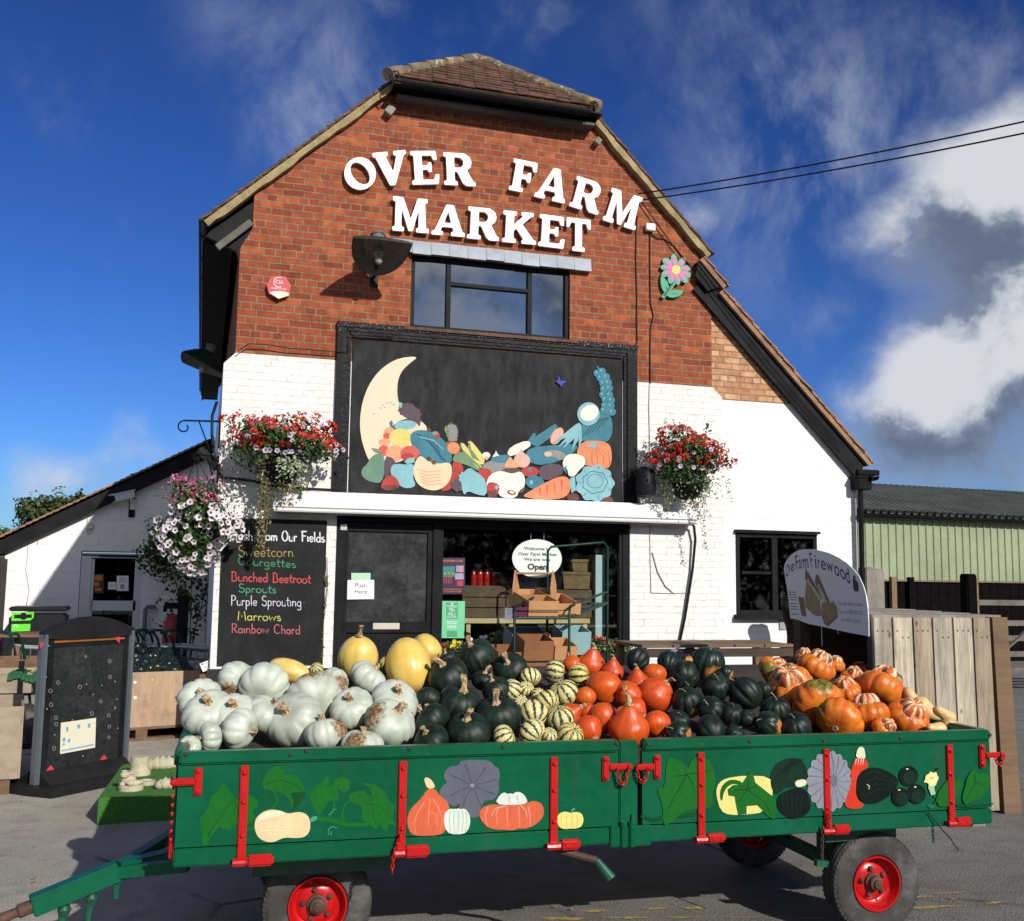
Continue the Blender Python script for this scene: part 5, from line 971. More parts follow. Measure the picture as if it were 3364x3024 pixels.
for i in range(170): p = q0+Vector((rg.gauss(0, .075), rg.gauss(0, .03), rg.gauss(0, .055))); leaf(mb, p, Vector((0, -1, .1)), rg.uniform(.014, .026), rg, rg.choice([4, 4, 2]))
mb.build('variegated_ivy', LF, lb, kind='stuff')
def wall_bracket(label, a, tip, drop):
 t = MB(); a = Vector(a); tip = Vector(tip); t.tube([a, tip], .011, 8); t.tube([a-Vector((0, 0, drop)), a-Vector((0, 0, drop*.5))+(tip-a)*.25, tip-(tip-a)*.15], .009, 8); t.box(a-Vector((0, 0, drop/2)), (.03, .016, drop+.1)); return t.build('basket_bracket', M_GUTTER, None, smooth=40, label=label, cat='bracket', group='brackets of the hanging baskets')
wall_bracket('black bracket under the left red basket', (c.x-.02, -.01, c.z+.1), (c.x, -.4, c.z+.16), .3)
c = at_y('z5', 360, 1130, -.34); rb_, rg = hanging_basket('red and lilac flower basket on the white wall at the right awning end', c, (.42, .29, .33), 33, 'red', .19, at_y('z5', 330, 1245, -.34).z)
mb = MB()
q0 = at_y('z5', 360, 1250, -.36)
for i in range(700): p = q0+Vector((rg.gauss(0, .19), rg.gauss(0, .10), rg.gauss(0, .10))); leaf(mb, p, Vector((0, -1, .3)), rg.uniform(.011, .024), rg, rg.choice([4, 2, 2, 1, 1, 0, 0]))
for (xa, ya, xb, yb, n) in ((265, 1300, 262, 1385, 60), (425, 1300, 445, 1560, 90), (400, 1330, 420, 1420, 60), (545, 1230, 560, 1320, 30)):
 a, e_ = at_y('z5', xa, ya, -.38), at_y('z5', xb, yb, -.34)
 for i in range(n): leaf(mb, a.lerp(e_, rg.random())+rv(rg)*.035, Vector((0, -1, 0)), rg.uniform(.008, .016), rg, rg.choice([3, 3, 1, 0, 2]))
a = at_y('z5', 455, 1000, -.36)
for j in range(14): leaf(mb, a+Vector((rg.gauss(0, .02), 0, -.02+j*.008)), Vector((0, -1, 0)), .02, rg, 0)
mb.build('trailing_ivy', LF, rb_, kind='stuff')
mb = MB(); q0 = at_y('z5', 170, 1240, -.25); mb.lathe([(.02, 0), (.11, .03), (.12, .12), (.11, .3), (.07, .36), (.02, .37)], (q0.x, q0.y, q0.z-.18), seg=16); mb.build('black_bag', M_BLACKR, None, smooth=60, label='black bundle hanging on the wall left of the right basket', cat='bundle')
wall_bracket('black bracket behind the right red basket', (c.x-.02, -.01, c.z+.1), (c.x, -.4, c.z+.16), .3)
c = at_y('c5', 1318, 720, -.35); pb, rg = hanging_basket('round pink and white petunia basket hanging at the left corner of the shop', c, (.335, .30, .43), 45, 'pink', .2, c.z-.06)
hk = at_y('c5', 1305, 300, -.3)
mb = MB()
for dx_ in (-.17, .17): mb.tube([hk, c+Vector((dx_, -.05, .2))], .004, 5)
mb.tube([c+Vector((0, .12, .2)), hk], .004, 5); mb.build('chain', M_GUTTER, pb)
ib = thing('scroll_bracket', 'black iron scroll bracket on the left corner of the shop', 'bracket', (.1, -.2, 3.0), 'brackets of the hanging baskets')
ia = Vector((.135, .02, hk.z+.03)); tipp = hk+Vector((-.0, 0, .03))
mb = MB(); mb.tube([ia, tipp], .011, 8); mb.tube([tipp+Vector((.03*math.cos(a), 0, -.03+.03*math.sin(a))) for a in [1.57+i*.5 for i in range(11)]], .008, 6); mb.tube([ia-Vector((0, 0, .4)), ia.lerp(tipp, .5)-Vector((0, 0, .02))], .008, 6); mb.box(ia-Vector((0, 0, .2)), (.02, .03, .5))
mb.tube([ia+Vector((-.05+.05*math.cos(a), -.01, -.3+.07*math.sin(a))) for a in [i*.5 for i in range(11)]], .007, 6); mb.build('iron_scroll', M_GUTTER, ib, smooth=40)
ib2 = thing('scroll_bracket', 'empty black iron scroll bracket high on the left side wall against the sky', 'bracket', (.1, .1, 3.8), 'brackets of the hanging baskets')
a = at_y('c5', 1462, 68, .3); a.x = .135; e_ = at_y('c5', 1225, 62, .3)
mb = MB(); mb.tube([a, e_], .010, 8); mb.tube([e_+Vector((.07*(1-i*.04)*math.cos(t), 0, -.07+.07*(1-i*.04)*math.sin(t))) for i, t in enumerate([1.57+j*.45 for j in range(13)])], .009, 6); mb.tube([a-Vector((0, 0, .55)), a.lerp(e_, .6)], .008, 6); mb.box(a-Vector((0, 0, .3)), (.02, .03, .75)); mb.build('iron_scroll', M_GUTTER, ib2, smooth=40)
mb = MB(); mb.tube([at_y('c5', x, y, Y) for x, y, Y in ((1440, -60, .1), (1410, 30, 0), (1408, 150, -.03), (1420, 280, -.04), (1455, 400, -.05), (1475, 440, -.05))]+[at_y('b5', x, y, -.06) for x, y in ((120, 893), (330, 915), (470, 945), (560, 970), (800, 990), (1160, 1010))], .016, 8); mb.build('cable', M_WIRE, None, smooth=True, label='thick black cable sweeping down the left corner and under the red basket', cat='cable')
mb = MB(); mb.tube([at_y('c5', 1335, 255, .05), at_y('c5', 1440, 375, -.05)], .045, 14); mb.build('pipe_section', mat('glossy_black_pipe', (.02, .02, .02), .12, .1), None, smooth=40, label='short glossy black pipe sloping out from the left corner', cat='pipe')
mb = MB(); rg = random.Random(8); a, e_ = at_y('b8', 1048, 640, -.03), at_y('b8', 1010, 1560, -.03); mb.cur = 3; mb.tube([a, a.lerp(e_, .3)+Vector((.02, 0, 0)), a.lerp(e_, .7)-Vector((.01, 0, 0)), e_], .004, 4)
for i in range(46): leaf(mb, a.lerp(e_, rg.choice([rg.random(), .2+.1*rg.random()]))+rv(rg)*.022, Vector((0, -1, 0)), rg.uniform(.012, .022), rg, rg.choice([1, 1, 2, 3]))
mb.build('ivy_strand', LF, None, label='thin ivy strand climbing the white post beside the chalkboard', cat='ivy')
# ---- white annex on the left
AY = 7.6
an = thing('annex', 'white lean to annex with a tiled roof on the left', 'building', (-1.3, AY, 0))
def xa(k, x, y): q = at_y(k, x, y, AY); return (q.x, q.z)
ad = [xa('c5', 540, 940), xa('c5', 955, 936)]; dxa, dxb, dzt = ad[0][0], ad[1][0], (ad[0][1]+ad[1][1])/2
tl_, tr_ = xa('c5', 38, 872), xa('c5', 1180, 340); slp = (tr_[1]-tl_[1])/(tr_[0]-tl_[0]); zR = tl_[1]+slp*(.13-tl_[0])
mb = MB(); slab(mb, [[(tl_[0], 0), (dxa, 0), (dxa, dzt), (dxb, dzt), (dxb, 0), (.13, 0), (.13, zR), tl_]], AY, .2); mb.box((tl_[0]+.1, AY+4, tl_[1]/2), (.2, 7.6, tl_[1]-.02)); mb.build('wall', M_WHITE3, an)
vA, vB = xa('c5', 0, 838), xa('c5', 1400, 188); sv = (vB[1]-vA[1])/(vB[0]-vA[0]); vA = (vA[0]-.35, vA[1]-.35*sv); vB = (.12, vA[1]+sv*(.12-vA[0]))
mb = MB(); slope(mb, vB, vA, AY-.2, AY+8, -.03, rs=14); mb.build('roof', M_TILE2, an)
dv = Vector((vB[0]-vA[0], 0, vB[1]-vA[1])).normalized(); nv_ = Vector((dv.z, 0, -dv.x)); a = Vector((vA[0], AY-.14, vA[1])); e_ = Vector((vB[0], AY-.14, vB[1]))
mb = MB(); mb.prism([a+nv_*.06, e_+nv_*.06, e_+nv_*.30, a+nv_*.26], (0, .03, 0)); mb.prism([a+nv_*.06+Vector((0, .031, 0)), e_+nv_*.06+Vector((0, .031, 0)), e_+nv_*.09+Vector((0, .031, 0)), a+nv_*.09+Vector((0, .031, 0))], (0, 7.8, 0)); mb.build('bargeboard', M_BLACK, an)
M_ALU = mat('white_aluminium', (.62, .62, .63), .35, .05, 4)
mb = MB(); Yd = AY+.03
def bxp(mb, k, x0, y0, x1, y1, Y, dep, z0=None):
 a = at_y(k, x0, y0, Y); e_ = at_y(k, x1, y1, Y); zb = e_.z if z0 is None else z0; mb.box(((a.x+e_.x)/2, Y+dep/2, (a.z+zb)/2), (e_.x-a.x, dep, a.z-zb))
bxp(mb, 'c5', 543, 940, 952, 958, Yd-.02, .08); bxp(mb, 'c5', 543, 960, 585, 1400, Yd-.02, .08, .0); bxp(mb, 'c5', 925, 960, 952, 1400, Yd-.02, .08, .0)
DRa = mb.build('door', M_ALU, an, label='white aluminium door with papers on its glass')
mb = MB(); bxp(mb, 'c5', 588, 961, 922, 980, Yd, .05); bxp(mb, 'c5', 588, 982, 606, 1400, Yd, .05, .01); bxp(mb, 'c5', 900, 982, 922, 1400, Yd, .05, .01); bxp(mb, 'c5', 608, 1258, 898, 1325, Yd, .05); mb.build('door_leaf', M_ALU, DRa)
mb = MB(); bxp(mb, 'c5', 606, 982, 900, 1400, Yd+.03, .005, .01); mb.build('pane', glass('door_glass', (.05, .055, .06), .02, 1.5, .05), DRa)
mb = MB(); bxp(mb, 'c5', 655, 958, 915, 970, Yd-.05, .04); mb.build('door_closer', M_BLACK, DRa); mb = MB(); bxp(mb, 'c5', 540, 930, 955, 936, Yd-.06, .06); mb.build('drip_strip', M_BLACK, DRa)
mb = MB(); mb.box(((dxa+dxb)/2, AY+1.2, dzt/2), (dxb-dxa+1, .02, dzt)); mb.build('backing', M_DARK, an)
Yp = Yd+.022; o, _ = card('c5', 718, 1135, 772, 1185, Yp, M_PAPER, 'door_note', 'small white note on the annex door glass', 'notice', .003)
mb = MB(); line(o, 'c5', 'Automatic', 745, 1157, 8, Yp-.001, M_INK, mb=mb); line(o, 'c5', 'Door', 745, 1170, 8, Yp-.001, M_INK, mb=mb); mb.build('lettering', M_INK, o)
o, _ = card('c5', 775, 1093, 854, 1194, Yp, M_PAPER, 'door_notice', 'white No Entry notice with a red disc on the annex door', 'notice', .003)
mb = MB(); line(o, 'c5', 'No', 815, 1117, 14, Yp-.001, M_INK, mb=mb); line(o, 'c5', 'Entry', 815, 1135, 14, Yp-.001, M_INK, mb=mb); mb.build('lettering', M_INK, o)
mb = MB(); mb.add([at_y('c5', x, y, Yp-.001) for x, y in ell(813, 1166, 15, 15)], [tuple(range(28))]); mb.cur = 1; pxr(mb, 'c5', 803, 1163, 823, 1169, Yp, 1, .0015); mb.build('no_entry_disc', [M_REDP, M_PAPER], o)
o, _ = card('c5', 615, 1080, 690, 1210, Yp, M_PURP, 'door_poster', 'dark orange poster on the left of the annex door glass', 'poster', .003); mb = MB(); pxr(mb, 'c5', 622, 1090, 682, 1125, Yp, 0, .001); pxr(mb, 'c5', 625, 1135, 660, 1165, Yp, 0, .001); pxr(mb, 'c5', 632, 1175, 675, 1195, Yp, 0, .001); mb.build('pictures', M_ORG, o)
sc_ = thing('security_camera', 'white security camera under the annex bargeboard', 'camera', at_y('c5', 820, 600, AY-.15))
M_CCTV = mat('white_camera_case', (.75, .76, .75), .4, .04)
a, e_ = at_y('c5', 755, 580, AY-.35), at_y('c5', 885, 550, AY-.16); mb = MB(); mb.bar(a, e_, .13, .12, bev=.012); mb.bar(a+Vector((-.05, -.02, .055)), e_+Vector((0, 0, .07)), .15, .012); mb.build('housing', M_CCTV, sc_)
mb = MB(); dd = (a-e_).normalized(); mb.bar(a+dd*.001, a+dd*.01, .10, .09); mb.build('lens_window', M_BLACK, sc_)
mb = MB(); q = at_y('c5', 882, 610, AY-.05); mb.bar(e_-dd*-.04-Vector((0, 0, .06)), q, .04, .04); mb.box(q+Vector((0, .03, -.02)), (.09, .03, .18)); mb.build('bracket', M_CCTV, sc_)
q = at_y('c5', 880, 560, AY-.012); mb = MB(); mb.box(q, (.10, .02, .75)); mb.build('mounting_board', M_BLACK, None, label='black mounting board behind the security camera', cat='board')
q = at_y('c5', 600, 765, AY-.03); mb = MB(); mb.box(q, (.085, .06, .085), None, .008); mb.build('sensor_box', mat('cream_box', (.6, .58, .5), .5), None, label='small cream sensor box on the annex wall above the door', cat='sensor')
def acable(pts, lab, r=.006): mb = MB(); mb.tube([at_y('c5', x, y, AY-.012) for x, y in pts], r, 5); mb.build('cable', M_WIREW, None, smooth=True, label=lab, cat='cable', group='cables on the annex wall')
acable([(580, 600), (582, 700), (578, 800), (590, 820), (605, 805), (600, 785)], 'grey cable looping below the cream sensor box on the annex'); acable([(190, 820), (185, 950), (172, 1050), (195, 1190), (175, 1290)], 'long thin cable wandering down the sunlit annex wall'); acable([(265, 780), (258, 840), (248, 885)], 'short loose cable end under the annex bargeboard')
q = at_y('c5', 975, 1400, AY-.12); mb = MB(); q2 = at_y('c5', 1000, 1300, AY-.12); mb.tube([(q2.x-.08, q.y, .02), (q2.x-.08, q.y, q2.z-.04), (q2.x-.05, q.y, q2.z), (q2.x+.05, q.y, q2.z), (q2.x+.05, AY, q2.z)], .035, 10); mb.build('waste_pipe', mat('grey_pipe', (.12, .14, .16), .4), None, smooth=40, label='grey bent waste pipe on the shaded annex wall', cat='pipe')
# ---- trees, barn, fence behind
M_BARK = mat('bark', (.07, .05, .035), .9, .3, 8, .8, 20)
def tree(name, label, base, h, crown, seed, group=None, n=3600, ls=.11, trunk=.16):
 rg = random.Random(seed); base = Vector(base); t = thing(name, label, 'tree', base, group); mb = MB(); top = base+Vector((0, 0, h*.62))
 mb.tube([base, base+Vector((.05, .03, h*.3)), top], [trunk, trunk*.75, trunk*.4], 10)
 cs = []
 for i in range(crown[3]):
  a = rg.uniform(0, 6.28); r = rg.uniform(.1, .75); cz = rg.uniform(-.6, .75); w_ = math.sqrt(max(.1, 1-cz*cz)); cc_ = base+Vector((math.cos(a)*crown[0]*r*w_, math.sin(a)*crown[1]*r*w_, h-crown[2]+cz*crown[2]*.8)); cs.append((cc_, rg.uniform(.26, .44)))
  mb.tube([base+Vector((0, 0, h*rg.uniform(.25, .55))), base.lerp(cc_, .7)+Vector((0, 0, h*.12)), cc_], [trunk*.35, trunk*.2, trunk*.07], 6)
 mb.build('trunk', M_BARK, t, smooth=True); mb = MB()
 for cc_, k in cs:
  rad = (crown[0]*k, crown[1]*k, crown[2]*k*.9)
  for p, nn in blob(cc_, rad, n//len(cs), rg, .25): leaf(mb, p, nn, rg.uniform(.6, 1.3)*ls, rg, rg.choice([0, 0, 1, 1, 2]), .55)
 mb.build('crown', [TL0, TL1, TL2], t, kind=None); return t
TL0, TL1, TL2 = leafm('tree_leaf_dark', (.018, .032, .010), (.04, .065, .018)), leafm('tree_leaf', (.05, .085, .02), (.085, .12, .03)), leafm('tree_leaf_light', (.10, .13, .04), (.15, .17, .055))
q = at_y('c5', 290, 640, 26); tree('broadleaf_tree', 'rounded green tree behind the annex roof', (q.x, 26, 0), at_y('c5', 290, 497, 26).z, (1.25, 1.25, 1.7, 18), 3, 'trees behind the annex', n=7000, ls=.10)
q = at_y('c5', 50, 800, 30); tree('broadleaf_tree', 'lower green tree at the left edge behind the annex eaves', (q.x-.6, 30, 0), at_y('c5', 50, 708, 30).z, (1.7, 1.7, 1.7, 16), 5, 'trees behind the annex', n=7000, ls=.11)
q = at_y('c5', 540, 600, 24); tree('broadleaf_tree', 'small tree top showing over the annex roof ridge', (q.x, 24, 0), at_y('c5', 545, 520, 24).z, (.6, .6, 1.0, 8), 6, 'trees behind the annex', n=1200, ls=.1)
mb = MB(); a = at_y('c5', -60, 970, 7); mb.box((a.x-1.2, 7.3, a.z/2), (2.7, .08, a.z));
for i in range(9): mb.box((a.x-2.5+i*.32, 7.24, a.z/2), (.29, .025, a.z-.04))
mb.build('dark_fence', mat('dark_stained_board', (.03, .022, .018), .8, .4, 6, .4, 30), None, label='dark board fence beyond the left annex corner', cat='fence')
e0 = at_z('z5', 1145, 1388, 4.32); e1 = at_z('z5', 1910, 1420, 4.32); db = (e1-e0).normalized(); db.z = 0; nb = Vector((db.y, -db.x, 0)); nb = nb if nb.y < 0 else -nb
r0 = at_z('z5', 1190, 1266, 6.3); dep = (r0-e0).dot(-nb); BA = e0-db*14; BL = 62
bn_ = thing('barn', 'long pale green corrugated barn behind the wooden fence', 'barn', (e0+db*15)*1)
def corr(mb, A, up, L, pitch, rib, depth, nrm):
 """ribbed sheet: A start, along db, up vector"""
 k = int(L/pitch); prof = []
 for i in range(k):
  x = i*pitch; prof += [(x, 0), (x+pitch-rib*2, 0), (x+pitch-rib*1.5, depth), (x+pitch-rib*.5, depth)]
 vs = [A+db*x+nrm*y for x, y in prof]; n = len(vs); mb.add(vs+[v+up for v in vs], [(i, i+1, n+i+1, n+i) for i in range(n-1)])
M_GSHEET = mat('pale_green_sheet', K(158, 168, 134), .6, .12, .6, .05, 10, extra=dirt((.12, .15, .09), .5, .8, .8, .5)); M_GROOF = mat('green_grey_sheet', (.20, .21, .165), .75, .25, .8, .1, 8, spec=.1)
mb = MB(); corr(mb, BA+Vector((0, 0, -4.32)), Vector((0, 0, 4.32)), BL, .36, .055, .05, nb); mb.build('wall', M_GSHEET, bn_)
mb = MB(); up = (-nb*dep+Vector((0, 0, 6.3-4.32))); nr_ = up.cross(db).normalized(); nr_ = nr_ if nr_.z > 0 else -nr_; corr(mb, BA+nb*.25-up.normalized()*.25+Vector((0, 0, .12)), up*1.02, BL, .36, .08, .14, nr_); mb.quad(BA-nb*dep*1.02+Vector((0, 0, 2.0)), BA+db*BL-nb*dep*1.02+Vector((0, 0, 2.0)), BA+db*BL-nb*dep*2+Vector((0, 0, 0)), BA-nb*dep*2+Vector((0, 0, 0))); mb.build('roof', M_GROOF, bn_)
mb = MB(); gutter(mb, BA+nb*.36+Vector((0, 0, .04)), BA+db*BL+nb*.36+Vector((0, 0, .04)), .13); mb.build('gutter', M_GUTTER, bn_)
M_FEN = mat('black_brown_fence', (.005, .004, .004), .9, .4, 6, .4, 30, spec=.05); M_FENT = mat('fence_rail', (.20, .12, .07), .8, .3, 6)
FY = 9.0
fn = thing('panel_fence', 'dark timber panel fence in front of the green barn', 'fence', (at_y('b4', 1500, 590, FY).x, FY, 0))
fa, fb = at_y('b4', 1000, 585, FY), at_y('b4', 2600, 600, FY); ft_ = at_y('b4', 1500, 592, FY).z
mb = MB(); x = fa.x
while x < fb.x: mb.box((x+.06, FY+.02+.012*(int(x*8) % 2), ft_/2), (.125, .02, ft_)); x += .118
mb.build('panel', M_FEN, fn); mb = MB(); mb.box(((fa.x+fb.x)/2, FY, ft_+.02), (fb.x-fa.x, .09, .035)); mb.build('capping_rail', M_FENT, fn)
for x_ in (1205, 1315, 1715, 2080): q = at_y('b4', x_, 590, FY-.06); mb = MB(); mb.box((q.x, FY-.06, (ft_+.1)/2), (.13, .1, ft_+.1)); mb.build('post', M_FENT if x_ != 1315 else M_FEN, fn)
GYt = 3.2; gt = thing('field_gate', 'timber five bar gate in the shade at the right edge', 'gate', (at_y('b4', 1850, 900, GYt).x, GYt, 0))
M_GATE = mat('grey_gate_timber', (.14, .12, .10), .85, .3, 5, .4, 30)
ga, gb = at_y('b4', 1690, 720, GYt), at_y('b4', 2750, 740, GYt)
for z_ in (.35, .62, .88, 1.13, ga.z): mb = MB(); mb.box(((ga.x+gb.x)/2, GYt, z_), (gb.x-ga.x, .03, .09)); mb.build('bar', M_GATE, gt)
for x_ in (ga.x+.05, (ga.x+gb.x)/2, gb.x-.05): mb = MB(); mb.box((x_, GYt-.034, ga.z/2+.15), (.1, .035, ga.z-.2)); mb.build('upright', M_GATE, gt)
mb = MB(); mb.bar((ga.x+.1, GYt-.035, .35), ((ga.x+gb.x)/2, GYt-.035, ga.z), .03, .08, (0, -1, 0)); mb.build('brace', M_GATE, gt)
q = at_y('b4', 1675, 560, GYt); mb = MB(); mb.box((q.x, GYt, (q.z+.05)/2), (.2, .2, q.z+.05), None, .02); mb.build('gate_post', M_FEN, None, label='tall dark post carrying the field gate', cat='post')
q = at_y('b4', 1054, 520, 1.2); mb = MB(); hw = .13; mb.prism([(q.x-hw*1.05, 1.05, 0), (q.x+hw*1.05, 1.05, 0), (q.x+hw*1.05, 1.32, 0), (q.x-hw*1.05, 1.32, 0)], (0, 0, q.z)); mb.add([(q.x-hw*1.05, 1.05, q.z), (q.x+hw*1.05, 1.05, q.z), (q.x+hw*1.05, 1.32, q.z), (q.x-hw*1.05, 1.32, q.z), (q.x, 1.18, q.z+.05)], [(0, 1, 4), (1, 2, 4), (2, 3, 4), (3, 0, 4)]); mb.build('gate_post', M_OLDWOOD, None, label='thick grey wooden post with a pointed top by the downpipe', cat='post')
M_HEDGE = leafm('far_hedge', (.03, .05, .02), (.06, .08, .03)); rg = random.Random(12); mb = MB()
for i in range(5200): x_ = rg.uniform(-70, 130); p = Vector((x_, 78+rg.uniform(-2, 2), abs(rg.gauss(0, 1))*(1.1+.5*math.sin(x_*.23)+.4*math.sin(x_*.71)))); leaf(mb, p, Vector((0, -1, .3)), rg.uniform(.3, .7), rg, 0)
mb.build('far_hedge', M_HEDGE, None, kind='stuff', label='far dark hedge line on the horizon', cat='hedge')
rg = random.Random(31); mb = MB()      # unseen tree masses added behind the camera to darken the glass reflections
for i in range(70):
 x_ = -65+i*2; r_ = rg.uniform(2.6, 4.2); bm = bmesh.new(); bmesh.ops.create_icosphere(bm, subdivisions=3, radius=1); ph = rg.uniform(0, 9); c_ = Vector((x_, -54+rg.uniform(-2, 2), rg.uniform(3.2, 5.5)))
 mb.add([c_+Vector((v.co.x*r_, v.co.y*r_, v.co.z*(c_.z+.3)))*1*(1) if False else c_+Vector((v.co.x*r_*(1+.15*math.sin(7*v.co.z+ph)), v.co.y*r_, v.co.z*(c_.z+.2)*(1+.1*math.sin(9*v.co.x+ph)))) for v in bm.verts], [tuple(v.index for v in f.verts) for f in bm.faces]); bm.free()
mb.build('added_tree_belt', mat('dark_far_leaves', (.016, .024, .012), .95, .5, 1.2, .8, 3, spec=.03), None, True, kind='stuff', label='unseen belt of dark trees added across the yard for window reflections', cat='trees')
# ---- the green trailer
ZB = .545
tA, tB = at_z('s', 567, 2851, ZB), at_z('s', 3262, 2705, ZB); tX = (tB-tA).normalized(); tY = Vector((-tX.y, tX.x, 0)); TL = (tB-tA).length; TW = 1.62
O_ = Vector((tA.x, tA.y, 0)); SP = Frame(O_, tX, (0, 0, 1))         # near side plane, n points to the viewer
def T(u, v, z): return O_+tX*u+tY*v+Vector((0, 0, z))
TM = Matrix((tX, tY, (0, 0, 1))).transposed()
def suv(k, x, y, w=0.): return SP.uv(k, x, y, w)
def worn(q, co, col, p):
 n = q.noise(co, 1.1, 6, .6); col = q.mix(q.m('MULTIPLY', q.ss(n, .45, .7), .35), col, (.012, .11, .075)); sc = q.noise(q.v('MULTIPLY', co, (1, 1, 7)), 7, 7, .75); col = q.mix(q.m('MULTIPLY', q.ss(sc, .69, .72), .6), col, (.16, .25, .20))
 st = q.noise(q.v('MULTIPLY', co, (9, 9, .8)), 2.2, 5, .65); col = q.mix(q.m('MULTIPLY', q.ss(st, .56, .75), .4), col, (.045, .05, .028)); return q.mix(q.ss(q.noise(co, 30, 6, .7), .715, .735), col, (.20, .15, .10))
M_TG = mat('green_gloss_paint', K(0, 94, 60, 1.3), .3, .16, 2.2, .06, 60, spec=.26, extra=worn)
M_TGD = mat('old_green_paint', K(24, 84, 62), .45, .3, 7, .15, 50, extra=chips((.12, .09, .06), .66, 12))
M_TR = mat('red_gloss_paint', K(205, 22, 24, 1.3), .28, .1, 12, .08, 50, extra=chips((.16, .05, .035), .72, 40))
M_RUB = mat('worn_tyre_rubber', (.035, .034, .033), .8, .3, 9, .3, 60, extra=dirt((.13, .125, .115), .42, .7, 7, .75))
M_RUST = mat('rusty_steel', (.085, .045, .03), .75, .5, 18, .5, 40)
M_BOLT = mat('dark_bolt', (.03, .03, .03), .45, .3, 30)
M_BED = mat('dark_bed_board', (.035, .028, .022), .85, .4, 5, .4, 30, stretch=(.2, 1, 1))
tr_t = thing('farm_trailer', 'long green farm trailer with red fittings and painted squashes', 'trailer', T(TL/2, TW/2, 0))
def tb(mb, u0, u1, v0, v1, z0, z1, bev=0): mb.box(T((u0+u1)/2, (v0+v1)/2, (z0+z1)/2), (u1-u0, v1-v0, z1-z0), TM, bev)
zp0, zp1, zt = suv('s', 567, 2784)[1], suv('s', 579, 2507)[1], suv('s', 584, 2464)[1]
zp0 = (zp0+suv('s', 3263, 2652)[1])/2; zp1 = (zp1+suv('s', 3269, 2433)[1])/2; zt = (zt+suv('s', 3273, 2399)[1])/2
pu0, pu1 = suv('b2', 1406, 500)[0], suv('b2', 1522, 500)[0]           # centre post
mb = MB(); tb(mb, 0, TL, 0, .09, ZB, zp0-.006, .006); tb(mb, 0, TL, TW-.09, TW, ZB, zp0-.006, .006); tb(mb, 0, .07, .091, TW-.091, ZB, zp0-.006); tb(mb, TL-.07, TL, .091, TW-.091, ZB, zp0-.006)
for u in (.7, 1.4, 2.1, 2.8, 3.4): tb(mb, u, u+.06, .091, TW-.091, ZB, zp0-.012)
tb(mb, pu0-.045, pu1+.05, -.012, -.001, ZB-.012, zp0-.0, .004)
mb.build('chassis_frame', M_TG, tr_t)
mb = MB(); tb(mb, .03, TL-.03, .03, TW-.03, zp0-.004, zp0+.02); mb.build('bed_floor', M_BED, tr_t)
for nm, (ua, ub) in (('side_board', (0.004, pu0-.003)), ('side_board', (pu1+.012, TL-.004))):
 mb = MB(); tb(mb, ua, ub, .0, .028, zp0, zp1); o = mb.build(nm, M_TG, tr_t)
 mb = MB(); tb(mb, ua+.002, ub-.002, -.018, .040, zp1, zt, .008); mb.build('top_rail', M_TG, o)
 for v0 in (TW-.028,):
  mb = MB(); tb(mb, ua, ub, v0, TW, zp0, zt); mb.build('side_board', M_TG, tr_t)
for u0, u1 in ((-.006, .026), (TL-.026, TL+.006)):
 mb = MB(); tb(mb, u0, u1, .03, TW-.03, zp0, zt-.01); o = mb.build('end_board', M_TG, tr_t); mb = MB(); tb(mb, u0-.012, u1+.012, .042, TW-.01, zt-.07, zt-.002, .008); mb.build('top_rail', M_TG, o)
mb = MB(); tb(mb, pu0, pu1-.012, -.006, .04, ZB+.0, zt-.004, .006); f_ = suv('b2', 1470, 640)
mb.prism([SP.p(f_[0]-.008, f_[1]-.075, .007), SP.p(f_[0]+.02, f_[1]-.075, .007), SP.p(f_[0]+.012, f_[1]+.01, .007), SP.p(f_[0], f_[1]+.01, .007)], SP.n*.012)
for du in (.018, .06): mb.tube([SP.p(pu0+du, ZB-.01, .012), SP.p(pu0+du, ZB+.10, .012)], .017, 10)
mb.build('centre_post', M_TG, tr_t)
for k, pts in (('b1', [(883, 257), (1380, 258), (1455, 240), (1945, 230)]), ('b2', [(243, 268), (765, 255), (1395, 240), (1570, 242)]), ('b3', [(460, 233), (880, 228), (1318, 214), (1830, 197)])):
 for x, y in pts: u, v = suv(k, x, y, .018); mb = MB(); mb.lathe([(.009, 0), (.009, .004), (.005, .007)], SP.p(u, v, .018), SP.n, 8); mb.build('rail_bolt', M_BOLT, tr_t)
def strap(k, xt, yt, xb, yb, blk):
 u0, v0 = suv(k, xt, yt); u1, v1 = suv(k, xb, yb); u = (u0+u1)/2; t_ = .017
 mb = MB(); mb.box(SP.p(u, (v0+v1)/2, .0075), (t_*2, .013, v0-v1), TM, .003); o = mb.build('hinge_strap', M_TR, tr_t)
 mb = MB()
 for f in (.07, .36, .70): mb.lathe([(.010, 0), (.010, .005), (.006, .010), (0.001, .011)], SP.p(u, v0+(v1-v0)*f, .014), SP.n, 8)
 mb.build('bolt', M_TR, o)
 bu0, bv0 = suv(k, blk[0], blk[1]); bu1, bv1 = suv(k, blk[2], blk[3]); mb = MB(); mb.box(SP.p((bu0+bu1)/2, (bv0+bv1)/2, .014), (bu1-bu0, .026, abs(bv0-bv1)), TM, .010)
 zc = (bv0+bv1)/2; mb.tube([SP.p(u-.035, zc-.004, .020), SP.p(bu0-.002, zc-.004, .020)], .017, 10)
 for f in (.3, .72): mb.lathe([(.006, 0), (.006, .002)], SP.p(bu0+(bu1-bu0)*f, zc, .027), SP.n, 8)
 mb.build('hinge_block', M_TR, o); return u, v1
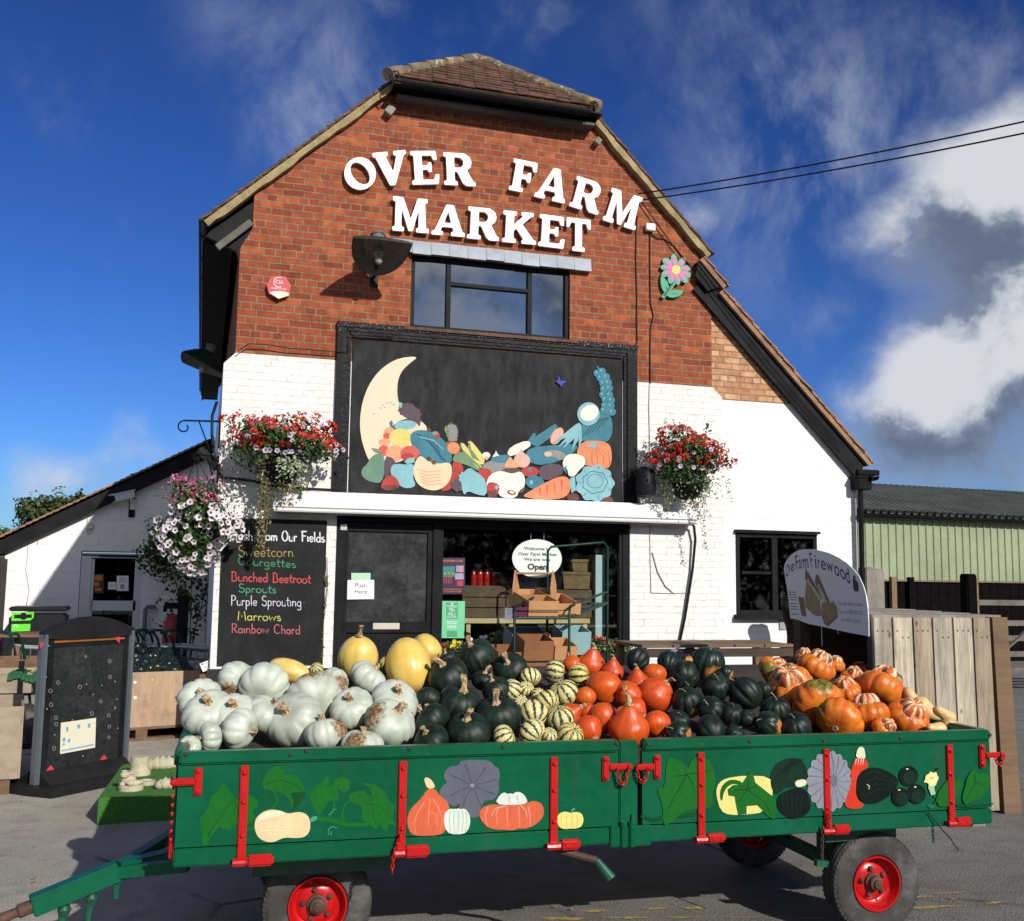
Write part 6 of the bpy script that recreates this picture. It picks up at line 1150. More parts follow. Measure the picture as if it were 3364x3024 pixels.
straps = [strap('b1', 1166, 308, 1143, 782, (1172, 730, 1298, 780)), strap('b2', 215, 335, 190, 868, (215, 800, 352, 862)), strap('b2', 1045, 313, 1040, 822, (1075, 768, 1187, 820)), strap('b2', 1858, 288, 1860, 782, (1885, 735, 1990, 780)), strap('b3', 897, 275, 893, 762, (925, 708, 1022, 758)), strap('b3', 1597, 252, 1605, 722, (1620, 665, 1712, 715))]
def latch(k, xv, y0, y1, xh0, xh1, yh0, yh1):
 mb = MB(); u, va = suv(k, xv, y0); _, vb = suv(k, xv, y1); mb.box(SP.p(u, (va+vb)/2, .008), (.032, .014, va-vb), TM, .005); ua, vh = suv(k, xh0, (yh0+yh1)/2); ub, _ = suv(k, xh1, (yh0+yh1)/2); h = abs(suv(k, xh0, yh0)[1]-suv(k, xh0, yh1)[1])
 mb.box(SP.p((ua+ub)/2, vh, .012), (abs(ub-ua), .018, h), TM, .006)
 for f in (.12, .85): mb.lathe([(.010, 0), (.010, .005), (.004, .009)], SP.p(u, va+(vb-va)*f, .015), SP.n, 8)
 mb.lathe([(.013, 0), (.013, .008), (.006, .013)], SP.p(ub*.9+ua*.1, vh, .02), SP.n, 10); mb.build('latch', M_TR, tr_t)
latch('b1', 945, 318, 450, 935, 812, 365, 400); latch('b2', 1330, 308, 445, 1345, 1470, 350, 385); latch('b2', 1615, 300, 435, 1600, 1495, 348, 382); latch('b3', 1778, 250, 385, 1795, 1895, 296, 325)
def chain(pts, m, nlink=None, r=.0028, L=.017):
 """small steel links along a path"""
 mb = MB(); P = [Vector(p) for p in pts]; seg = [(P[i+1]-P[i]).length for i in range(len(P)-1)]; tot = sum(seg); n = max(3, int(tot/L)); up = Vector((0, 0, 1))
 def atl(s):
  for i, l_ in enumerate(seg):
   if s <= l_ or i == len(seg)-1: return P[i].lerp(P[i+1], min(1, s/l_))
   s -= l_
 for i in range(n):
  a, e_ = atl(tot*i/n), atl(tot*(i+1)/n); d_ = (e_-a).normalized(); c_ = (a+e_)/2; s_ = d_.cross(SP.n if i % 2 else d_.orthogonal()); s_ = (SP.n.cross(d_) if i % 2 else SP.n); s_ = (s_-d_*s_.dot(d_)).normalized(); hl = tot/n*.72
  mb.tube([c_+d_*hl*math.cos(t)+s_*.0065*math.sin(t) for t in [j/9*6.2832 for j in range(10)]], r, 5, False)
 return mb.build('chain', m, tr_t, smooth=True)
def hang(k, x0, y0, x1, y1, sag, w=.03):
 a, e_ = SP.p(*suv(k, x0, y0), w), SP.p(*suv(k, x1, y1), w); return [a.lerp(e_, i/10)-Vector((0, 0, 4*sag*(i/10)*(1-i/10))) for i in range(11)]
chain(hang('b2', 1385, 375, 1445, 375, .075), M_TR); chain(hang('b2', 1490, 372, 1558, 370, .065), M_TR); chain(hang('b3', 1835, 318, 1885, 315, .045), M_TR); chain(hang('b1', 815, 345, 835, 400, .01, .02), M_BOLT)
chain([SP.p(*suv('b2', 190, 735), .03), SP.p(*suv('b2', 150, 860), .03), SP.p(*suv('b2', 143, 945), .03)], M_TR); chain([SP.p(*suv('b3', 895, 640), .03), SP.p(*suv('b3', 890, 740), .03)], M_TR); chain([SP.p(*suv('b3', 862, 715), .02), SP.p(*suv('b3', 858, 905), .02)], M_RUST); chain([SP.p(*suv('b3', 1503, 725), .0), SP.p(*suv('b3', 1508, 810), .0)], M_TGD)
# ---- painted pictures on the side boards
PT = {}
def PT_(n, r, g, b_, v=.08, sc=8, st=None): PT[n] = mat('trailer_paint_'+n, K(r, g, b_), .5, v, sc, stretch=st, spec=.15, extra=brush(15))
for a_ in (('vine', 22, 108, 36, .1), ('darkvine', 10, 78, 30, .1), ('squash_cream', 250, 218, 168, .05), ('cream_light', 254, 238, 210, .03), ('coral', 228, 108, 72, .08), ('salmon', 236, 142, 118, .08), ('slate', 106, 108, 122, .09), ('slate_dark', 86, 88, 104, .08), ('white', 232, 238, 228, .04), ('palegreen', 170, 210, 170, .05), ('lemon', 250, 234, 140, .05), ('lemon_line', 226, 200, 96, .05),
           ('bottle', 14, 46, 34, .3), ('black', 10, 24, 19, .3), ('silver', 148, 152, 164, .06), ('silver_dark', 112, 118, 132, .06), ('red', 226, 62, 40, .08), ('ivory', 238, 236, 200, .04), ('flower', 246, 240, 170, .06), ('teal', 80, 160, 140, .08)): PT_(*a_)
pn = list(PT); pm = MB(); pl = [0]
def pp(col, k, pts, it=0):
 pl[0] += 1; w0 = .0004+.00006*pl[0]; pm.cur = pn.index(col)
 if it: pts = smooth_ring(pts, it)
 vs, fs = fill2d([[suv(k, *p, w0) for p in pts]], 0); pm.add([SP.p(v[0], v[1], w0) for v in vs], fs)
def stroke(col, k, pts, wd, wd2=None):
 n = len(pts); L_, R_ = [], []
 for i in range(n):
  a, c = pts[max(0, i-1)], pts[min(n-1, i+1)]; dx_, dy_ = c[0]-a[0], c[1]-a[1]; l_ = math.hypot(dx_, dy_) or 1; h = (wd+(wd2-wd)*i/(n-1) if wd2 is not None else wd)/2; L_.append((pts[i][0]-dy_/l_*h, pts[i][1]+dx_/l_*h)); R_.append((pts[i][0]+dy_/l_*h, pts[i][1]-dx_/l_*h))
 pp(col, k, L_+R_[::-1])
stroke('vine', 'b1', [(1150, 620), (1200, 610), (1260, 560), (1320, 480), (1300, 420)], 14, 10); stroke('vine', 'b1', [(1480, 560), (1560, 565), (1640, 590), (1740, 590), (1800, 585)], 24, 14); stroke('vine', 'b1', [(1640, 585), (1625, 540), (1640, 490), (1680, 470)], 12, 8); stroke('vine', 'b1', [(1560, 570), (1590, 500), (1580, 440)], 12, 8)
pp('vine', 'b1', [(1065, 388), (1098, 440), (1115, 465), (1145, 480), (1185, 448), (1222, 470), (1226, 505), (1200, 525), (1215, 560), (1170, 600), (1120, 585), (1090, 620), (1040, 600), (1000, 650), (985, 690), (962, 688), (958, 600), (950, 560), (985, 520), (1005, 455), (1040, 430)]); stroke('darkvine', 'b1', [(1110, 470), (1070, 520), (1020, 590), (985, 650)], 3, 5); stroke('darkvine', 'b1', [(1110, 470), (1130, 520), (1125, 575)], 4, 2)
pp('vine', 'b1', [(1245, 420), (1250, 375), (1280, 330), (1320, 308), (1350, 330), (1345, 350), (1400, 355), (1440, 395), (1452, 440), (1430, 490), (1385, 525), (1378, 470), (1340, 440), (1300, 430)], 1); pp('darkvine', 'b1', [(1380, 440), (1440, 432), (1452, 445), (1425, 495), (1388, 522), (1395, 480)]); stroke('darkvine', 'b1', [(1260, 400), (1330, 375), (1400, 400), (1440, 430)], 4, 3)
pp('vine', 'b1', [(1466, 450), (1500, 405), (1540, 380), (1552, 355), (1565, 385), (1560, 410), (1580, 405), (1590, 375), (1625, 365), (1665, 380), (1660, 420), (1640, 440), (1600, 420), (1612, 470), (1560, 480), (1520, 545), (1495, 530), (1480, 490)])
pp('vine', 'b1', [(1660, 450), (1690, 430), (1730, 430), (1765, 460), (1760, 420), (1720, 390), (1780, 400), (1830, 430), (1850, 480), (1880, 500), (1865, 560), (1885, 600), (1850, 585), (1830, 625), (1800, 580), (1790, 615), (1740, 580), (1715, 560), (1720, 510), (1690, 490), (1660, 480)]); stroke('darkvine', 'b1', [(1740, 490), (1800, 500), (1870, 570)], 4, 2); stroke('darkvine', 'b1', [(1770, 490), (1775, 550), (1790, 600)], 4, 2); stroke('darkvine', 'b1', [(1760, 480), (1790, 440)], 3, 2)
stroke('teal', 'b1', [(1600, 605), (1580, 600), (1560, 612), (1560, 635), (1575, 640), (1572, 622)], 4); stroke('teal', 'b1', [(1560, 545), (1580, 530), (1590, 515), (1600, 520)], 3)
pp('squash_cream', 'b1', [(1240, 535), (1280, 518), (1330, 522), (1370, 540), (1420, 528), (1458, 540), (1474, 570), (1474, 620), (1450, 650), (1400, 655), (1350, 650), (1300, 675), (1260, 672), (1225, 650), (1209, 610), (1212, 565)], 2); pp('cream_light', 'b1', [(1235, 545), (1275, 525), (1330, 528), (1360, 545), (1310, 552), (1260, 560), (1228, 580)], 2)
for i in range(4): stroke('cream_light', 'b1', [(1240, 585+i*18), (1300, 580+i*18), (1380, 592+i*14), (1440, 588+i*12)], 3, 1)
pp('teal', 'b1', [(1474, 562), (1485, 552), (1505, 550), (1508, 562), (1492, 575), (1476, 580)])
S8 = lambda cx, cy, n, r0, k: [(cx+r0[0]*(1+k*abs(math.cos(n*t/2)))*math.cos(t), cy+r0[1]*(1+k*abs(math.cos(n*t/2)))*math.sin(t)) for t in [j/80*2*math.pi for j in range(80)]]
pp('slate', 'b2', [(530, 330), (680, 330), (708, 350), (712, 362), (740, 375), (748, 420), (738, 455), (744, 500), (720, 545), (690, 555), (660, 555), (640, 600), (632, 640), (600, 655), (562, 640), (545, 600), (500, 590), (450, 570), (415, 540), (412, 500), (432, 470), (455, 455), (435, 430), (440, 390), (475, 365), (520, 362)], 1)
for ang in (20, 65, 110, 150, 205, 250, 300, 340): t = R(ang); stroke('slate_dark', 'b2', [(594+20*math.cos(t), 472+18*math.sin(t)), (594+80*math.cos(t+.1), 472+70*math.sin(t+.1)), (594+140*math.cos(t+.05), 472+ (130 if math.sin(t) > 0 else 125)*math.sin(t+.05))], 4, 9)
pp('slate_dark', 'b2', ell(594, 472, 20, 18, 0, 24, .15, 7)); pp('silver', 'b2', ell(594, 472, 13, 12, 0, 24, .2, 7))
pp('coral', 'b2', [(345, 490), (388, 490), (410, 525), (455, 560), (470, 610), (462, 680), (435, 740), (380, 750), (300, 752), (255, 745), (232, 690), (235, 630), (265, 585), (310, 545)], 2)
for pts in ([(372, 540), (410, 600), (425, 660), (418, 720)], [(360, 540), (352, 620), (350, 700)], [(330, 560), (285, 630), (270, 690), (282, 740)], [(355, 620), (395, 630), (400, 700)]): stroke('salmon', 'b2', pts, 7, 3)
pp('squash_cream', 'b2', [(325, 440), (335, 425), (362, 435), (380, 460), (388, 485), (345, 492)], 1)
pp('white', 'b2', [(440, 625), (455, 612), (470, 600), (490, 603), (510, 598), (530, 602), (548, 600), (565, 610), (580, 640), (583, 680), (570, 720), (545, 742), (470, 742), (445, 715), (434, 670)], 1)
for x in (470, 492, 515, 540, 560): stroke('palegreen', 'b2', [(x, 612), (x+(x-512)*.1, 670), (x-(x-512)*.12, 735)], 5, 3)
stroke('bottle', 'b2', [(505, 602), (515, 580), (524, 582)], 6, 10)
pp('white', 'b2', [(718, 572), (745, 525), (770, 508), (790, 520), (805, 514), (820, 520), (835, 506), (865, 510), (890, 535), (902, 572), (815, 585)], 1)
pp('coral', 'b2', [(650, 590), (700, 575), (760, 580), (830, 580), (895, 572), (930, 555), (975, 568), (992, 605), (985, 650), (945, 690), (890, 712), (850, 710), (810, 722), (770, 716), (730, 718), (680, 706), (645, 670), (628, 630)], 2)
for i, x in enumerate((680, 735, 790, 850, 905)): stroke('salmon', 'b2', [(x, 590), (x-16+i*6, 640), (x-4+i*3, 700)], 12, 5)
for pts in ([(780, 585), (720, 600), (700, 640)], [(860, 580), (890, 610), (895, 650)], [(800, 530), (798, 572)], [(840, 530), (852, 570)]): stroke('palegreen', 'b2', pts, 5, 3)
pp('lemon', 'b2', [(1060, 655), (1075, 625), (1110, 615), (1140, 625), (1165, 617), (1200, 625), (1212, 660), (1200, 700), (1165, 712), (1140, 710), (1100, 715), (1070, 700)], 2)
for x in (1090, 1118, 1145, 1172): stroke('lemon_line', 'b2', [(x, 635), (x+(x-1138)*.15, 670), (x, 705)], 4, 2)
stroke('teal', 'b2', [(1142, 625), (1146, 608), (1162, 600)], 9, 12)
stroke('darkvine', 'b2', [(1530, 640), (1600, 665), (1680, 640), (1760, 640), (1830, 630)], 22, 22); pp('vine', 'b2', [(1670, 330), (1700, 315), (1760, 345), (1790, 380), (1800, 345), (1830, 315), (1870, 310), (1915, 340), (1940, 400), (1940, 480), (1920, 520), (1935, 570), (1900, 605), (1830, 600), (1760, 620), (1680, 690), (1650, 690), (1650, 590), (1620, 510), (1630, 470), (1660, 490)], 1)
for pts in ([(1780, 410), (1740, 490), (1700, 560), (1680, 600)], [(1780, 410), (1850, 400), (1910, 390)], [(1780, 410), (1810, 450), (1830, 520)], [(1780, 410), (1770, 375)], [(1775, 415), (1710, 420)]): stroke('bottle', 'b2', pts, 5, 3)
pp('lemon', 'b3', [(265, 540), (270, 490), (300, 455), (350, 440), (430, 430), (570, 434), (590, 500), (585, 560), (535, 640), (450, 652), (340, 656), (290, 630)], 1)
pp('vine', 'b3', [(285, 560), (290, 500), (325, 460), (365, 450), (415, 465), (420, 490), (390, 480), (345, 480), (310, 520), (300, 580)], 1); pp('vine', 'b3', [(330, 510), (360, 485), (410, 480), (435, 440), (462, 405), (480, 430), (490, 470), (540, 510), (585, 545), (610, 590), (600, 680), (570, 670), (540, 640), (500, 600), (440, 605), (440, 650), (390, 655), (378, 600), (370, 550), (335, 545)])
for pts in ([(445, 510), (480, 540), (540, 580), (575, 640)], [(445, 510), (420, 540), (400, 580)], [(445, 510), (450, 460)], [(445, 510), (490, 490)], [(445, 510), (370, 510)]): stroke('bottle', 'b3', pts, 4, 3)
pp('bottle', 'b3', [(600, 370), (650, 335), (720, 325), (770, 350), (790, 420), (780, 470), (720, 490), (660, 500), (620, 540), (585, 520), (572, 450)], 2); pp('black', 'b3', [(620, 540), (700, 500), (770, 500), (800, 560), (810, 610), (780, 660), (700, 680), (640, 650), (610, 600)], 2);
for i in range(5): stroke('black', 'b3', [(700+i*16, 335), (660+i*8, 380), (600+i*16, 440), (610+i*26, 500)], 6, 3); stroke('bottle', 'b3', [(640+i*30, 540), (650+i*24, 600), (680+i*16, 665)], 6, 3)
for rxx, col in ((1.0, 'silver'),): pp(col, 'b3', S8(912, 462, 18, (118, 158), .12))
for j in range(17): t = j/17*6.283; stroke('silver_dark', 'b3', [(935+20*math.cos(t), 460+26*math.sin(t)), (925+70*math.cos(t+.08), 460+95*math.sin(t+.08)), (913+120*math.cos(t), 462+162*math.sin(t))], 2.5, 6)
pp('silver_dark', 'b3', ell(937, 458, 22, 34, 0, 24, .2, 8))
pp('ivory', 'b3', [(715, 470), (730, 455), (770, 450), (783, 462), (780, 485), (740, 498), (722, 490)], 1)
pp('ivory', 'b3', [(1075, 268), (1110, 264), (1120, 320), (1115, 335), (1062, 332)], 1); pp('red', 'b3', [(1062, 330), (1115, 330), (1142, 378), (1100, 400), (1070, 440), (1062, 520), (1075, 570), (1112, 595), (1090, 618), (1040, 622), (1000, 605), (1010, 560), (1040, 480), (1036, 390)], 1)
for x in (1066, 1080, 1095, 1108): stroke('ivory', 'b3', [(x, 332), (x-2, 350), (x-4, 372)], 5, 1)
pp('black', 'b3', [(1070, 460), (1100, 400), (1160, 380), (1230, 395), (1290, 430), (1312, 465), (1290, 510), (1240, 560), (1170, 595), (1100, 585), (1068, 530)], 2)
for i in range(4): stroke('bottle', 'b3', [(1120, 420+i*42), (1180, 405+i*36), (1250, 440+i*20), (1300, 468)], 7, 3)
stroke('ivory', 'b3', [(1128, 480), (1142, 490), (1138, 508)], 5, 3)
for x, y, r_ in ((1366, 432, 54), (1320, 552, 50), (1412, 535, 52)): pp('black', 'b3', ell(x, y, r_, r_*1.08, 0, 30)); pp('bottle', 'b3', ell(x+8, y+10, r_*.7, r_*.72, 0, 24)); pp('ivory', 'b3', ell(x-8, y-40, 7, 4))
stroke('palegreen', 'b3', [(1508, 540), (1495, 500), (1500, 470)], 26, 40); pp('flower', 'b3', [(1462, 430), (1482, 420), (1490, 405), (1505, 415), (1525, 408), (1530, 432), (1540, 440), (1528, 465), (1520, 490), (1505, 485), (1490, 495), (1475, 470), (1450, 470), (1462, 450)], 1); stroke('lemon_line', 'b3', [(1485, 445), (1510, 440)], 12); stroke('black', 'b3', [(1522, 395), (1536, 388)], 10)
stroke('vine', 'b3', [(1505, 540), (1530, 560), (1515, 600), (1490, 620), (1480, 600)], 7, 3); stroke('teal', 'b3', [(1480, 600), (1495, 598), (1490, 615), (1508, 600), (1515, 612)], 4)
pp('vine', 'b3', [(1530, 600), (1530, 530), (1560, 490), (1590, 450), (1640, 460), (1660, 450), (1670, 480), (1640, 560), (1620, 600), (1560, 610)], 1); pp('vine', 'b3', [(1670, 560), (1690, 490), (1700, 440), (1735, 390), (1760, 420), (1800, 415), (1838, 440), (1830, 500), (1800, 520), (1780, 560), (1720, 580), (1690, 600)], 1); stroke('darkvine', 'b3', [(1640, 600), (1720, 605), (1850, 590)], 14, 8)
for pts in ([(1750, 465), (1720, 520), (1690, 580)], [(1750, 465), (1800, 490)], [(1750, 465), (1740, 420)]): stroke('bottle', 'b3', pts, 4, 2)
pm.build('painted_squashes', [PT[n] for n in pn], tr_t)
# ---- wheels
def wheel(u, vout, side, h=.062):
 """vout: local y of the outer tyre face, side -1 near, +1 far"""
 ax = -tY if side < 0 else tY; c = T(u, vout, .25)+(-ax)*h
 w_ = bpy.data.objects.new('wheel', None); C.objects.link(w_); w_.parent = tr_t; w_.location = c-root_loc(tr_t)
 mb = MB()
 prof = [(.134, -h*.75), (.142, -h*.95), (.19, -h*1.05), (.225, -h*1.0), (.243, -h*.82), (.250, -h*.6), (.250, -h*.36), (.244, -h*.34), (.244, -h*.27), (.252, -h*.25), (.252, h*.25), (.244, h*.27), (.244, h*.34), (.250, h*.36), (.250, h*.6), (.243, h*.82), (.236, h*.92), (.225, h*1.0), (.221, h*1.03), (.200, h*1.06), (.183, h*1.03), (.15, h*.99), (.142, h*.95), (.134, h*.75)]
 mb.lathe(prof, c, ax, 56, False)
 q = ax.to_track_quat('Z', 'Y')
 for k in range(64):      # tread blocks at the shoulders
  a = k/64*2*math.pi
  for hh in (-.74, .74): mb.box(c+q @ Vector((.2385*math.cos(a), .2385*math.sin(a), h*hh)), (.012, .012, .022), q.to_matrix() @ Matrix.Rotation(a, 3, 'Z'))
 mb.build('tyre', M_RUB, w_, smooth=35)
 mb = MB(); mb.lathe([(.135, h*.82), (.133, h*.98), (.127, h*.98), (.121, h*.8), (.118, h*.3), (.112, h*.12), (.095, .0), (.08, .012), (.05, .016), (.001, .016)], c, ax, 48, False); mb.lathe([(.135, -h*.78), (.118, -h*.5), (.118, h*.2)], c, ax, 48, False)
 for k in range(8): a = k/8*6.283+.3; mb.lathe([(.008, 0), (.006, .004)], c+q @ Vector((.1*math.cos(a), .1*math.sin(a), .001)), ax, 8)
 mb.build('rim', M_TR, w_, smooth=40)
 mb = MB(); mb.lathe([(.046, .012), (.046, .03), (.036, .034), (.034, .055), (.022, .062), (.02, .07), (.001, .072)], c, ax, 20)
 for k in range(5): a = k/5*6.283+.5; mb.lathe([(.0135, .012), (.0135, .026), (.006, .034)], c+q @ Vector((.066*math.cos(a), .066*math.sin(a), 0)), ax, 6)
 mb.build('hub', M_RUST, w_, smooth=35); return c
def u_at(k, x, y, w): return suv(k, x, y, w)[0]
uR = u_at('s', 2884, 2916, -.12); uL = u_at('s', 1043, 3000, -.34)
cR = wheel(uR, .12, -1); cL = wheel(uL, .34, -1); wheel(uR, TW-.12, 1); wheel(uL, TW-.34, 1)
mb = MB()
for u in (uR, uL): mb.bar(T(u, .42 if u == uL else .2, .25), T(u, TW-(.42 if u == uL else .2), .25), .06, .06);
for u in (uR-.02, uL):
 for v in (.56, TW-.56): mb.bar(T(u, v, .28), T(u, v, ZB), .05, .09, tX); tb(mb, u-.3, u+.3, v-.03, v+.03, .42, .46)
tb(mb, uL-.3, uL+.34, .22, .28, ZB-.115, ZB-.008, .004); tb(mb, uR-.28, uR+.13, .14, .19, ZB-.085, ZB-.006, .004); tb(mb, uL-.3, uL+.3, .4, TW-.4, .47, ZB-.002)
mb.bar(T(uR-.16, .27, ZB-.09), T(uR-.02, .27, .27), .045, .012, tY); mb.bar(T(uR-.30, .2, .35), T(uR-.08, .2, .32), .03, .03)
tb(mb, 0.3, TL-.3, .42, .5, ZB-.09, ZB-.004); tb(mb, .3, TL-.3, TW-.5, TW-.42, ZB-.09, ZB-.004)
mb.build('undercarriage', M_TGD, tr_t)
mb = MB(); a = SP.p(*suv('b2', 1060, 835), -.05); e_ = SP.p(*suv('b2', 1275, 880), .02); g_ = SP.p(*suv('b2', 1340, 970), .06); mb.tube([a, e_], .016, 8); mb.build('spare_lever', M_RUST, tr_t); mb = MB(); mb.tube([e_, g_], [.017, .026], 12); mb.build('lever_socket', M_TGD, tr_t)
mb = MB(); mb.tube([SP.p(*suv('b3', 1470, 640), .01), SP.p(*suv('b3', 1530, 720), .02), SP.p(*suv('b3', 1580, 780), .03), SP.p(*suv('b3', 1620, 846), .04)], .003, 5); mb.build('loose_string', M_WIRE, tr_t)
p1 = at_z('b1', 150, 978, .34); p0 = T(.02, TW*.42, .47); md = at_z('b1', 560, 808, .44)
mb = MB(); mb.bar(T(.3, TW*.45, .47), md, .075, .075, bev=.004); mb.bar(md, p1, .07, .085, bev=.004); mb.bar(T(.05, TW*.2, .47), md.lerp(p1, .05), .05, .05); mb.bar(T(.05, TW*.75, .47), md.lerp(p1, .05), .05, .05)
mb.bar(md-Vector((.0, 0, .02)), md-Vector((-.0, 0, .12)), .012, .02, tX)
mb.build('drawbar', M_TG, tr_t)
mb = MB(); d_ = (p1-md).normalized(); mb.lathe([(.028, 0), (.03, .05), (.02, .06), (.024, .13), (.018, .2)], p1, d_, 14); mb.tube([p1+d_*.23+Vector((.0, .0, 0))+tY*.045*math.sin(t)+d_*.045*(1-math.cos(t)) for t in [j/14*6.283 for j in range(15)]], .014, 8); mb.build('hitch', M_RUST, tr_t, smooth=40)
for f in (.30, .62):
 q = md.lerp(p1, f)-Vector((0, 0, .05)); mb = MB(); mb.tube([q, q+Vector((-.01, 0, -.10)), q+Vector((-.005, -.01, -.18)), q+Vector((-.03, -.01, -.27))], [.022, .014, .016, .012], 8); mb.lathe([(.018, 0), (.03, .02), (.018, .05)], q+Vector((0, 0, .0)), (0, 0, -1), 10); mb.build('prop_leg', M_TGD, tr_t, smooth=40)
mb = MB(); tb(mb, -.05, .0, TW*.3, TW*.5, .50, .58, .01); tb(mb, -.02, .02, .03, .10, ZB+.02, ZB+.10, .01); mb.build('front_bracket', M_TR, tr_t)
mb = MB()
for i in range(8): mb.lathe([(.008, 0), (.008, .01)], T(-.008, .014, zp0+.03+i*.035), -tX, 6)
mb.build('edge_rivets', M_TR, tr_t)
mb = MB(); tb(mb, TL-.1, TL+.05, .12, .2, ZB-.04, ZB-.005); mb.build('rear_bearer', M_OLDWOOD, tr_t)
PZ, PS = .90, .30
mb = MB(); mb.prism([T(.06, .05, PZ-.135), T(TL-.06, .05, PZ-.135), T(TL-.06, TW-.05, PZ-.135+PS*(TW-.1)), T(.06, TW-.05, PZ-.135+PS*(TW-.1))], (0, 0, -.02)); mb.build('dark_gap_board', M_BED, tr_t)  # dark board added under the heap so gaps between squashes look shaded
# ---- squashes
def sq_mat(name, build, rough=.42, bump=.06, bs=26, coat=.0, spec=.45):
 m = bpy.data.materials.new(name); m.use_nodes = True; t = m.node_tree; t.nodes.clear(); q = NB(t)
 co = q.n('ShaderNodeTexCoord').outputs['Object']; oi = q.n('ShaderNodeObjectInfo'); rnd = oi.outputs['Random']
 off = q.v('ADD', co, q.v('SCALE', (7.3, 3.1, 5.7), rnd)); sp = q.n('ShaderNodeSeparateXYZ'); q.set(sp.inputs[0], co)
 ang = q.m('ARCTAN2', sp.outputs[1], sp.outputs[0])
 p = q.n('ShaderNodeBsdfPrincipled', i_Roughness=rough); p.inputs['Coat Weight'].default_value = coat; p.inputs['Specular IOR Level'].default_value = spec; p.inputs['Coat Roughness'].default_value = .25
 q.set(p.inputs['Base Color'], build(q, co, off, ang, sp.outputs[2], rnd, p))
 bn = q.n('ShaderNodeBump', i_Strength=bump, i_Distance=.15); q.set(bn.inputs['Height'], q.noise(off, bs, 5, .6)); t.links.new(bn.outputs[0], p.inputs['Normal'])
 o = q.n('ShaderNodeOutputMaterial'); t.links.new(p.outputs[0], o.inputs[0]); return m
def var(q, col, rnd, k=.25):
 f = q.m('ADD', 1-k/2, q.m('MULTIPLY', rnd, k)); v = q.n('ShaderNodeHueSaturation'); q.set(v.inputs['Value'], f); q.set(v.inputs['Color'], col); return v.outputs[0]
def patch(q, co, off, col, rgb, rgb2, size, c=(.8, 0, .15), soft=.10, nk=.55):
 dd = q.v('DISTANCE', co, c); n = q.m('SUBTRACT', q.noise(off, 5, 7, .7), .5); f = q.ss(q.m('SUBTRACT', q.m('ADD', dd, q.m('MULTIPLY', n, nk)), size), 0, -soft)
 n2 = q.ss(q.noise(off, 9, 6, .7), .4, .62); return q.mix(f, col, q.mix(n2, rgb, rgb2))
def specks(q, off, col, rgb, sc=16, thr=.70, k=.6):
 return q.mix(q.m('MULTIPLY', q.ss(q.noise(off, sc, 4, .7), thr, thr+.04), k), col, rgb)
def b_grey(scab):
 def f(q, co, off, ang, z, rnd, p):
  col = q.mix(q.ss(q.noise(off, 1.6, 4), .35, .65), (.43, .475, .385), (.57, .61, .51)); col = q.mix(q.m('MULTIPLY', q.ss(q.noise(off, 14, 5, .7), .5, .75), .35), col, (.36, .40, .33)); col = specks(q, off, col, (.30, .24, .14), 13, .72); col = var(q, col, rnd, .18)
  if scab: col = patch(q, co, off, col, (.10, .05, .022), (.42, .27, .12), q.m('ADD', .52, q.m('MULTIPLY', rnd, .3)), (.85, 0, .25), .34, 1.3)
  return col
 return f
def b_kab(q, co, off, ang, z, rnd, p):
 col = q.mix(q.ss(q.noise(off, 3, 5), .35, .7), (.005, .012, .008), (.014, .030, .016)); st = q.m('ABSOLUTE', q.m('SINE', q.m('ADD', q.m('MULTIPLY', ang, 5), q.m('MULTIPLY', q.noise(off, 6, 4), 1.4))))
 f = q.m('MULTIPLY', q.ss(st, .14, .03), q.m('MULTIPLY', q.ss(q.noise(off, 9, 4), .42, .62), q.ss(rnd, .1, .75))); col = q.mix(q.m('MULTIPLY', f, .75), col, (.13, .19, .09)); col = specks(q, off, col, (.06, .10, .05), 18, .64, .5)
 return patch(q, co, off, col, (.30, .09, .02), (.20, .13, .02), q.ss(rnd, .72, .95, .0, .5), (.8, 0, -.1))
def b_dump(q, co, off, ang, z, rnd, p):
 base = q.mix(q.ss(rnd, .55, 1.), (.68, .58, .26), (.58, .44, .08)); base = q.mix(q.ss(q.noise(off, 4, 4), .35, .7), base, (.70, .62, .30)); wv = q.m('ADD', q.m('MULTIPLY', ang, 5), q.m('MULTIPLY', q.m('SUBTRACT', q.noise(off, 5, 4), .5), 2.2)); st = q.m('ABSOLUTE', q.m('SINE', wv))
 n = q.noise(off, 12, 4, .65); f = q.m('MAXIMUM', q.ss(st, .50, .38), q.m('MULTIPLY', q.ss(n, .53, .57), q.ss(st, .85, .65))); return q.mix(f, base, q.mix(q.ss(n, .4, .6), (.012, .030, .012), (.035, .065, .018)))
def b_kuri(q, co, off, ang, z, rnd, p):
 col = q.mix(rnd, (.60, .060, .010), (.68, .125, .012)); col = q.mix(q.ss(q.noise(off, 2.2, 4), .35, .7), col, q.mix(1, col, (.82, .75, .8), 'MULTIPLY')); st = q.m('ABSOLUTE', q.m('SINE', q.m('ADD', q.m('MULTIPLY', ang, 4.5), q.m('MULTIPLY', q.noise(off, 3), .5)))); col = q.mix(q.m('MULTIPLY', q.ss(st, .07, .01), .55), col, (.74, .26, .06)); return specks(q, off, col, (.45, .20, .08), 22, .70, .5)
def b_acorn(q, co, off, ang, z, rnd, p):
 col = q.mix(q.ss(q.noise(off, 3, 5), .35, .7), (.0055, .011, .0085), (.013, .024, .016)); col = specks(q, off, col, (.07, .085, .06), 9, .73, .4); return patch(q, co, off, col, (.42, .17, .03), (.10, .12, .02), q.ss(rnd, .55, .9, .15, .5), (.75, 0, -.35), .22)
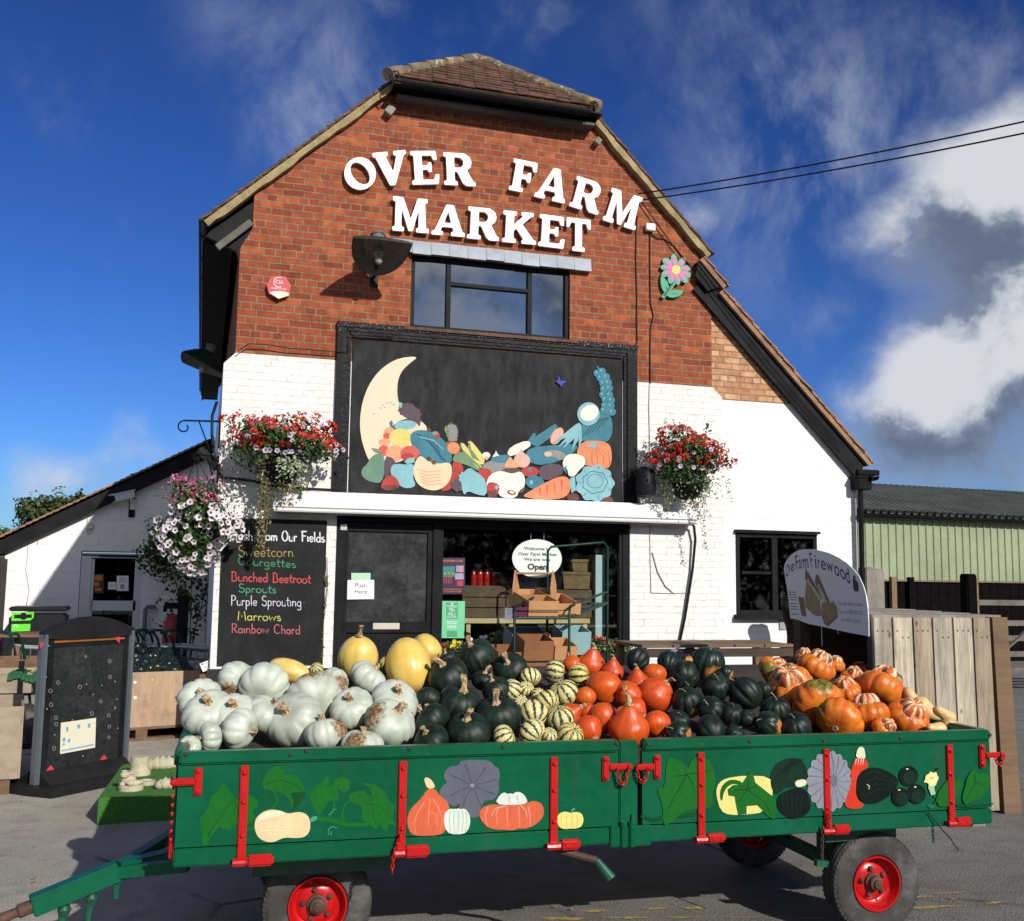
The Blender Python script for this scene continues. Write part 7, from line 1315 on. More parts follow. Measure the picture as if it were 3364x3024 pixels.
def b_acorn_or(q, co, off, ang, z, rnd, p):
 col = q.mix(q.ss(q.noise(off, 3, 5), .35, .7), (.008, .018, .011), (.018, .035, .018)); return patch(q, co, off, col, (.55, .24, .06), (.45, .16, .025), .72, (.78, 0, -.42), .3, .5)
def b_turb(grn):
 def f(q, co, off, ang, z, rnd, p):
  col = q.mix(q.ss(q.noise(off, 2.5, 4), .35, .7), (.60, .115, .012), (.72, .22, .02)); n = q.noise(q.v('MULTIPLY', off, (1, 1, .5)), 6, 5, .7); col = q.mix(q.m('MULTIPLY', q.ss(n, .6, .75), .6), col, (.80, .40, .10)); col = var(q, col, rnd, .25)
  return patch(q, co, off, col, (.05, .075, .012), (.30, .22, .02), .62 if grn else q.ss(rnd, .45, 1., .1, .5), (.85, 0, .1), .25, .7)
 return f
def b_cap(q, co, off, ang, z, rnd, p):
 wv = q.m('ADD', q.m('MULTIPLY', ang, 9), q.m('MULTIPLY', q.m('SUBTRACT', q.noise(off, 4, 3), .5), 4)); s = q.m('SINE', wv); col = q.mix(q.ss(s, .15, .45), (.62, .12, .025), (.74, .60, .36)); return q.mix(q.m('MULTIPLY', q.ss(q.noise(off, 3.5, 3), .54, .62), q.ss(rnd, .25, .6)), col, (.06, .10, .035))
def b_butter(q, co, off, ang, z, rnd, p): return var(q, q.mix(q.ss(q.noise(off, 2, 5), .35, .7), (.64, .40, .16), (.72, .52, .25)), rnd, .12)
def b_spag(q, co, off, ang, z, rnd, p):
 col = q.mix(q.ss(q.noise(off, 1.2, 4), .35, .65), (.72, .50, .10), (.78, .60, .22)); col = q.mix(rnd, col, q.mix(1, col, (.98, .86, .5), 'MULTIPLY')); col = specks(q, off, col, (.30, .17, .05), 6, .68, .8); return q.mix(q.ss(z, -1.02, -1.30), col, (.5, .3, .1))
def b_marrow(q, co, off, ang, z, rnd, p): return q.mix(q.ss(q.m('ABSOLUTE', q.m('SINE', q.m('ADD', q.m('MULTIPLY', ang, 5), q.noise(off, 4)))), .45, .55), (.03, .07, .015), (.55, .48, .2))
def b_stem(q, co, off, ang, z, rnd, p):
 w_ = q.n('ShaderNodeTexNoise', i_Scale=9, i_Detail=6); q.set(w_.inputs['Vector'], q.v('MULTIPLY', off, (1, 1, .25))); return q.mix(q.ss(w_.outputs['Fac'], .38, .62), (.20, .115, .045), (.62, .46, .25))
SM = {'grey': sq_mat('grey_squash_skin', b_grey(False), .38, .05, coat=.15), 'scab': sq_mat('scabbed_grey_skin', b_grey(True), .45, .12), 'kabocha': sq_mat('dark_kabocha_skin', b_kab, .48, .08, spec=.35), 'dumpling': sq_mat('striped_dumpling_skin', b_dump, .4, .04), 'kuri': sq_mat('red_kuri_skin', b_kuri, .36, .06, 40),
      'acorn': sq_mat('acorn_squash_skin', b_acorn, .46, .1, spec=.35), 'acorn_or': sq_mat('acorn_orange_patch_skin', b_acorn_or, .36, .06), 'turban': sq_mat('turban_skin', b_turb(False), .36, .1, 12), 'turban_gr': sq_mat('turban_green_skin', b_turb(True), .36, .1, 12), 'smalldark': sq_mat('small_dark_skin', b_acorn, .26, .04, spec=.6), 'cap': sq_mat('turban_cap_skin', b_cap, .4, .06), 'butternut': sq_mat('butternut_skin', b_butter, .42, .03), 'spaghetti': sq_mat('yellow_squash_skin', b_spag, .36, .03, coat=.2), 'marrow': sq_mat('striped_marrow_skin', b_marrow), 'stem': sq_mat('corky_stem', b_stem, .8, .35, 14), 'gstem': sq_mat('green_stem', lambda q, co, off, ang, z, rnd, p: q.mix(q.ss(q.noise(off, 6, 4), .35, .7), (.05, .07, .03), (.26, .26, .12)), .6, .2)}
KD = {'grey': (.76, 10, .10, .17, 0, .15, .36, .12, 'stem', 'grey_squash', 'squash'), 'kabocha': (.80, 11, .045, .10, 0, .155, .55, .22, 'stem', 'dark_green_squash', 'squash'), 'dumpling': (.86, 10, .10, .16, 0, .07, .16, .1, 'gstem', 'striped_squash', 'squash'),
      'kuri': (.93, 12, .018, .02, .05, .15, .42, .2, 'stem', 'red_squash', 'squash'), 'pear': (.93, 12, .018, -.02, .34, .15, .42, .2, 'stem', 'red_squash', 'squash'), 'acorn': (.98, 8, .15, .12, .0, .055, .42, .3, 'gstem', 'acorn_squash', 'squash'), 'turban': (.62, 11, .10, .10, 0, .12, .22, .1, 'stem', 'turban_squash', 'squash'),
      'butternut': (1.5, 8, .0, .04, 0, .1, .16, .1, 'stem', 'butternut_squash', 'squash'), 'spaghetti': (1.30, 9, .035, .03, 0, .12, .55, .15, 'stem', 'yellow_squash', 'squash'), 'marrow': (1.1, 10, .06, .05, 0, .1, .3, .1, 'gstem', 'striped_marrow', 'squash')}
def body_mesh(kind, seed, mname):
 asp, n, dep, dim, neck = KD[kind][:5]; rg = random.Random(seed*31+len(kind)); NU, NV = (64, 30) if kind not in ('dumpling', 'butternut') else (60, 22); vs = []; fs = []; ph = [rg.uniform(0, 6.28) for _ in range(4)]; irr = [rg.uniform(.7, 1.3) for _ in range(n)]
 for i in range(NV+1):
  th = math.pi*i/NV
  for k in range(NU):
   a = k/NU*2*math.pi; aw = a+.10*math.sin(2*a+ph[0]); g = (1-abs(math.sin(n*aw/2)))**2.2; s = math.sin(th)
   r = s**.92*(1-dep*g*(.35+.65*s)*irr[int(aw/6.2832*n+.5) % n]); r *= 1+.035*math.sin(a*2+ph[1])+.022*math.sin(3*a+2*th+ph[2])
   z = math.cos(th)*asp; z -= dim*math.exp(-(th/.42)**2)-(dim*.5)*math.exp(-((math.pi-th)/.35)**2)
   if neck: z += neck*math.exp(-(th/.40)**2); r *= 1-.12*math.exp(-((th-.75)/.35)**2)
   if kind == 'acorn' and th > 2.2: z -= .14*math.exp(-((math.pi-th)/.4)**2)
   if kind == 'butternut': t = th/math.pi; r = s**.75*(.62 if t < .4 else .62+.38*min(1, (t-.4)/.25)**1.4*1.0);
   if kind == 'turban': r *= 1+.04*math.cos(2*th); z -= .03*g*s
   vs.append(Vector((r*math.cos(a), r*math.sin(a), z+.02*math.sin(2*a+ph[3])*s)))
 for i in range(NV):
  for k in range(NU): fs.append((i*NU+k, i*NU+(k+1) % NU, (i+1)*NU+(k+1) % NU, (i+1)*NU+k))
 mb = MB(); mb.add(vs, fs); return mb.mesh(kind, SM[mname], True)
def stem_mesh(kind, seed):
 asp, n, dep, dim, neck, sr, sl, bend, sm_ = KD[kind][:9]; rg = random.Random(seed*7+3); z0 = asp-dim+neck-.04; a = rg.uniform(0, 6.28); b_ = bend*rg.uniform(.5, 1.5); NS, NR = 20, 9; vs = []; fs = []; sl *= rg.uniform(.8, 1.15)
 for i in range(NR+1):
  t = i/NR; r = sr*(1.55-.75*min(1, t*3.2) if t < .32 else .80+.22*max(0, t-.6)/.4)*(1 if kind != 'kabocha' else 1.0); cx_, cy__ = math.cos(a)*b_*sl*t*t*2, math.sin(a)*b_*sl*t*t*2
  for k in range(NS): q = k/NS*6.2832; rr_ = r*(1+.13*math.cos(5*q+t*1.2)); vs.append((cx_+rr_*math.cos(q), cy__+rr_*math.sin(q), z0+sl*t))
 for i in range(NR):
  for k in range(NS): fs.append((i*NS+k, i*NS+(k+1) % NS, (i+1)*NS+(k+1) % NS, (i+1)*NS+k))
 fs.append(tuple(NR*NS+k for k in range(NS))); mb = MB(); mb.add(vs, fs); return mb.mesh('stem', SM[sm_], 60)
def cap_mesh(seed):
 rg = random.Random(seed); vs = []; fs = []; NU, NV = 48, 14
 for i in range(NV+1):
  th = math.pi*.62*i/NV
  for k in range(NU): a = k/NU*6.2832; g = (1-abs(math.sin(2*a+.3)))**1.6; s = math.sin(th); r = .62*s**.85*(1-.36*g*s); vs.append((r*math.cos(a), r*math.sin(a), .40+.60*math.cos(th)*(1-.3*g*s)-.16*math.exp(-(th/.3)**2)))
 for i in range(NV):
  for k in range(NU): fs.append((i*NU+k, i*NU+(k+1) % NU, (i+1)*NU+(k+1) % NU, (i+1)*NU+k))
 mb = MB(); mb.add(vs, fs); return mb.mesh('turban_cap', SM['cap'], True)
def collar_mesh(seed):
 rg = random.Random(seed); mb = MB()
 for k in range(60): a = k/60*6.2832+rg.uniform(-.05, .05); c_ = Vector((.63*math.cos(a), .63*math.sin(a), .43+rg.uniform(-.03, .03))); mb.lathe([(.0, -.04), (.04, -.02), (.045, .01), (.02, .04), (0, .045)], c_, Vector((math.cos(a)*.5, math.sin(a)*.5, 1)), 6)
 return mb.mesh('corky_collar', mat('pale_cork', (.55, .46, .28), .9, .3, 20, .4), True)
SM['pear'] = SM['kuri']; MC = {}
def cached(key, f):
 if key not in MC: MC[key] = f()
 return MC[key]
GRP = {'grey': 'pale grey squashes heaped at the left end of the trailer', 'kabocha': 'dark green squashes heaped beside the grey ones', 'dumpling': 'cream and green striped squashes in the middle of the trailer', 'kuri': 'red orange squashes heaped in the trailer', 'acorn': 'ribbed black green acorn squashes on the trailer', 'turban': 'orange turban squashes on the right of the trailer', 'pear': 'red orange squashes heaped in the trailer', 'butternut': 'butternut squashes at the right end of the trailer', 'spaghetti': 'large yellow squashes behind the grey ones', 'marrow': 'striped marrows'}
cnt = [0]
def squash(kind, P, r, d, label, skin=None, pdir=None, stem=True, asp=1., group=None, name=None):
 cnt[0] += 1; sd = cnt[0] % 3; sk = skin or kind; me = cached((kind, sk, sd), lambda: body_mesh(kind, sd+1, sk)); z = Vector(d).normalized()
 x = Vector(pdir) if pdir is not None else rv(random.Random(cnt[0]*13)); x = x-z*x.dot(z)
 if x.length < 1e-3: x = z.orthogonal()
 x.normalize(); y = z.cross(x); o = bpy.data.objects.new(name or KD[kind][9], me); C.objects.link(o)
 M = Matrix((x, y, z)).transposed().to_4x4(); o.matrix_world = Matrix.Translation(P) @ M @ Matrix.Diagonal((r, r, r*asp, 1)); tag(o, label, KD[kind][10], group or GRP[kind])
 def kid(nm, m, sc=None):
  c_ = bpy.data.objects.new(nm, m); C.objects.link(c_); c_.parent = o
  if sc: c_.matrix_local = sc
  return c_
 if kind == 'turban':
  kid('cap', cached(('cap', sd), lambda: cap_mesh(sd))); kid('collar', cached(('col', sd), lambda: collar_mesh(sd)))
  if stem: kid('stem', cached((kind, 'stem', sd), lambda: stem_mesh('turban', sd)), Matrix.Rotation(math.pi, 4, 'X') @ Matrix.Translation((0, 0, -.06)))
 elif stem: kid('stem', cached((kind, 'stem', cnt[0] % 5), lambda: stem_mesh(kind, cnt[0] % 5)), Matrix.Diagonal((1, 1, 1/asp, 1)))
 return o
PN = (Vector((0, 0, 1))-tY*PS).normalized()
def idir(s): return _r2*s[0]+_u2*s[1]-_f*s[2]
def put(kind, k, x, y, r, s, label, skin=None, pd=None, stem=True, asp=1., lift=0.):
 P = at_plane(k, x, y, T(0, 0, PZ+lift), PN); dist = (P-EYE).dot(_f); rr_ = r*1.09*CR[k][2]/F_*dist; v = (P-O_).dot(tY)
 return squash(kind, P, rr_, idir(s), label, skin, idir(pd) if pd else None, stem, asp)
L = lambda s, t: s+t
g = 'pale grey squash '
for a in ((720, 515, 200, (.85, .05, .45), g+'with a big brown scab on its left cheek at the top', 'scab', (-.9, -.35, .35)), (1045, 600, 268, (.05, .35, -.9), g+'with a tiny brown nick behind the stemmed row'), (1590, 720, 285, (-.35, .25, -.85), g+'with torn brown skin on top right of centre', 'scab', (-.1, 1., .1)), (1800, 565, 175, (-.55, .35, .75), g+'crusted with brown cork below the yellow marrow', 'scab', (.7, .2, .6)),
          (330, 725, 222, (.25, .55, .62), g+'at the far left corner against the bin'), (430, 890, 270, (.1, .78, .55), g+'with an upright ribbed stem in the second row left'), (700, 905, 250, (.15, .78, .55), g+'with a fat barrel stem third in the second row'), (765, 1060, 212, (.95, -.12, .25), g+'lying on its side by the rail with a muddy foot', 'grey'),
          (1065, 905, 225, (.5, .8, .1), g+'shaded behind the biggest grey one'), (1375, 955, 300, (-.33, .6, .68), g+'largest of all with its stem tipped to the left'), (1720, 1110, 222, (-.2, .92, -.2), g+'low at the rail with a rusty right flank', 'scab', (.9, -.25, .25)), (440, 1150, 152, (-.8, .05, .5), g+'small and half shaded beside the ragged stem'), (215, 1260, 120, (-.1, .6, .7), g+'barely showing in the left front corner')):
 put('grey', 'p1', *a[:4], a[4], a[5] if len(a) > 5 else None, a[6] if len(a) > 6 else None, stem=a[3][2] > -.5)
for a in ((325, 900, 232, (-.06, .78, .58), g+'with an upright brown stem next to the dark gap'), (505, 560, 195, (.65, .72, -.1), g+'scratched and tall in front of the yellow squashes'), (800, 830, 250, (.28, .78, .5), g+'behind the scabbed one nearest the dark squashes'), (745, 1065, 275, (.45, .8, .3), g+'with a wide dark scab at the rail', 'scab', (-.75, .5, .5)), (440, 1310, 215, (.1, .95, -.1), g+'only its freckled crown above the rail', 'scab', (-.1, .9, .5))):
 put('grey', 'p2', *a[:4], a[4], a[5] if len(a) > 5 else None, a[6] if len(a) > 6 else None)
g = 'dark green squash '
for a in ((1700, 320, 195, (-.42, .85, .3), g+'highest with a bent pale stem'), (1390, 545, 215, (-.35, .85, .35), g+'with a knobbly stem beside the biggest yellow squash'), (1165, 810, 142, (0, -.35, .92), g+'shaded with its stem facing out'), (1520, 845, 222, (.26, .9, .35), g+'with a tall upright stem in the middle'), (1225, 1045, 190, (-.75, .35, -.5), g+'with pale streaks right of the scabbed grey one'), (1205, 1265, 188, (-.42, .8, .4), g+'at the rail with a curved stem to the left'),
          (1615, 1160, 232, (-.1, .9, .4), g+'plump at the rail with a leaning stem'), (1945, 985, 232, (-.12, .9, .38), g+'plump beside the striped squashes'), (1790, 590, 125, (.1, .95, .25), g+'small with an orange shoulder', None, (-.9, .1, .3)), (1385, 345, 88, (-.4, .9, .2), g+'small and mostly hidden behind the yellow one'), (1920, 690, 150, (-.4, .85, .2), g+'in shade behind the curved pale stem')): put('kabocha', 'p2', *a[:4], a[4], None, a[6] if len(a) > 6 else None)
put('kabocha', 'p3', 335, 395, 155, (-.25, .65, .7), g+'with fine pale ribs behind the striped ones', None, (.9, .2, .1))
g = 'striped squash '
for a in ((762, 425, 108, (.95, -.1, .2), g+'smooth and yellowish highest of its heap'), (990, 458, 108, (.95, .1, .25), g+'boldly mottled touching the red heap'), (345, 595, 98, (-.6, .6, .4), g+'by the dried stem left of its heap'), (525, 475, 92, (-.2, .6, -.7), g+'behind the fine ribbed green one'), (482, 590, 75, (.3, .7, .5), g+'narrow between two mottled ones'), (845, 625, 128, (-.45, .85, .25), g+'deeply ribbed just under the mottled pair'), (685, 705, 108, (-.5, .5, -.7), g+'pale with a blossom scar'), (435, 715, 68, (.1, .6, .7), g+'small plain yellow one with faint stripes'),
          (560, 830, 135, (-.1, .5, -.85), g+'dark and yellow with its base outwards'), (815, 870, 130, (-.22, .95, .15), g+'upright and tallest near the rail'), (545, 1000, 122, (-.6, .4, -.65), g+'at the rail below the dark yellow one'), (280, 1045, 108, (.85, .5, .15), g+'leftmost at the rail'), (910, 1035, 125, (.35, .75, .4), g+'rightmost at the rail next to red'), (708, 1025, 72, (.2, .8, .5), g+'small and wedged in at the rail'), (600, 640, 62, (.4, .5, .6), g+'pale and half buried in the middle')): put('dumpling', 'p3', *a[:5])
g = 'red orange squash '
for a in ((1230, 575, 156, (.42, .3, -.85), g+'largest with its base scar facing out'), (1720, 645, 158, (.6, .75, .15), g+'round with a thick stem leaning right'), (1105, 355, 122, (.15, .95, .15), g+'at the back with a long corky stem'), (925, 350, 82, (-.3, .8, -.3), g+'at the back left behind the striped pair'), (1310, 425, 98, (.03, 1, .12), g+'pear shaped at the top with a stout stem'), (1550, 525, 105, (-.12, .96, .15), g+'pear shaped with an upright stem in the middle back'), (1710, 445, 100, (.2, .4, -.85), g+'at the back below the black green ones'), (1455, 640, 122, (-.35, .65, .65), g+'with a long bent stem across it'),
          (1220, 860, 138, (.1, .4, -.9), g+'with a pale tip in the lower row'), (1515, 790, 112, (.7, -.35, .55), g+'with its stem lying to the right'), (1080, 975, 128, (.4, -.4, .8), g+'at the rail next to the striped ones'), (1465, 965, 176, (0, 1, .12), g+'orange and onion shaped at the rail'), (1730, 915, 120, (.1, -.8, .5), g+'glossy with its stem downwards'), (900, 830, 105, (.75, .6, .25), g+'with a cut corky stem among striped ones'), (1075, 810, 88, (.1, .7, -.6), g+'deep in the shade of the heap'), (1400, 830, 78, (.1, .7, -.6), g+'small and sunk between bigger ones'), (1050, 660, 92, (.1, .7, -.6), g+'dark in the shadow under the mottled one')): put('pear' if any(w_ in a[4] for w_ in ('pear', 'onion', 'corky stem')) else 'kuri', 'p3', *a[:5], stem=a[3][2] > -.55)
g = 'black green acorn squash '
for a in ((625, 395, 172, (.15, .97, .18), g+'topmost with a curled stem and orange belly', 'acorn_or', (.25, -.5, .9)), (360, 545, 165, (-.05, -.2, .97), g+'with its stem end facing out'), (190, 395, 125, (.3, .5, -.8), g+'at the back below the price card'), (-150, 360, 125, (.5, .5, -.6), g+'highest at the back left of the card'), (720, 665, 150, (0, .7, .7), g+'with a pale star around its stem'), (400, 835, 158, (-.25, .9, .32), g+'long with a leaning green stem'), (1040, 725, 172, (-.6, .65, -.45), g+'biggest and tilted over to the left'), (665, 920, 148, (-.42, .6, .65), g+'with a dry tendril trailing down'), (890, 970, 125, (.1, .85, .5), g+'with a withered flower end'),
          (1380, 925, 150, (-.05, .95, .3), g+'with a straight stem beside the turbans'), (1295, 1085, 140, (-.7, .6, .4), g+'with an orange flank at the rail', 'acorn_or', (.95, -.2, .3)), (1605, 1115, 162, (-.3, .85, .42), g+'rightmost at the rail with a curved stem'), (300, 1045, 120, (.1, .8, .6), g+'small by the glossy red one'), (650, 1145, 158, (-.2, .4, -.85), g+'low at the rail in the middle'), (300, 1180, 130, (-.62, .6, .5), g+'with a bright orange end at the rail', 'acorn_or', (.9, .0, .45)), (920, 1185, 98, (.3, .8, .5), g+'mostly hidden low at the rail'), (830, 500, 74, (.2, .5, -.8), g+'with an orange cheek behind the topmost', 'acorn_or', (.3, -.5, .8)), (390, 375, 72, (-.2, .6, -.7), g+'yellow tinged at the very back', 'acorn_or', (.3, .2, .9)), (1060, 1010, 92, (.3, .7, .6), g+'dark in the gap between bigger ones'), (1240, 690, 90, (.1, .8, .1), g+'in shade left of the turbans')): put('acorn', 'p4', *a[:4], a[4], a[5] if len(a) > 5 else None, a[6] if len(a) > 6 else None, stem=a[3][2] > -.55)
g = 'orange turban squash '
for a in ((590, 665, 238, (-.05, .45, -.88), g+'largest with a cut stem facing out', 'turban_gr', (0, .9, .1)), (335, 490, 212, (-.25, .78, .52), g+'with its striped cap tilted towards us', 'turban', (-.9, -.4, .3)), (585, 325, 172, (.42, .85, .05), g+'at the top with a pale striped cap'), (165, 360, 150, (.72, .55, .3), g+'green flanked at the top left', 'turban_gr', (-.9, -.2, .4)), (1205, 535, 228, (.5, .78, -.3), g+'tilted over with its cap behind on the right'), (865, 545, 140, (-.25, .9, .25), g+'with a crumbly cap in the middle'), (1075, 765, 190, (-.05, .95, -.25), g+'upright near the rail'), (805, 830, 218, (.5, .3, -.8), g+'green streaked at the rail', 'turban_gr', (-.9, .3, .4)), (1455, 795, 190, (.22, .8, .55), g+'with a cream and red cap at the right end', 'turban', (.1, -.6, .8)), (935, 420, 112, (.05, .93, .38), g+'with a boldly striped red cap'), (765, 300, 88, (.2, .95, .1), g+'small with a white striped cap at the back'), (1225, 905, 120, (.4, .6, .5), g+'warty and low at the rail'), (470, 225, 90, (0, .95, .3), g+'at the very top with a dark cap', 'turban_gr', (0, -.3, .9))):
 put('turban', 'p5', *a[:4], a[4], a[5] if len(a) > 5 else None, a[6] if len(a) > 6 else None, stem=a[3][2] < -.3)
for a in ((1510, 650, 88, (-.4, .8, -.3), 'butternut squash behind the red capped turban'), (1640, 740, 100, (.75, -.55, .3), 'butternut squash slanting down at the turban'), (1800, 775, 78, (-.75, .6, .2), 'butternut squash with a dark tip highest on the right'), (1900, 885, 74, (.95, -.05, .1), 'butternut squash lying along the rail at the right end'), (1720, 905, 70, (-.8, .2, .4), 'butternut squash low behind the rail')): put('butternut', 'p5', *a[:5])
put('spaghetti', 'p1', 1310, 420, 128, (.95, -.22, .15), 'yellow squash lying on its side under the chalkboard', stem=False, asp=1.35)
put('spaghetti', 'p2', 395, 345, 200, (.08, .97, .2), 'yellow squash standing upright with a long stem by the door', asp=.9)
put('spaghetti', 'p2', 945, 435, 232, (-.18, .82, -.5), 'largest yellow squash with its base scar facing out', stem=False, asp=1.0)
put('spaghetti', 'p2', 1155, 245, 148, (-.5, .5, -.7), 'yellow squash half hidden behind the largest one', stem=False, asp=.9)
put('marrow', 'p1', 1620, 405, 72, (-.2, .6, .6), 'small striped green marrow behind the grey squashes'); put('marrow', 'p2', 690, 395, 60, (.2, .5, .5), 'small green marrow between the grey and yellow squashes'); put('marrow', 'p1', 985, 425, 40, (.2, .5, .5), 'tiny green marrow tip behind the scabbed grey squash')
# ---- left of the shop
CR.update({'a1': (0, 1950, .41217), 'a2': (1400, 1850, .39506), 'a3': (360, 2000, .19231), 'a4': (2480, 1780, .23704), 'a5': (380, 2430, .16479)})
M_PLAS = mat('black_plastic_sheet', (.016, .016, .017), .45, .25, 6, .1, 40, spec=.15); M_GPOST = mat('grey_metal_post', K(96, 104, 110), .4, .12, 8)
PL, PR = at_d('s', 108, 2611, 8.3), at_d('s', 390, 2560, 9.05); PL.z = PR.z = 0; AF = Frame(PL, PR-PL, (0, 0, 1)); AW = (PR-PL).length
ab = thing('pavement_sign', 'black upright pavement sign with grey posts and red corner clips', 'sign', PL.lerp(PR, .5))
AM = Matrix((AF.x, -AF.n, (0, 0, 1))).transposed(); ah = AF.uv('a1', 290, 335)[1]
mb = MB(); q = lambda u, v, w: AF.p(u, v, w)
ring = [(-.08, .32), (AW+.08, .32), (AW+.12, .05), (AW+.12, -.3), (-.12, -.3), (-.12, .05)]
mb.prism([q(u, 0, w) for u, w in ring], (0, 0, .07)); mb.prism([q(0, .072, .20), q(AW, .072, .20), q(AW, .17, .05), q(AW, .17, -.05), q(AW, .072, -.2), q(0, .072, -.2), q(0, .17, -.05), q(0, .17, .05)][0:1]+[q(0, .17, .05), q(0, .17, -.05), q(0, .072, -.2)], AF.x*AW); mb.build('base', M_PLAS, ab)
for u in (-.03, AW): mb = MB(); mb.box(q(u+.015, ah/2+.02, .03), (.05, .075, ah), AM, .01); mb.build('post', M_GPOST, ab)
p0, p1 = AF.uv('a1', 322, 1440), AF.uv('a1', 948, 350); u0, u1 = .025, AW-.013
mb = MB(); mb.box(q((u0+u1)/2, (p0[1]+p1[1])/2+.02, .03), (u1-u0, .035, p1[1]-p0[1]+.06), AM, .004); mb.build('frame', M_BLACK, ab)
p2, p3 = AF.uv('a1', 335, 1415), AF.uv('a1', 915, 400); mb = MB(); mb.box(q(AW/2, (p2[1]+p3[1])/2, .049), (AW-.15, .004, p3[1]-p2[1]), AM)
def bub(qn, co, col, p):
 n = qn.noise(co, 5, 8, .75); return qn.mix(qn.m('MULTIPLY', qn.ss(n, .45, .75), .5), col, (.085, .09, .085))
mb.build('panel', mat('dusty_black_panel', (.02, .022, .021), .25, .4, 30, .3, 60, extra=bub), ab)
mb = MB(); rg = random.Random(4)
for x, y, r in ((430, 705, 14), (368, 770, 15), (373, 880, 16), (604, 738, 16), (412, 985, 14), (413, 1035, 14), (398, 1228, 14), (697, 950, 15), (842, 535, 13), (843, 660, 14), (770, 855, 13), (834, 965, 14), (838, 1055, 14), (835, 1140, 12), (650, 498, 9), (885, 905, 9)):
 u, v = AF.uv('a1', x, y); r *= .00095*1.1; mb.tube([q(u+r*math.cos(t), v+r*math.sin(t), .052) for t in [j/12*6.283 for j in range(13)]], .0016, 4, False)
for x, y in ((655, 718), (780, 727), (708, 799), (340, 915), (898, 838), (905, 1068), (883, 1312), (627, 1290), (543, 1002), (355, 412), (912, 365), (335, 660), (884, 697), (402, 1120)): u, v = AF.uv('a1', x, y); mb.lathe([(.006, 0), (.004, .003)], q(u, v, .052), AF.n, 6)
mb.build('water_rings', mat('pale_ring', (.4, .41, .4), .5), ab)
arch = [(-.04, ah-.02), (-.035, ah+.03)]+[(-.03+(AW+.06)*i/16, ah+.02+.125*math.sin(math.pi*i/16)**.8) for i in range(1, 16)]+[(AW+.035, ah+.03), (AW+.04, ah-.02), (AW*.75, ah-.045), (AW*.25, ah-.045)]
mb = MB(); vs, fs = fill2d([arch], .06); mb.add([q(a, b_, .0+c) for a, b_, c in vs], fs); mb.build('arched_header', M_PLAS, ab)
mb = MB(); mb.box(q(AW/2, p1[1]-.002, .052), (AW-.14, .006, .016), AM); mb.build('orange_strip', mat('orange_brown_edge', K(170, 95, 40), .5), ab)
mb = MB()
for ic, pts in enumerate(([(318, 388), (366, 382), (318, 438)], [(905, 345), (952, 338), (950, 395)], [(365, 1412), (403, 1365), (432, 1400)], [(795, 1325), (828, 1282), (855, 1315)])): mb = MB(); mb.prism([q(*AF.uv('a1', x, y, .053), .053) for x, y in pts], AF.n*.004); mb.build('corner_clip', mat('red_plastic_clip', K(225, 70, 80), .4, .05), ab)
mb = MB(); c_ = [AF.uv('a1', x, y, .053) for x, y in ((478, 1277), (757, 1225), (765, 988), (485, 1028))]; mb.prism([q(*c, .053) for c in c_], AF.n*.0015); o = mb.build('notice', mat('cream_notice', K(246, 240, 212), .5, .03), ab)
M_BLUEP = mat('pale_blue_print', K(120, 180, 222), .5, .08); mb = MB()
for x0, y0, x1, y1 in ((528, 1062, 545, 1100), (617, 1042, 638, 1076), (700, 1034, 720, 1070), (500, 1148, 522, 1178), (540, 1158, 560, 1186), (500, 1190, 516, 1212)): mb.add([q(*AF.uv('a1', x, y, .0555), .0555) for x, y in ((x0, y1), (x1, y1-4), (x1, y0-4), (x0, y0))], [(0, 1, 2, 3)])
mb.add([q(*AF.uv('a1', x, y, .0555), .0555) for x, y in ((490, 1256), (748, 1206), (748, 1196), (490, 1246))], [(0, 1, 2, 3)]); mb.build('pictograms', M_BLUEP, o)
F0 = at_z('s', 318, 2710, 0); tz = at_y('s', 322, 2621, F0.y).z; B0 = at_z('s', 402, 2512, tz); TXd = Vector((1, .07, 0)).normalized();
def turf(q, co, col, p): return q.mix(q.ss(q.noise(co, 70, 3, .8), .35, .7), col, (.035, .12, .012))
M_TURF = mat('artificial_turf', (.055, .22, .022), .9, .3, 50, 1., 160, extra=turf)
mb = MB(); mb.prism([F0, F0+TXd*1.25, B0+TXd*1.25, B0-Vector((0, 0, tz))], (0, 0, tz)); tf = mb.build('turf_platform', M_TURF, None, label='low platform covered in green artificial turf by the trailer drawbar', cat='platform')
M_STONE = mat('cast_stone', K(205, 194, 165), .9, .2, 8, .7, 40)
q = at_z('a5', 470, 690, tz); mb = MB(); mb.lathe([(.086, 0), (.086, .035), (.074, .037), (.066, .14), (.001, .142)], q, (0, 0, 1), 28); mb.build('stone_pot', M_STONE, None, smooth=40, label='upturned cast stone plant pot at the back of the turf platform', cat='plant pot')
def lumps(name, label, pts, group='cast stone ornaments on the turf platform'):
 mb = MB()
 for (p, r, s) in pts: bm = bmesh.new(); bmesh.ops.create_icosphere(bm, subdivisions=3, radius=1); mb.add([p+Vector((v.co.x*r*s[0], v.co.y*r*s[1], v.co.z*r*s[2])) for v in bm.verts], [tuple(v.index for v in f.verts) for f in bm.faces]); bm.free()
 return mb.build(name, M_STONE, None, smooth=True, label=label, cat='ornament', group=group)
q = at_z('a5', 300, 990, tz); mb = MB(); mb.lathe([(.088, 0), (.09, .03), (.08, .034), (.001, .036)], q, (0, 0, 1), 28); mb.build('stone_plinth', M_STONE, None, smooth=40, label='round stone plinth carrying the reclining stone figure', cat='plinth')
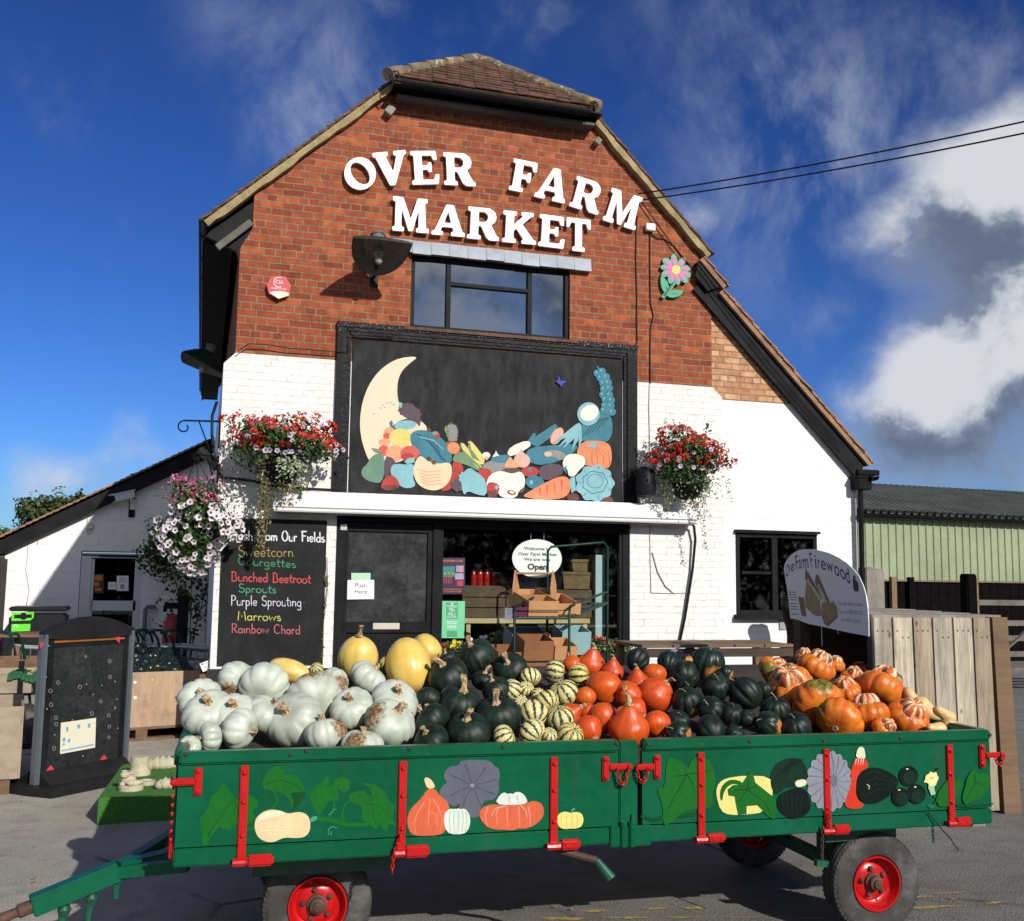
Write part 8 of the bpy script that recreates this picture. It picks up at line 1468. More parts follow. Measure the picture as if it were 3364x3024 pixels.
z_ = Vector((0, 0, .036)); lumps('stone_figure', 'weathered stone figure lying on the round plinth at the front', [(q+z_+Vector((-.02, .02, .03)), .05, (1.1, .8, .75)), (q+z_+Vector((-.045, 0, .07)), .034, (1, .9, .8)), (q+z_+Vector((.03, -.02, .015)), .035, (1.3, .7, .6)), (q+z_+Vector((-.06, -.03, .01)), .02, (1, 1, .9)), (q+z_+Vector((.0, -.045, .018)), .02, (1.3, .8, .9)), (q+z_+Vector((.06, .02, .012)), .028, (.9, .9, .6)), (q+z_+Vector((-.01, .035, .075)), .025, (1.6, .7, .4)), (q+z_+Vector((-.05, .02, .095)), .016, (1.4, 1, .5))])
q = at_z('a5', 610, 885, tz); mb = MB(); mb.lathe([(.06, 0), (.066, .028), (.056, .03), (.05, .02), (.001, .018)], q, (0, 0, 1), 24); mb.build('stone_dish', M_STONE, None, smooth=40, label='shallow round stone dish right of the reclining figure', cat='dish')
def croc(q, dx, n, r, label):
 pts = []; d_ = Vector((dx, .02, 0)).normalized()
 for i in range(n): t = i/(n-1); rr_ = r*(.5+.5*math.sin(math.pi*(.18+.72*t))); c_ = q+d_*(i*r*.75); pts.append((c_+Vector((0, 0, rr_*.7)), rr_, (1, .95, .85))); pts.append((c_+Vector((0, -.005, rr_*1.5)), r*.20, (.8, .7, 1.2)))
 c_ = q+d_*((n-1)*r*.75); pts.append((c_+Vector((.02, -.03, .02)), r*.45, (1.3, .8, .6))); return lumps('stone_dragon', label, pts)
croc(at_z('a5', 690, 590, tz), 1, 6, .062, 'long stone dragon with a knobbly back behind the upturned pot'); croc(at_z('a5', 880, 975, tz), 1, 4, .05, 'spiky stone creature half hidden behind the trailer corner')
M_PLY = mat('weathered_plywood', K(186, 156, 128), .75, .2, 3.5, .3, 20, stretch=(1, 1, .16), extra=dirt((.16, .10, .065), .52, .75, 4, .6))
b0 = at_z('z8', 855, 1150, 0); b1 = at_z('z8', 1392, 1112, 0); bd = (b1-b0); bd.z = 0; bw_ = bd.length; bX = bd/bw_; bY = Vector((-bX.y, bX.x, 0)); BMx = Matrix((bX, bY, (0, 0, 1))).transposed()
u_s = -.42; pz = .14; bt = at_plane('z8', 1110, 655, b0, bY).z
def bb(mb, u0, u1, v0, v1, z0, z1): mb.box(b0+bX*(u0+u1)/2+bY*(v0+v1)/2+Vector((0, 0, (z0+z1)/2)), (u1-u0, v1-v0, z1-z0), BMx)
mb = MB()
for z0, z1 in ((0, .025), (.115, pz)): bb(mb, u_s, bw_, .0, .1, z0, z1); bb(mb, u_s, bw_, .27, .37, z0, z1); bb(mb, u_s, bw_, .52, .62, z0, z1)
for u in (u_s, (u_s+bw_)/2-.05, bw_-.12): bb(mb, u, u+.12, .002, .61, .026, .114)
mb.build('pallet', M_CRATE, None, label='wooden pallet under the plywood squash bin', cat='pallet')
mb = MB(); bb(mb, u_s, bw_, .0, .018, pz+.002, bt); bb(mb, u_s, bw_, .61, .628, pz+.002, bt); bb(mb, u_s, u_s+.018, .019, .609, pz+.002, bt); bb(mb, bw_-.018, bw_, .019, .609, pz+.002, bt); bb(mb, u_s+.02, bw_-.02, .02, .608, bt-.22, bt-.2); bn = mb.build('squash_bin', M_PLY, None, label='plywood bin filled with small dark squashes behind the pavement sign', cat='bin')
mb = MB(); p = at_plane('z8', 1320, 735, b0-bY*.001, bY); mb.box(p, (.14, .006, .035), BMx); mb.build('metal_strap', M_METAL, bn)
mb = MB();
for x, y, r in ((950, 837, .018), (950, 730, .016), (917, 718, .010), (1070, 712, .007)): c_ = at_plane('z8', x, y, b0-bY*.001, bY); mb.prism([c_+bX*r*math.cos(t)*(1+.3*math.sin(3*t+x))+Vector((0, 0, r*.9*math.sin(t)*(1+.25*math.cos(2*t+y)))) for t in [j*.6283 for j in range(10)]], bY*.002)
mb.build('torn_paper', M_PAPER, bn)
rg = random.Random(17); i = 0
rows = [(875, 1325, 668, 9, 0), (885, 1345, 640, 10, .05), (872, 1300, 612, 9, .13), (890, 1290, 588, 8, .2), (880, 1270, 556, 8, .28), (885, 1180, 525, 6, .36), (890, 1010, 495, 3, .44)]
lab5 = ['at the bin front', 'in the second row of the bin', 'in the middle of the bin', 'in the upper middle of the bin', 'in the upper rows of the bin', 'near the top of the bin heap', 'on the very top of the bin heap']
for ri, (xa_, xb_, y, n, dv_) in enumerate(rows):
 for j in range(n):
  x = xa_+(xb_-xa_)*(j+rg.uniform(.2, .8))/n; P = at_plane('z8', x, y+rg.uniform(-6, 6), b0+bY*(.09+dv_*1.05), bY); squash('kabocha', P, rg.uniform(.062, .082), (rg.uniform(-.6, .6), rg.uniform(-1, .3), rg.uniform(.0, 1)), 'small dark squash '+lab5[ri], 'smalldark', None, rg.random() < .13, 1.0, 'small dark squashes heaped in the plywood bin')
ca = at_y('z8', 1405, 665, .15); crate('wooden_crate', ca.x, ca.x+1.05, .1, .6, .38, ca.z, M_CRATE, 'wooden marrow crate against the wall under the chalkboard', 'crate', None, 3);
crate('wooden_crate', ca.x+.02, ca.x+1.03, .12, .58, .01, .375, M_CRATE, 'lower wooden crate supporting the marrow crate', 'crate', None, 2)
cc4 = [at_y('a3', x, y, .06) for x, y in ((1595, 1075), (1868, 970), (1805, 830), (1535, 935))]; mb = MB(); mb.prism(cc4, (0, .003, 0)); o = mb.build('price_card', M_PAPER, None, label='white price card reading Marrow one pound at the left crate', cat='price card')
fr = Frame(cc4[0]+Vector((0, -.001, 0)), cc4[1]-cc4[0], (0, 0, 1)); cw = (cc4[1]-cc4[0]).length; mb = MB(); text(mb, fr, 'Marrow', cw*.04, cw*.42, cw*.15, .0004, bold=.015); text(mb, fr, '£1.00', cw*.2, cw*.14, cw*.30, .0004); text(mb, fr, 'each', cw*.78, cw*.15, cw*.1, .0004); mb.build('lettering', mat('grey_ink', (.2, .2, .22), .6), o)
M_TGRN = mat('dark_green_tube', (.004, .032, .022), .4, .2, 20, spec=.2); M_WIRES = mat('zinc_wire', (.50, .52, .53), .35, .1, 30, metal=.6); M_FLAP = mat('grey_plastic_flap', (.5, .52, .5), .5, .1)
def trolley(label):
 t = thing('shopping_trolley', label, 'trolley', (0, 0, 0), 'green handled shopping trolleys'); mb = MB()
 for s in (-.25, .25): mb.tube([(-.02, s, 1.0), (.05, s, 1.0), (.10, s, .93), (.14, s, .78), (.22, s, .35), (.26, s, .14), (.85, s*.8, .14)], .015, 8)
 mb.tube([(-.02, -.26, 1.0), (-.02, .26, 1.0)], .020, 10); mb.build('frame', M_TGRN, t, smooth=40)
 mb = MB(); n = 11
 def rim(z, k, x1): return [(.12, -.24*k, z), (x1, -.2*k, z-.06), (x1, .2*k, z-.06), (.12, .24*k, z), (.12, -.24*k, z)]
 for z, k, x1, r in ((.86, 1, .95, .006), (.72, .97, .92, .0045), (.60, .93, .89, .0045), (.50, .9, .86, .004)): mb.tube(rim(z, k, x1), r, 5)
 for s in (-1, 1):
  for j in range(n): f = j/(n-1); mb.tube([(.12+.83*f, s*(.24-.04*f), .86-.06*f), (.12+.74*f, s*(.216-.036*f), .5-.06*f)], .0035, 4)
 for j in range(6): y = -.2+.08*j; mb.tube([(.95, y, .80), (.86, y*.9, .44), (.12, y, .5)], .0022, 4)
 mb.build('wire_basket', M_WIRES, t); mb = MB(); mb.prism([(.14, -.21, .85), (.14, .21, .85), (.50, .19, .82), (.50, -.19, .82)], (0, 0, .006)); mb.build('child_seat_flap', M_FLAP, t)
 for x, y in ((.28, -.22), (.28, .22), (.84, -.18), (.84, .18)): mb = MB(); mb.lathe([(.03, -.012), (.04, -.01), (.04, .01), (.03, .012)], (x, y, .06), (0, 1, 0), 14); mb.bar((x, y, .06), (x, y, .13), .014, .03); mb.build('castor', M_GUTTER, t)
 return t
TLb = ['first nested trolley from the pavement sign', 'second nested trolley from the pavement sign', 'third nested trolley from the pavement sign', 'front nested trolley nearest the white wall']
t0 = trolley('green handled '+TLb[0]); hp0 = at_y('a3', 255, 345, 1.75); hp1 = at_y('a3', 990, 410, 1.6); sc_t = (hp0.z+hp1.z)/2/1.0
for i in range(4):
 t_ = t0 if i == 0 else copy_tree(t0); t_['label'] = 'green handled '+TLb[i]; f = i/3; t_.location = (hp0.x+(hp1.x-hp0.x)*f, 1.75-.15*f, 0); t_.scale = (1, 1, sc_t); t_.rotation_euler = (0, 0, R(-8))
t_ = copy_tree(t0); t_['label'] = 'lone shopping trolley at the left edge beside the pavement sign'; q = at_y('a1', 60, 310, 1.6); t_.location = (q.x, 1.6, 0); t_.scale = (1, 1, q.z); t_.rotation_euler = (0, 0, R(20))
RY = 6.5; rb0, rb1 = at_y('a1', 72, 110, RY), at_y('a1', 300, 110, RY); rb2 = at_y('a1', 530, 110, RY); bz_ = rb0.z
rc = thing('recycling_bin', 'black recycling bin with lime green panels against the annex wall', 'bin', ((rb0.x+rb2.x)/2, RY+.3, 0)); mb = MB()
mb.box(((rb0.x+rb2.x)/2, RY+.32, bz_/2-.05), (rb2.x-rb0.x-.04, .6, bz_-.1), None, .03); mb.box(((rb0.x+rb1.x)/2, RY+.0, bz_/2-.06), (rb1.x-rb0.x-.02, .06, bz_-.14), None, .02); mb.build('body', M_PLAS, rc)
mb = MB(); mb.box(((rb0.x+rb2.x)/2, RY+.3, bz_-.02), (rb2.x-rb0.x, .68, .07), None, .02); mb.build('lid', M_PLAS, rc); M_LIME = mat('lime_green_panel', K(110, 240, 60), .4, .05)
mb = MB(); mb.prism([at_y('a1', x, y, RY-.034) for x, y in ((92, 216), (240, 212), (268, 190), (272, 145), (92, 148))], (0, .003, 0)); mb.prism([at_y('a1', x, y, RY-.034) for x, y in ((90, 300), (238, 296), (243, 240), (92, 242))], (0, .003, 0)); mb.build('green_panel', M_LIME, rc)
mb = MB(); mb.prism([at_y('a1', x, y, RY-.038) for x, y in ((112, 195), (160, 195), (175, 206), (200, 206), (212, 193), (254, 190), (254, 163), (212, 165), (200, 150), (175, 150), (160, 165), (112, 168))], (0, .003, 0)); mb.build('slot', M_BLACK, rc)
mb = MB(); mb.tube([at_y('a1', 125+14*math.cos(t), 262-14*math.sin(t), RY-.037) for t in [-.6+j*.45 for j in range(10)]], .006, 5); mb.build('white_symbol', M_PAPER, rc)
q = at_y('c5', 1215, 1330, 5.2); pt_ = at_y('c5', 1215, 1222, 5.2).z; mb = MB(); mb.box((q.x, 5.2, pt_/2), (.16, .14, pt_), None, .02); qz = at_y('c5', 1150, 1292, 5.2); mb.bar((q.x, 5.2, qz.z), (at_y('c5', 1092, 1292, 5.2).x, 5.2, qz.z), .09, .09); mb.bar((at_y('c5', 1100, 1292, 5.2).x, 5.2, qz.z), (at_y('c5', 1098, 1292, 5.2).x, 5.2, qz.z-.09), .06, .06); mb.build('water_pump', M_BLACK, None, label='black hand water pump standing in the shade of the annex', cat='pump')
q = at_y('c5', 1150, 1440, 5.6); mb = MB(); rr_ = at_y('c5', 1220, 1440, 5.6).x-q.x; mb.lathe([(rr_, 0), (rr_*1.0, q.z*.8), (rr_*.92, q.z+.05), (rr_*.7, q.z+.16), (rr_*.3, q.z+.2), (.001, q.z+.21)], (q.x, 5.6, .005), seg=24); mb.build('red_tub', mat('dull_red_plastic', (.35, .02, .04), .5, .1), None, smooth=50, label='rounded red tub in the shade behind the trolleys', cat='tub')
def shrub(name, label, c, rad, n, s, seed, base=True, mats=None):
 rg = random.Random(seed); t = thing(name, label, 'shrub', (c.x, c.y, 0)); mb = MB()
 for p, nn in blob(c, rad, n, rg, .25): leaf(mb, p, nn, rg.uniform(.7, 1.3)*s, rg, rg.choice([0, 0, 1, 1]))
 mb.build('foliage', LF, t, kind='stuff')
 if base:
  mb = MB()
  for j in range(7): p, nn = blob(c, rad, 1, rg, .8)[0]; mb.tube([(c.x+rg.uniform(-.04, .04), c.y, .02), (c.x+rg.uniform(-.08, .08), c.y, c.z*.6), p], .008, 5)
  mb.build('stem', M_BARK, t)
 return t
c = at_y('c5', 1270, 1230, 6.6); shrub('airy_shrub', 'thin leafy shrub growing in the shade of the annex wall', c, (.55, .35, 1.0), 520, .045, 4)
c = at_y('c5', 1110, 920, 6.9); shrub('shaded_basket_plant', 'dark shaded hanging plant against the annex wall', c, (.46, .35, .50), 1500, .042, 6, False); wall_bracket('black bracket of the shaded plant on the annex wall', (c.x, AY-.02, c.z+.45), (c.x, c.y, c.z+.5), .3)
M_GBOX = mat('silvery_plywood', K(168, 152, 130), .8, .2, 3, .3, 20, stretch=(.2, 1, 1), extra=dirt((.17, .13, .09), .5, .75, 3, .6))
e0 = at_z('a1', 135, 1470, .12); mb = MB(); zt2 = at_y('a1', 150, 895, e0.y).z; ey = at_z('a1', 160, 900, zt2); dv2 = Vector((-.15, 1, 0)).normalized(); ev = Vector((-1, -.10, 0)).normalized()
P4 = [e0, e0+ev*.95, e0+ev*.95+dv2*.9, e0+dv2*.9]
for i in range(4):
 a, c2_ = P4[i], P4[(i+1) % 4]; nn = (c2_-a).cross(Vector((0, 0, 1))).normalized(); mb.prism([a+Vector((0, 0, 0)), c2_, c2_+nn*-.02, a+nn*-.02], (0, 0, zt2-.12))
mb.prism([p+Vector((0, 0, .3)) for p in P4], (0, 0, .02)); mb.build('plywood_bin', M_GBOX, None, label='large silvery plywood bin at the left edge in front of the sign', cat='bin')
mb = MB();
for i in range(3): c2_ = e0+ev*(.05+.4*i); mb.prism([c2_-Vector((0, 0, .12)), c2_+ev*.1-Vector((0, 0, .12)), c2_+ev*.1+dv2*.88-Vector((0, 0, .12)), c2_+dv2*.88-Vector((0, 0, .12))], (0, 0, .118))
mb.build('pallet', M_CRATE, None, label='wooden bearers under the large plywood bin at the left edge', cat='pallet')
w0_ = at_z('a1', 180, 1230, 0); cart = thing('hand_cart', 'black hand cart with a yellow rimmed wheel at the left edge', 'cart', (w0_.x-.3, w0_.y, 0)); wr = .22; wc = Vector((w0_.x+.02, w0_.y, wr)); wa = Vector((.92, .38, 0)).normalized()
wo_ = bpy.data.objects.new('wheel', None); C.objects.link(wo_); wo_.parent = cart; wo_.location = wc-root_loc(cart)
mb = MB(); mb.lathe([(.13, -.05), (.17, -.065), (.21, -.055), (.22, -.02), (.22, .02), (.21, .055), (.17, .065), (.13, .05)], wc, wa, 36, False); mb.build('tyre', M_RUB, wo_, smooth=40); mb = MB(); mb.lathe([(.132, .052), (.12, .055), (.11, .02), (.03, .0), (.001, .0)], wc, wa, 32, False); mb.build('rim', mat('yellow_rim', K(214, 180, 60), .35, .1), wo_, smooth=40)
cz = at_y('a1', 60, 835, w0_.y-.25).z; mb = MB(); mb.bar((wc.x-1.1, w0_.y-.3, cz), (wc.x+.25, w0_.y-.02, cz+.05), .05, .06); mb.bar((wc.x-1.1, w0_.y+.4, cz), (wc.x+.25, w0_.y+.5, cz+.05), .05, .06); mb.bar((wc.x-.05, w0_.y-.2, cz), (wc.x-.05, w0_.y-.2, cz+.36), .05, .02); mb.bar(wc-wa*.05, wc+Vector((-.3, -.1, 0)), .04, .04); mb.bar(wc+Vector((-.2, -.05, 0)), (wc.x-.2, w0_.y, cz), .05, .05); mb.build('frame', M_BLACK, cart)
x1_ = at_y('a1', 252, 700, w0_.y-.2).x; crate('wooden_crate', x1_-1.2, x1_, w0_.y-.2, w0_.y+.5, cz+.04, at_y('a1', 100, 630, w0_.y-.2).z, M_GBOX, 'shallow wooden crate with green netting on the hand cart', 'crate', None, 1, .02); crate('wooden_crate', x1_-1.3, x1_+.05, w0_.y+.55, w0_.y+1.1, cz+.1, at_y('a1', 100, 520, w0_.y+.55).z, M_CRATE, 'brown wooden crate behind the one with green netting', 'crate', None, 2)
mb = MB(); rg = random.Random(3); q = at_y('a1', 170, 640, w0_.y-.22)
for i in range(10): a_ = q+Vector((-.12+.04*i, 0, .02*math.sin(i))); mb.prism([a_, a_+Vector((.05, -.01, .01)), a_+Vector((.05, -.012, -.05-.02*rg.random())), a_+Vector((0, -.012, -.05-.02*rg.random()))], (0, .01, 0)); mb.prism([a_, a_+Vector((.05, 0, 0)), a_+Vector((.05, .3, .005)), a_+Vector((0, .3, .005))], (0, 0, .008))
mb.build('green_netting', mat('green_net', (.008, .10, .035), .8, .5, 40), None, label='strip of bright green netting over the crate edge', cat='netting')
q = at_y('a1', 250, 320, 4.2); bc = thing('picnic_bench', 'brown timber bench top behind the lone trolley', 'bench', (q.x-.7, 4.4, 0)); mb = MB()
for i in range(4): mb.box((q.x-.75, 4.25+i*.15, q.z-.02), (1.7, .14, .045))
mb.build('bench_top', M_CRATE, bc)
for x_ in (-1.4, -.2): mb = MB(); mb.bar((q.x+x_, 4.2, .0), (q.x+x_, 4.4, q.z-.04), .09, .05); mb.bar((q.x+x_, 4.75, 0), (q.x+x_, 4.5, q.z-.04), .09, .05); mb.build('leg', M_CRATE, bc)
# ---- in front of the window: planters and display rack
PY = -.30
pk = thing('window_planter', 'long black planter full of mixed bedding flowers under the shop window', 'planter', (q4(1100, 700, PY).x, PY, 0)); px0, px1 = q4(640, 700, PY).x, q4(1545, 700, PY).x; pzt = q4(700, 790, PY).z
mb = MB(); mb.box(((px0+px1)/2, PY+.0, pzt/2+.01), (px1-px0, .24, pzt-.01), None, .01); mb.build('trough', M_PLAS, pk); rg = random.Random(19); mb = MB(); mr, my, mw = MB(), MB(), MB()
for x_, h_, n in ((665, 745, 90), (700, 735, 120), (740, 740, 90), (850, 715, 150), (930, 690, 330), (960, 700, 220), (1110, 720, 120), (1200, 715, 120), (1290, 690, 200), (1370, 720, 240), (1420, 715, 200), (1450, 745, 260), (1500, 760, 200), (1530, 770, 120), (800, 740, 120), (1040, 730, 120)):
 c_ = q4(x_, (h_+800)/2, PY); hz_ = q4(x_, h_, PY).z
 for _ in range(int(n*1.3)): p = Vector((c_.x+rg.gauss(0, .055), PY+rg.gauss(0, .06), pzt+(hz_-pzt)*rg.random()**.8)); leaf(mb, p, Vector((0, -.5, .6)), rg.uniform(.014, .03), rg, rg.choice([0, 1, 1, 2, 4] if x_ in (1290, 1200, 1420) else [0, 1, 1, 2]))
for x_, y_, m_, ci, s_ in ((650, 750, mr, 0, .02), (665, 748, mr, 0, .018), (680, 755, mr, 0, .016), (1030, 722, mr, 0, .03), (1120, 706, mr, 1, .04), (1160, 708, mr, 1, .025), (1190, 712, mr, 1, .02), (1385, 718, mr, 0, .03), (1412, 720, mr, 0, .03), (1425, 738, mr, 0, .025), (1460, 748, mr, 0, .025), (1490, 745, mr, 0, .03), (1475, 750, mr, 0, .02), (1282, 722, mr, 1, .025)): cluster(m_, q4(x_, y_, PY-.08), Vector((0, -1, .2)), s_, rg, ci, 14)
for x_, y_ in ((712, 733), (700, 758), (708, 752), (722, 756), (735, 740), (1430, 765), (1395, 760)): bloom(my, q4(x_, y_, PY-.09), Vector((0, -1, .3)), .024, rg, 0)
for x_, y_ in ((840, 712), (852, 715), (862, 710), (848, 722), (792, 722), (1268, 688), (1285, 690), (1300, 700)): bloom(mw, q4(x_, y_, PY-.08), Vector((0, -1, .3)), .02, rg, 0)
mb.build('foliage', LF, pk, kind='stuff'); mr.build('geranium_blossom', [FR_, leafm('pink_petal', (.65, .2, .2), (.8, .4, .38))], pk, kind='stuff'); my.build('yellow_blossom', leafm('yellow_petal', (.75, .5, .02), (.85, .65, .05)), pk, kind='stuff'); mw.build('white_blossom', FW, pk, kind='stuff')
RYb, RYf = -.55, -1.35
rk = thing('display_rack', 'dark green tubular display rack with wire shelves before the window', 'rack', (q4(1280, 700, -.9).x, -.9, 0))
xr = at_y('a2', 1505, 400, RYb).x; xl_ = at_y('a2', 1010, 100, RYb).x; zh = q4(1420, 262, RYb).z; zh2 = q4(1150, 300, RYb).z
mb = MB(); mb.tube([(xr, RYb, 0), (xr, RYb, zh-.05), (xr-.04, RYb, zh), (xl_+.04, RYb, (zh2+zh)/2-.01), (xl_, RYb, (zh2+zh)/2-.05), (xl_, RYb, 0)], .014, 10); mb.build('hoop', M_TGRN, rk, smooth=40)
fz = at_y('a2', 1075, 440, RYf).z; xfl = at_y('a2', 735, 430, RYf).x; xfr = at_y('a2', 1190, 430, RYf).x; zb_ = at_y('a2', 1500, 250, RYb).z
for xf, xb in ((xfl, xl_), (xfr, xr)):
 mb = MB(); mb.tube([(xf, RYf-.02, 0), (xf, RYf, fz+.02), (xf+.02, RYf+.03, fz+.10), (xb, RYb, zb_+.02)], .013, 10); mb.bar((xf, RYf+.02, fz-.01), (xb, RYb, zb_-.10), .03, .03); mb.tube([(xf, RYf, .3), (xb, RYb, .85)], .012, 8); mb.build('side_frame', M_TGRN, rk, smooth=40)
def shelf(z0, z1, nm):
 mb = MB(); mb.tube([(xfl, RYf, z0), (xfr, RYf, z0)], .012, 8); mb.tube([(xl_, RYb, z1), (xr, RYb, z1)], .012, 8)
 for i in range(13): f = i/12; mb.tube([(xfl+(xfr-xfl)*f, RYf, z0), (xl_+(xr-xl_)*f, RYb, z1)], .004, 5)
 mb.tube([(xfl, RYf-.01, z0+.08), (xfr, RYf-.01, z0+.08)], .005, 6); mb.build(nm, M_TGRN, rk)
shelf(fz-.02, zb_-.11, 'wire_shelf'); zl0 = at_y('a2', 950, 880, RYf).z; shelf(zl0, zl0+.17, 'wire_shelf')
M_TRUG = mat('pale_pine_trug', K(204, 152, 102), .6, .12, 3, .2, 30, stretch=(.3, 1, 1)); M_TRUGD = mat('brown_trug', K(150, 100, 62), .65, .15, 3, .2, 30); M_TRUGB = mat('pale_blue_trug', K(150, 190, 192), .6, .06); M_TRUGG = mat('grey_blue_trug', K(120, 128, 140), .6, .06)  # trug colours are plain wood and paint tones
def openbox(name, P, U, V, h, m, label, th=.012, group='wooden trugs on the display rack', handle=False):
 """open box, P front left bottom corner, U along the front, V to the back"""
 P, U, V = Vector(P), Vector(U), Vector(V); W = U.cross(V).normalized(); u, v = U.normalized()*th, V.normalized()*th; mb = MB(); H = W*h
 mb.prism([P, P+U, P+U+v, P+v], H); mb.prism([P+V-v, P+U+V-v, P+U+V, P+V], H); mb.prism([P+v, P+u+v, P+u+V-v, P+V-v], H); mb.prism([P+U-u+v, P+U+v, P+U+V-v, P+U-u+V-v], H); mb.prism([P+u+v, P+U-u+v, P+U-u+V-v, P+u+V-v], W*th)
 o = mb.build(name, m, None, label=label, cat='trug', group=group)
 if handle:
  for s in (0, 1):
   b_ = P+U*s-u*s*1.0+W*h; mb = MB(); mb.prism([b_, b_+V, b_+V+W*.06, b_+V*.55+W*.23, b_+V*.45+W*.23, b_+W*.06], u); mb.build('handle_end', m, o)
  mb = MB(); mb.tube([P+V*.5+W*(h+.2), P+U+V*.5+W*(h+.2)], .012, 8); mb.build('handle', m, o)
 return o
sy = (zb_-.11-(fz-.02))/(RYb-RYf); d_ = Vector((0, 1, sy)).normalized(); zc_ = lambda y: fz-.005+sy*(y-RYf)
xq = at_y('a2', 850, 400, RYf+.03).x; xq2 = at_y('a2', 1098, 410, RYf+.03).x
openbox('wooden_trug', (xq, RYf+.03, zc_(RYf+.03)), (xq2-xq, 0, 0), d_*.70, .15, M_TRUG, 'long pale pine trug lying open at the right of the rack shelf')
x2 = at_y('a2', 1425, 330, RYb-.1).x; openbox('wooden_trug', (xq2+.03, RYf+.12, zc_(RYf+.12)), (.24, 0, 0), d_*.6, .11, M_TRUG, 'narrow pale pine trug at the right end of the rack shelf')
x3 = at_y('a2', 795, 300, RYf+.25).x; openbox('wooden_trug', (x3, RYf+.56, zc_(RYf+.5)), (.36, -.2, 0), Vector((.13, .22, .05)), .13, M_TRUG, 'pine trug with two tall pointed handle ends on the rack', handle=True)
x4 = at_y('a2', 745, 380, RYf+.02).x; openbox('small_box', (x4, RYf+.02, zc_(RYf+.02)), (xq-x4-.015, 0, 0), d_*.16, .09, mat('magenta_box', (.10, .006, .05), .6), 'small dark magenta box at the left front of the rack', group=None)
cz5 = [at_y('a2', x, y, RYf-.02) for x, y in ((652, 468), (714, 475), (717, 372), (656, 367))]; mb = MB(); mb.prism(cz5, (0, .003, 0)); o = mb.build('price_card', M_TRUGG, None, label='grey blue price card hanging on the left of the rack', cat='price card'); mb = MB(); fr = Frame(cz5[0]+Vector((0, -.001, 0)), cz5[1]-cz5[0], (0, 0, 1)); cw = (cz5[1]-cz5[0]).length
for i, s_ in enumerate(('Wooden', 'Trugs', '£12.50')): text(mb, fr, s_, cw*.5, cw*(1.3-.28*i), cw*.24, .0004, 'CENTER', .9)
mb.build('lettering', M_INK, o)
zl = lambda y: zl0+.016+.17*(y-RYf)/(RYb-RYf); dl = Vector((0, 1, .17/(RYb-RYf))).normalized()
for k0, k1, y_, dp, h_, m_, lb_ in ((595, 800, RYf+.05, .3, .14, M_TRUGD, 'low brown trug at the left of the lower rack shelf'), (805, 1050, RYf+.02, .32, .26, M_TRUGD, 'dark brown trug with raised ends in the middle of the lower shelf'), (1062, 1250, RYf+.04, .34, .20, M_TRUG, 'slatted pale trug at the right front of the lower shelf'), (700, 1010, RYf+.42, .3, .22, M_TRUGG, 'grey blue trug behind on the lower rack shelf'), (1120, 1360, RYf+.42, .3, .24, M_TRUGB, 'pale blue trug at the right of the lower rack shelf')):
 xa_, xb_ = at_y('a2', k0, 780, y_).x, at_y('a2', k1, 780, y_).x; openbox('wooden_trug', (xa_, y_, zl(y_)), (xb_-xa_, 0, 0), dl*dp, h_, m_, lb_)
# ---- right: timber table, firewood bay, sign, bear
M_DTIM = mat('dark_oiled_timber', (.05, .032, .02), .75, .4, 5, .4, 30, stretch=(.2, 1, 1)); M_TIM = mat('brown_timber', K(122, 96, 70), .75, .25, 4, .4, 30, stretch=(.2, 1, 1))
ty = -2.0; tx0, tx1 = at_y('p4', -130, 200, ty).x, at_y('p4', 1560, 250, ty).x; tz1 = at_y('p4', 0, 192, ty).z; tz0 = at_y('p4', 400, 330, ty).z
tt = thing('timber_table', 'dark timber display table frame behind the acorn squashes', 'table', ((tx0+tx1)/2, ty+.3, 0)); mb = MB(); mb.box(((tx0+tx1)/2, ty, (tz0+tz1)/2-.02), (tx1-tx0, .05, tz1-tz0-.04)); mb.build('front_board', M_DTIM, tt)
for i in range(5): xa_ = tx0+(tx1-tx0)*i/5; mb = MB(); mb.box((xa_+(tx1-tx0)/10, ty+.32, tz1-.015), ((tx1-tx0)/5-.015, .72, .03)); mb.build('plank', M_TIM, tt)
for x_ in (tx0+.05, (tx0+tx1)/2, tx1-.05):
 for y_ in (ty+.06, ty+.6): mb = MB(); mb.box((x_, y_, (tz1-.035)/2), (.07, .07, tz1-.035)); mb.build('leg', M_TIM, tt)
cc_ = [at_y('p4', x, y, ty-.04) for x, y in ((215, 350), (348, 362), (352, 245), (218, 240))]; mb = MB(); mb.prism(cc_, (0, .003, 0)); o = mb.build('price_card', M_TRUGG, None, label='grey price card hanging on the dark timber table', cat='price card'); fr = Frame(cc_[0]+Vector((0, -.001, 0)), cc_[1]-cc_[0], (0, 0, 1)); cw = (cc_[1]-cc_[0]).length; mb = MB(); text(mb, fr, 'Bread Baskets', cw*.5, cw*.48, cw*.15, .0004, 'CENTER', .85, .01); text(mb, fr, '£2.99', cw*.5, cw*.2, cw*.26, .0004, 'CENTER'); mb.build('lettering', M_INK, o)
M_NET = mat('red_net_sack', (.11, .012, .022), .75, .5, 12, .9, 60); M_NET2 = mat('dull_net_sack', (.17, .03, .045), .8, .5, 10, .9, 60)
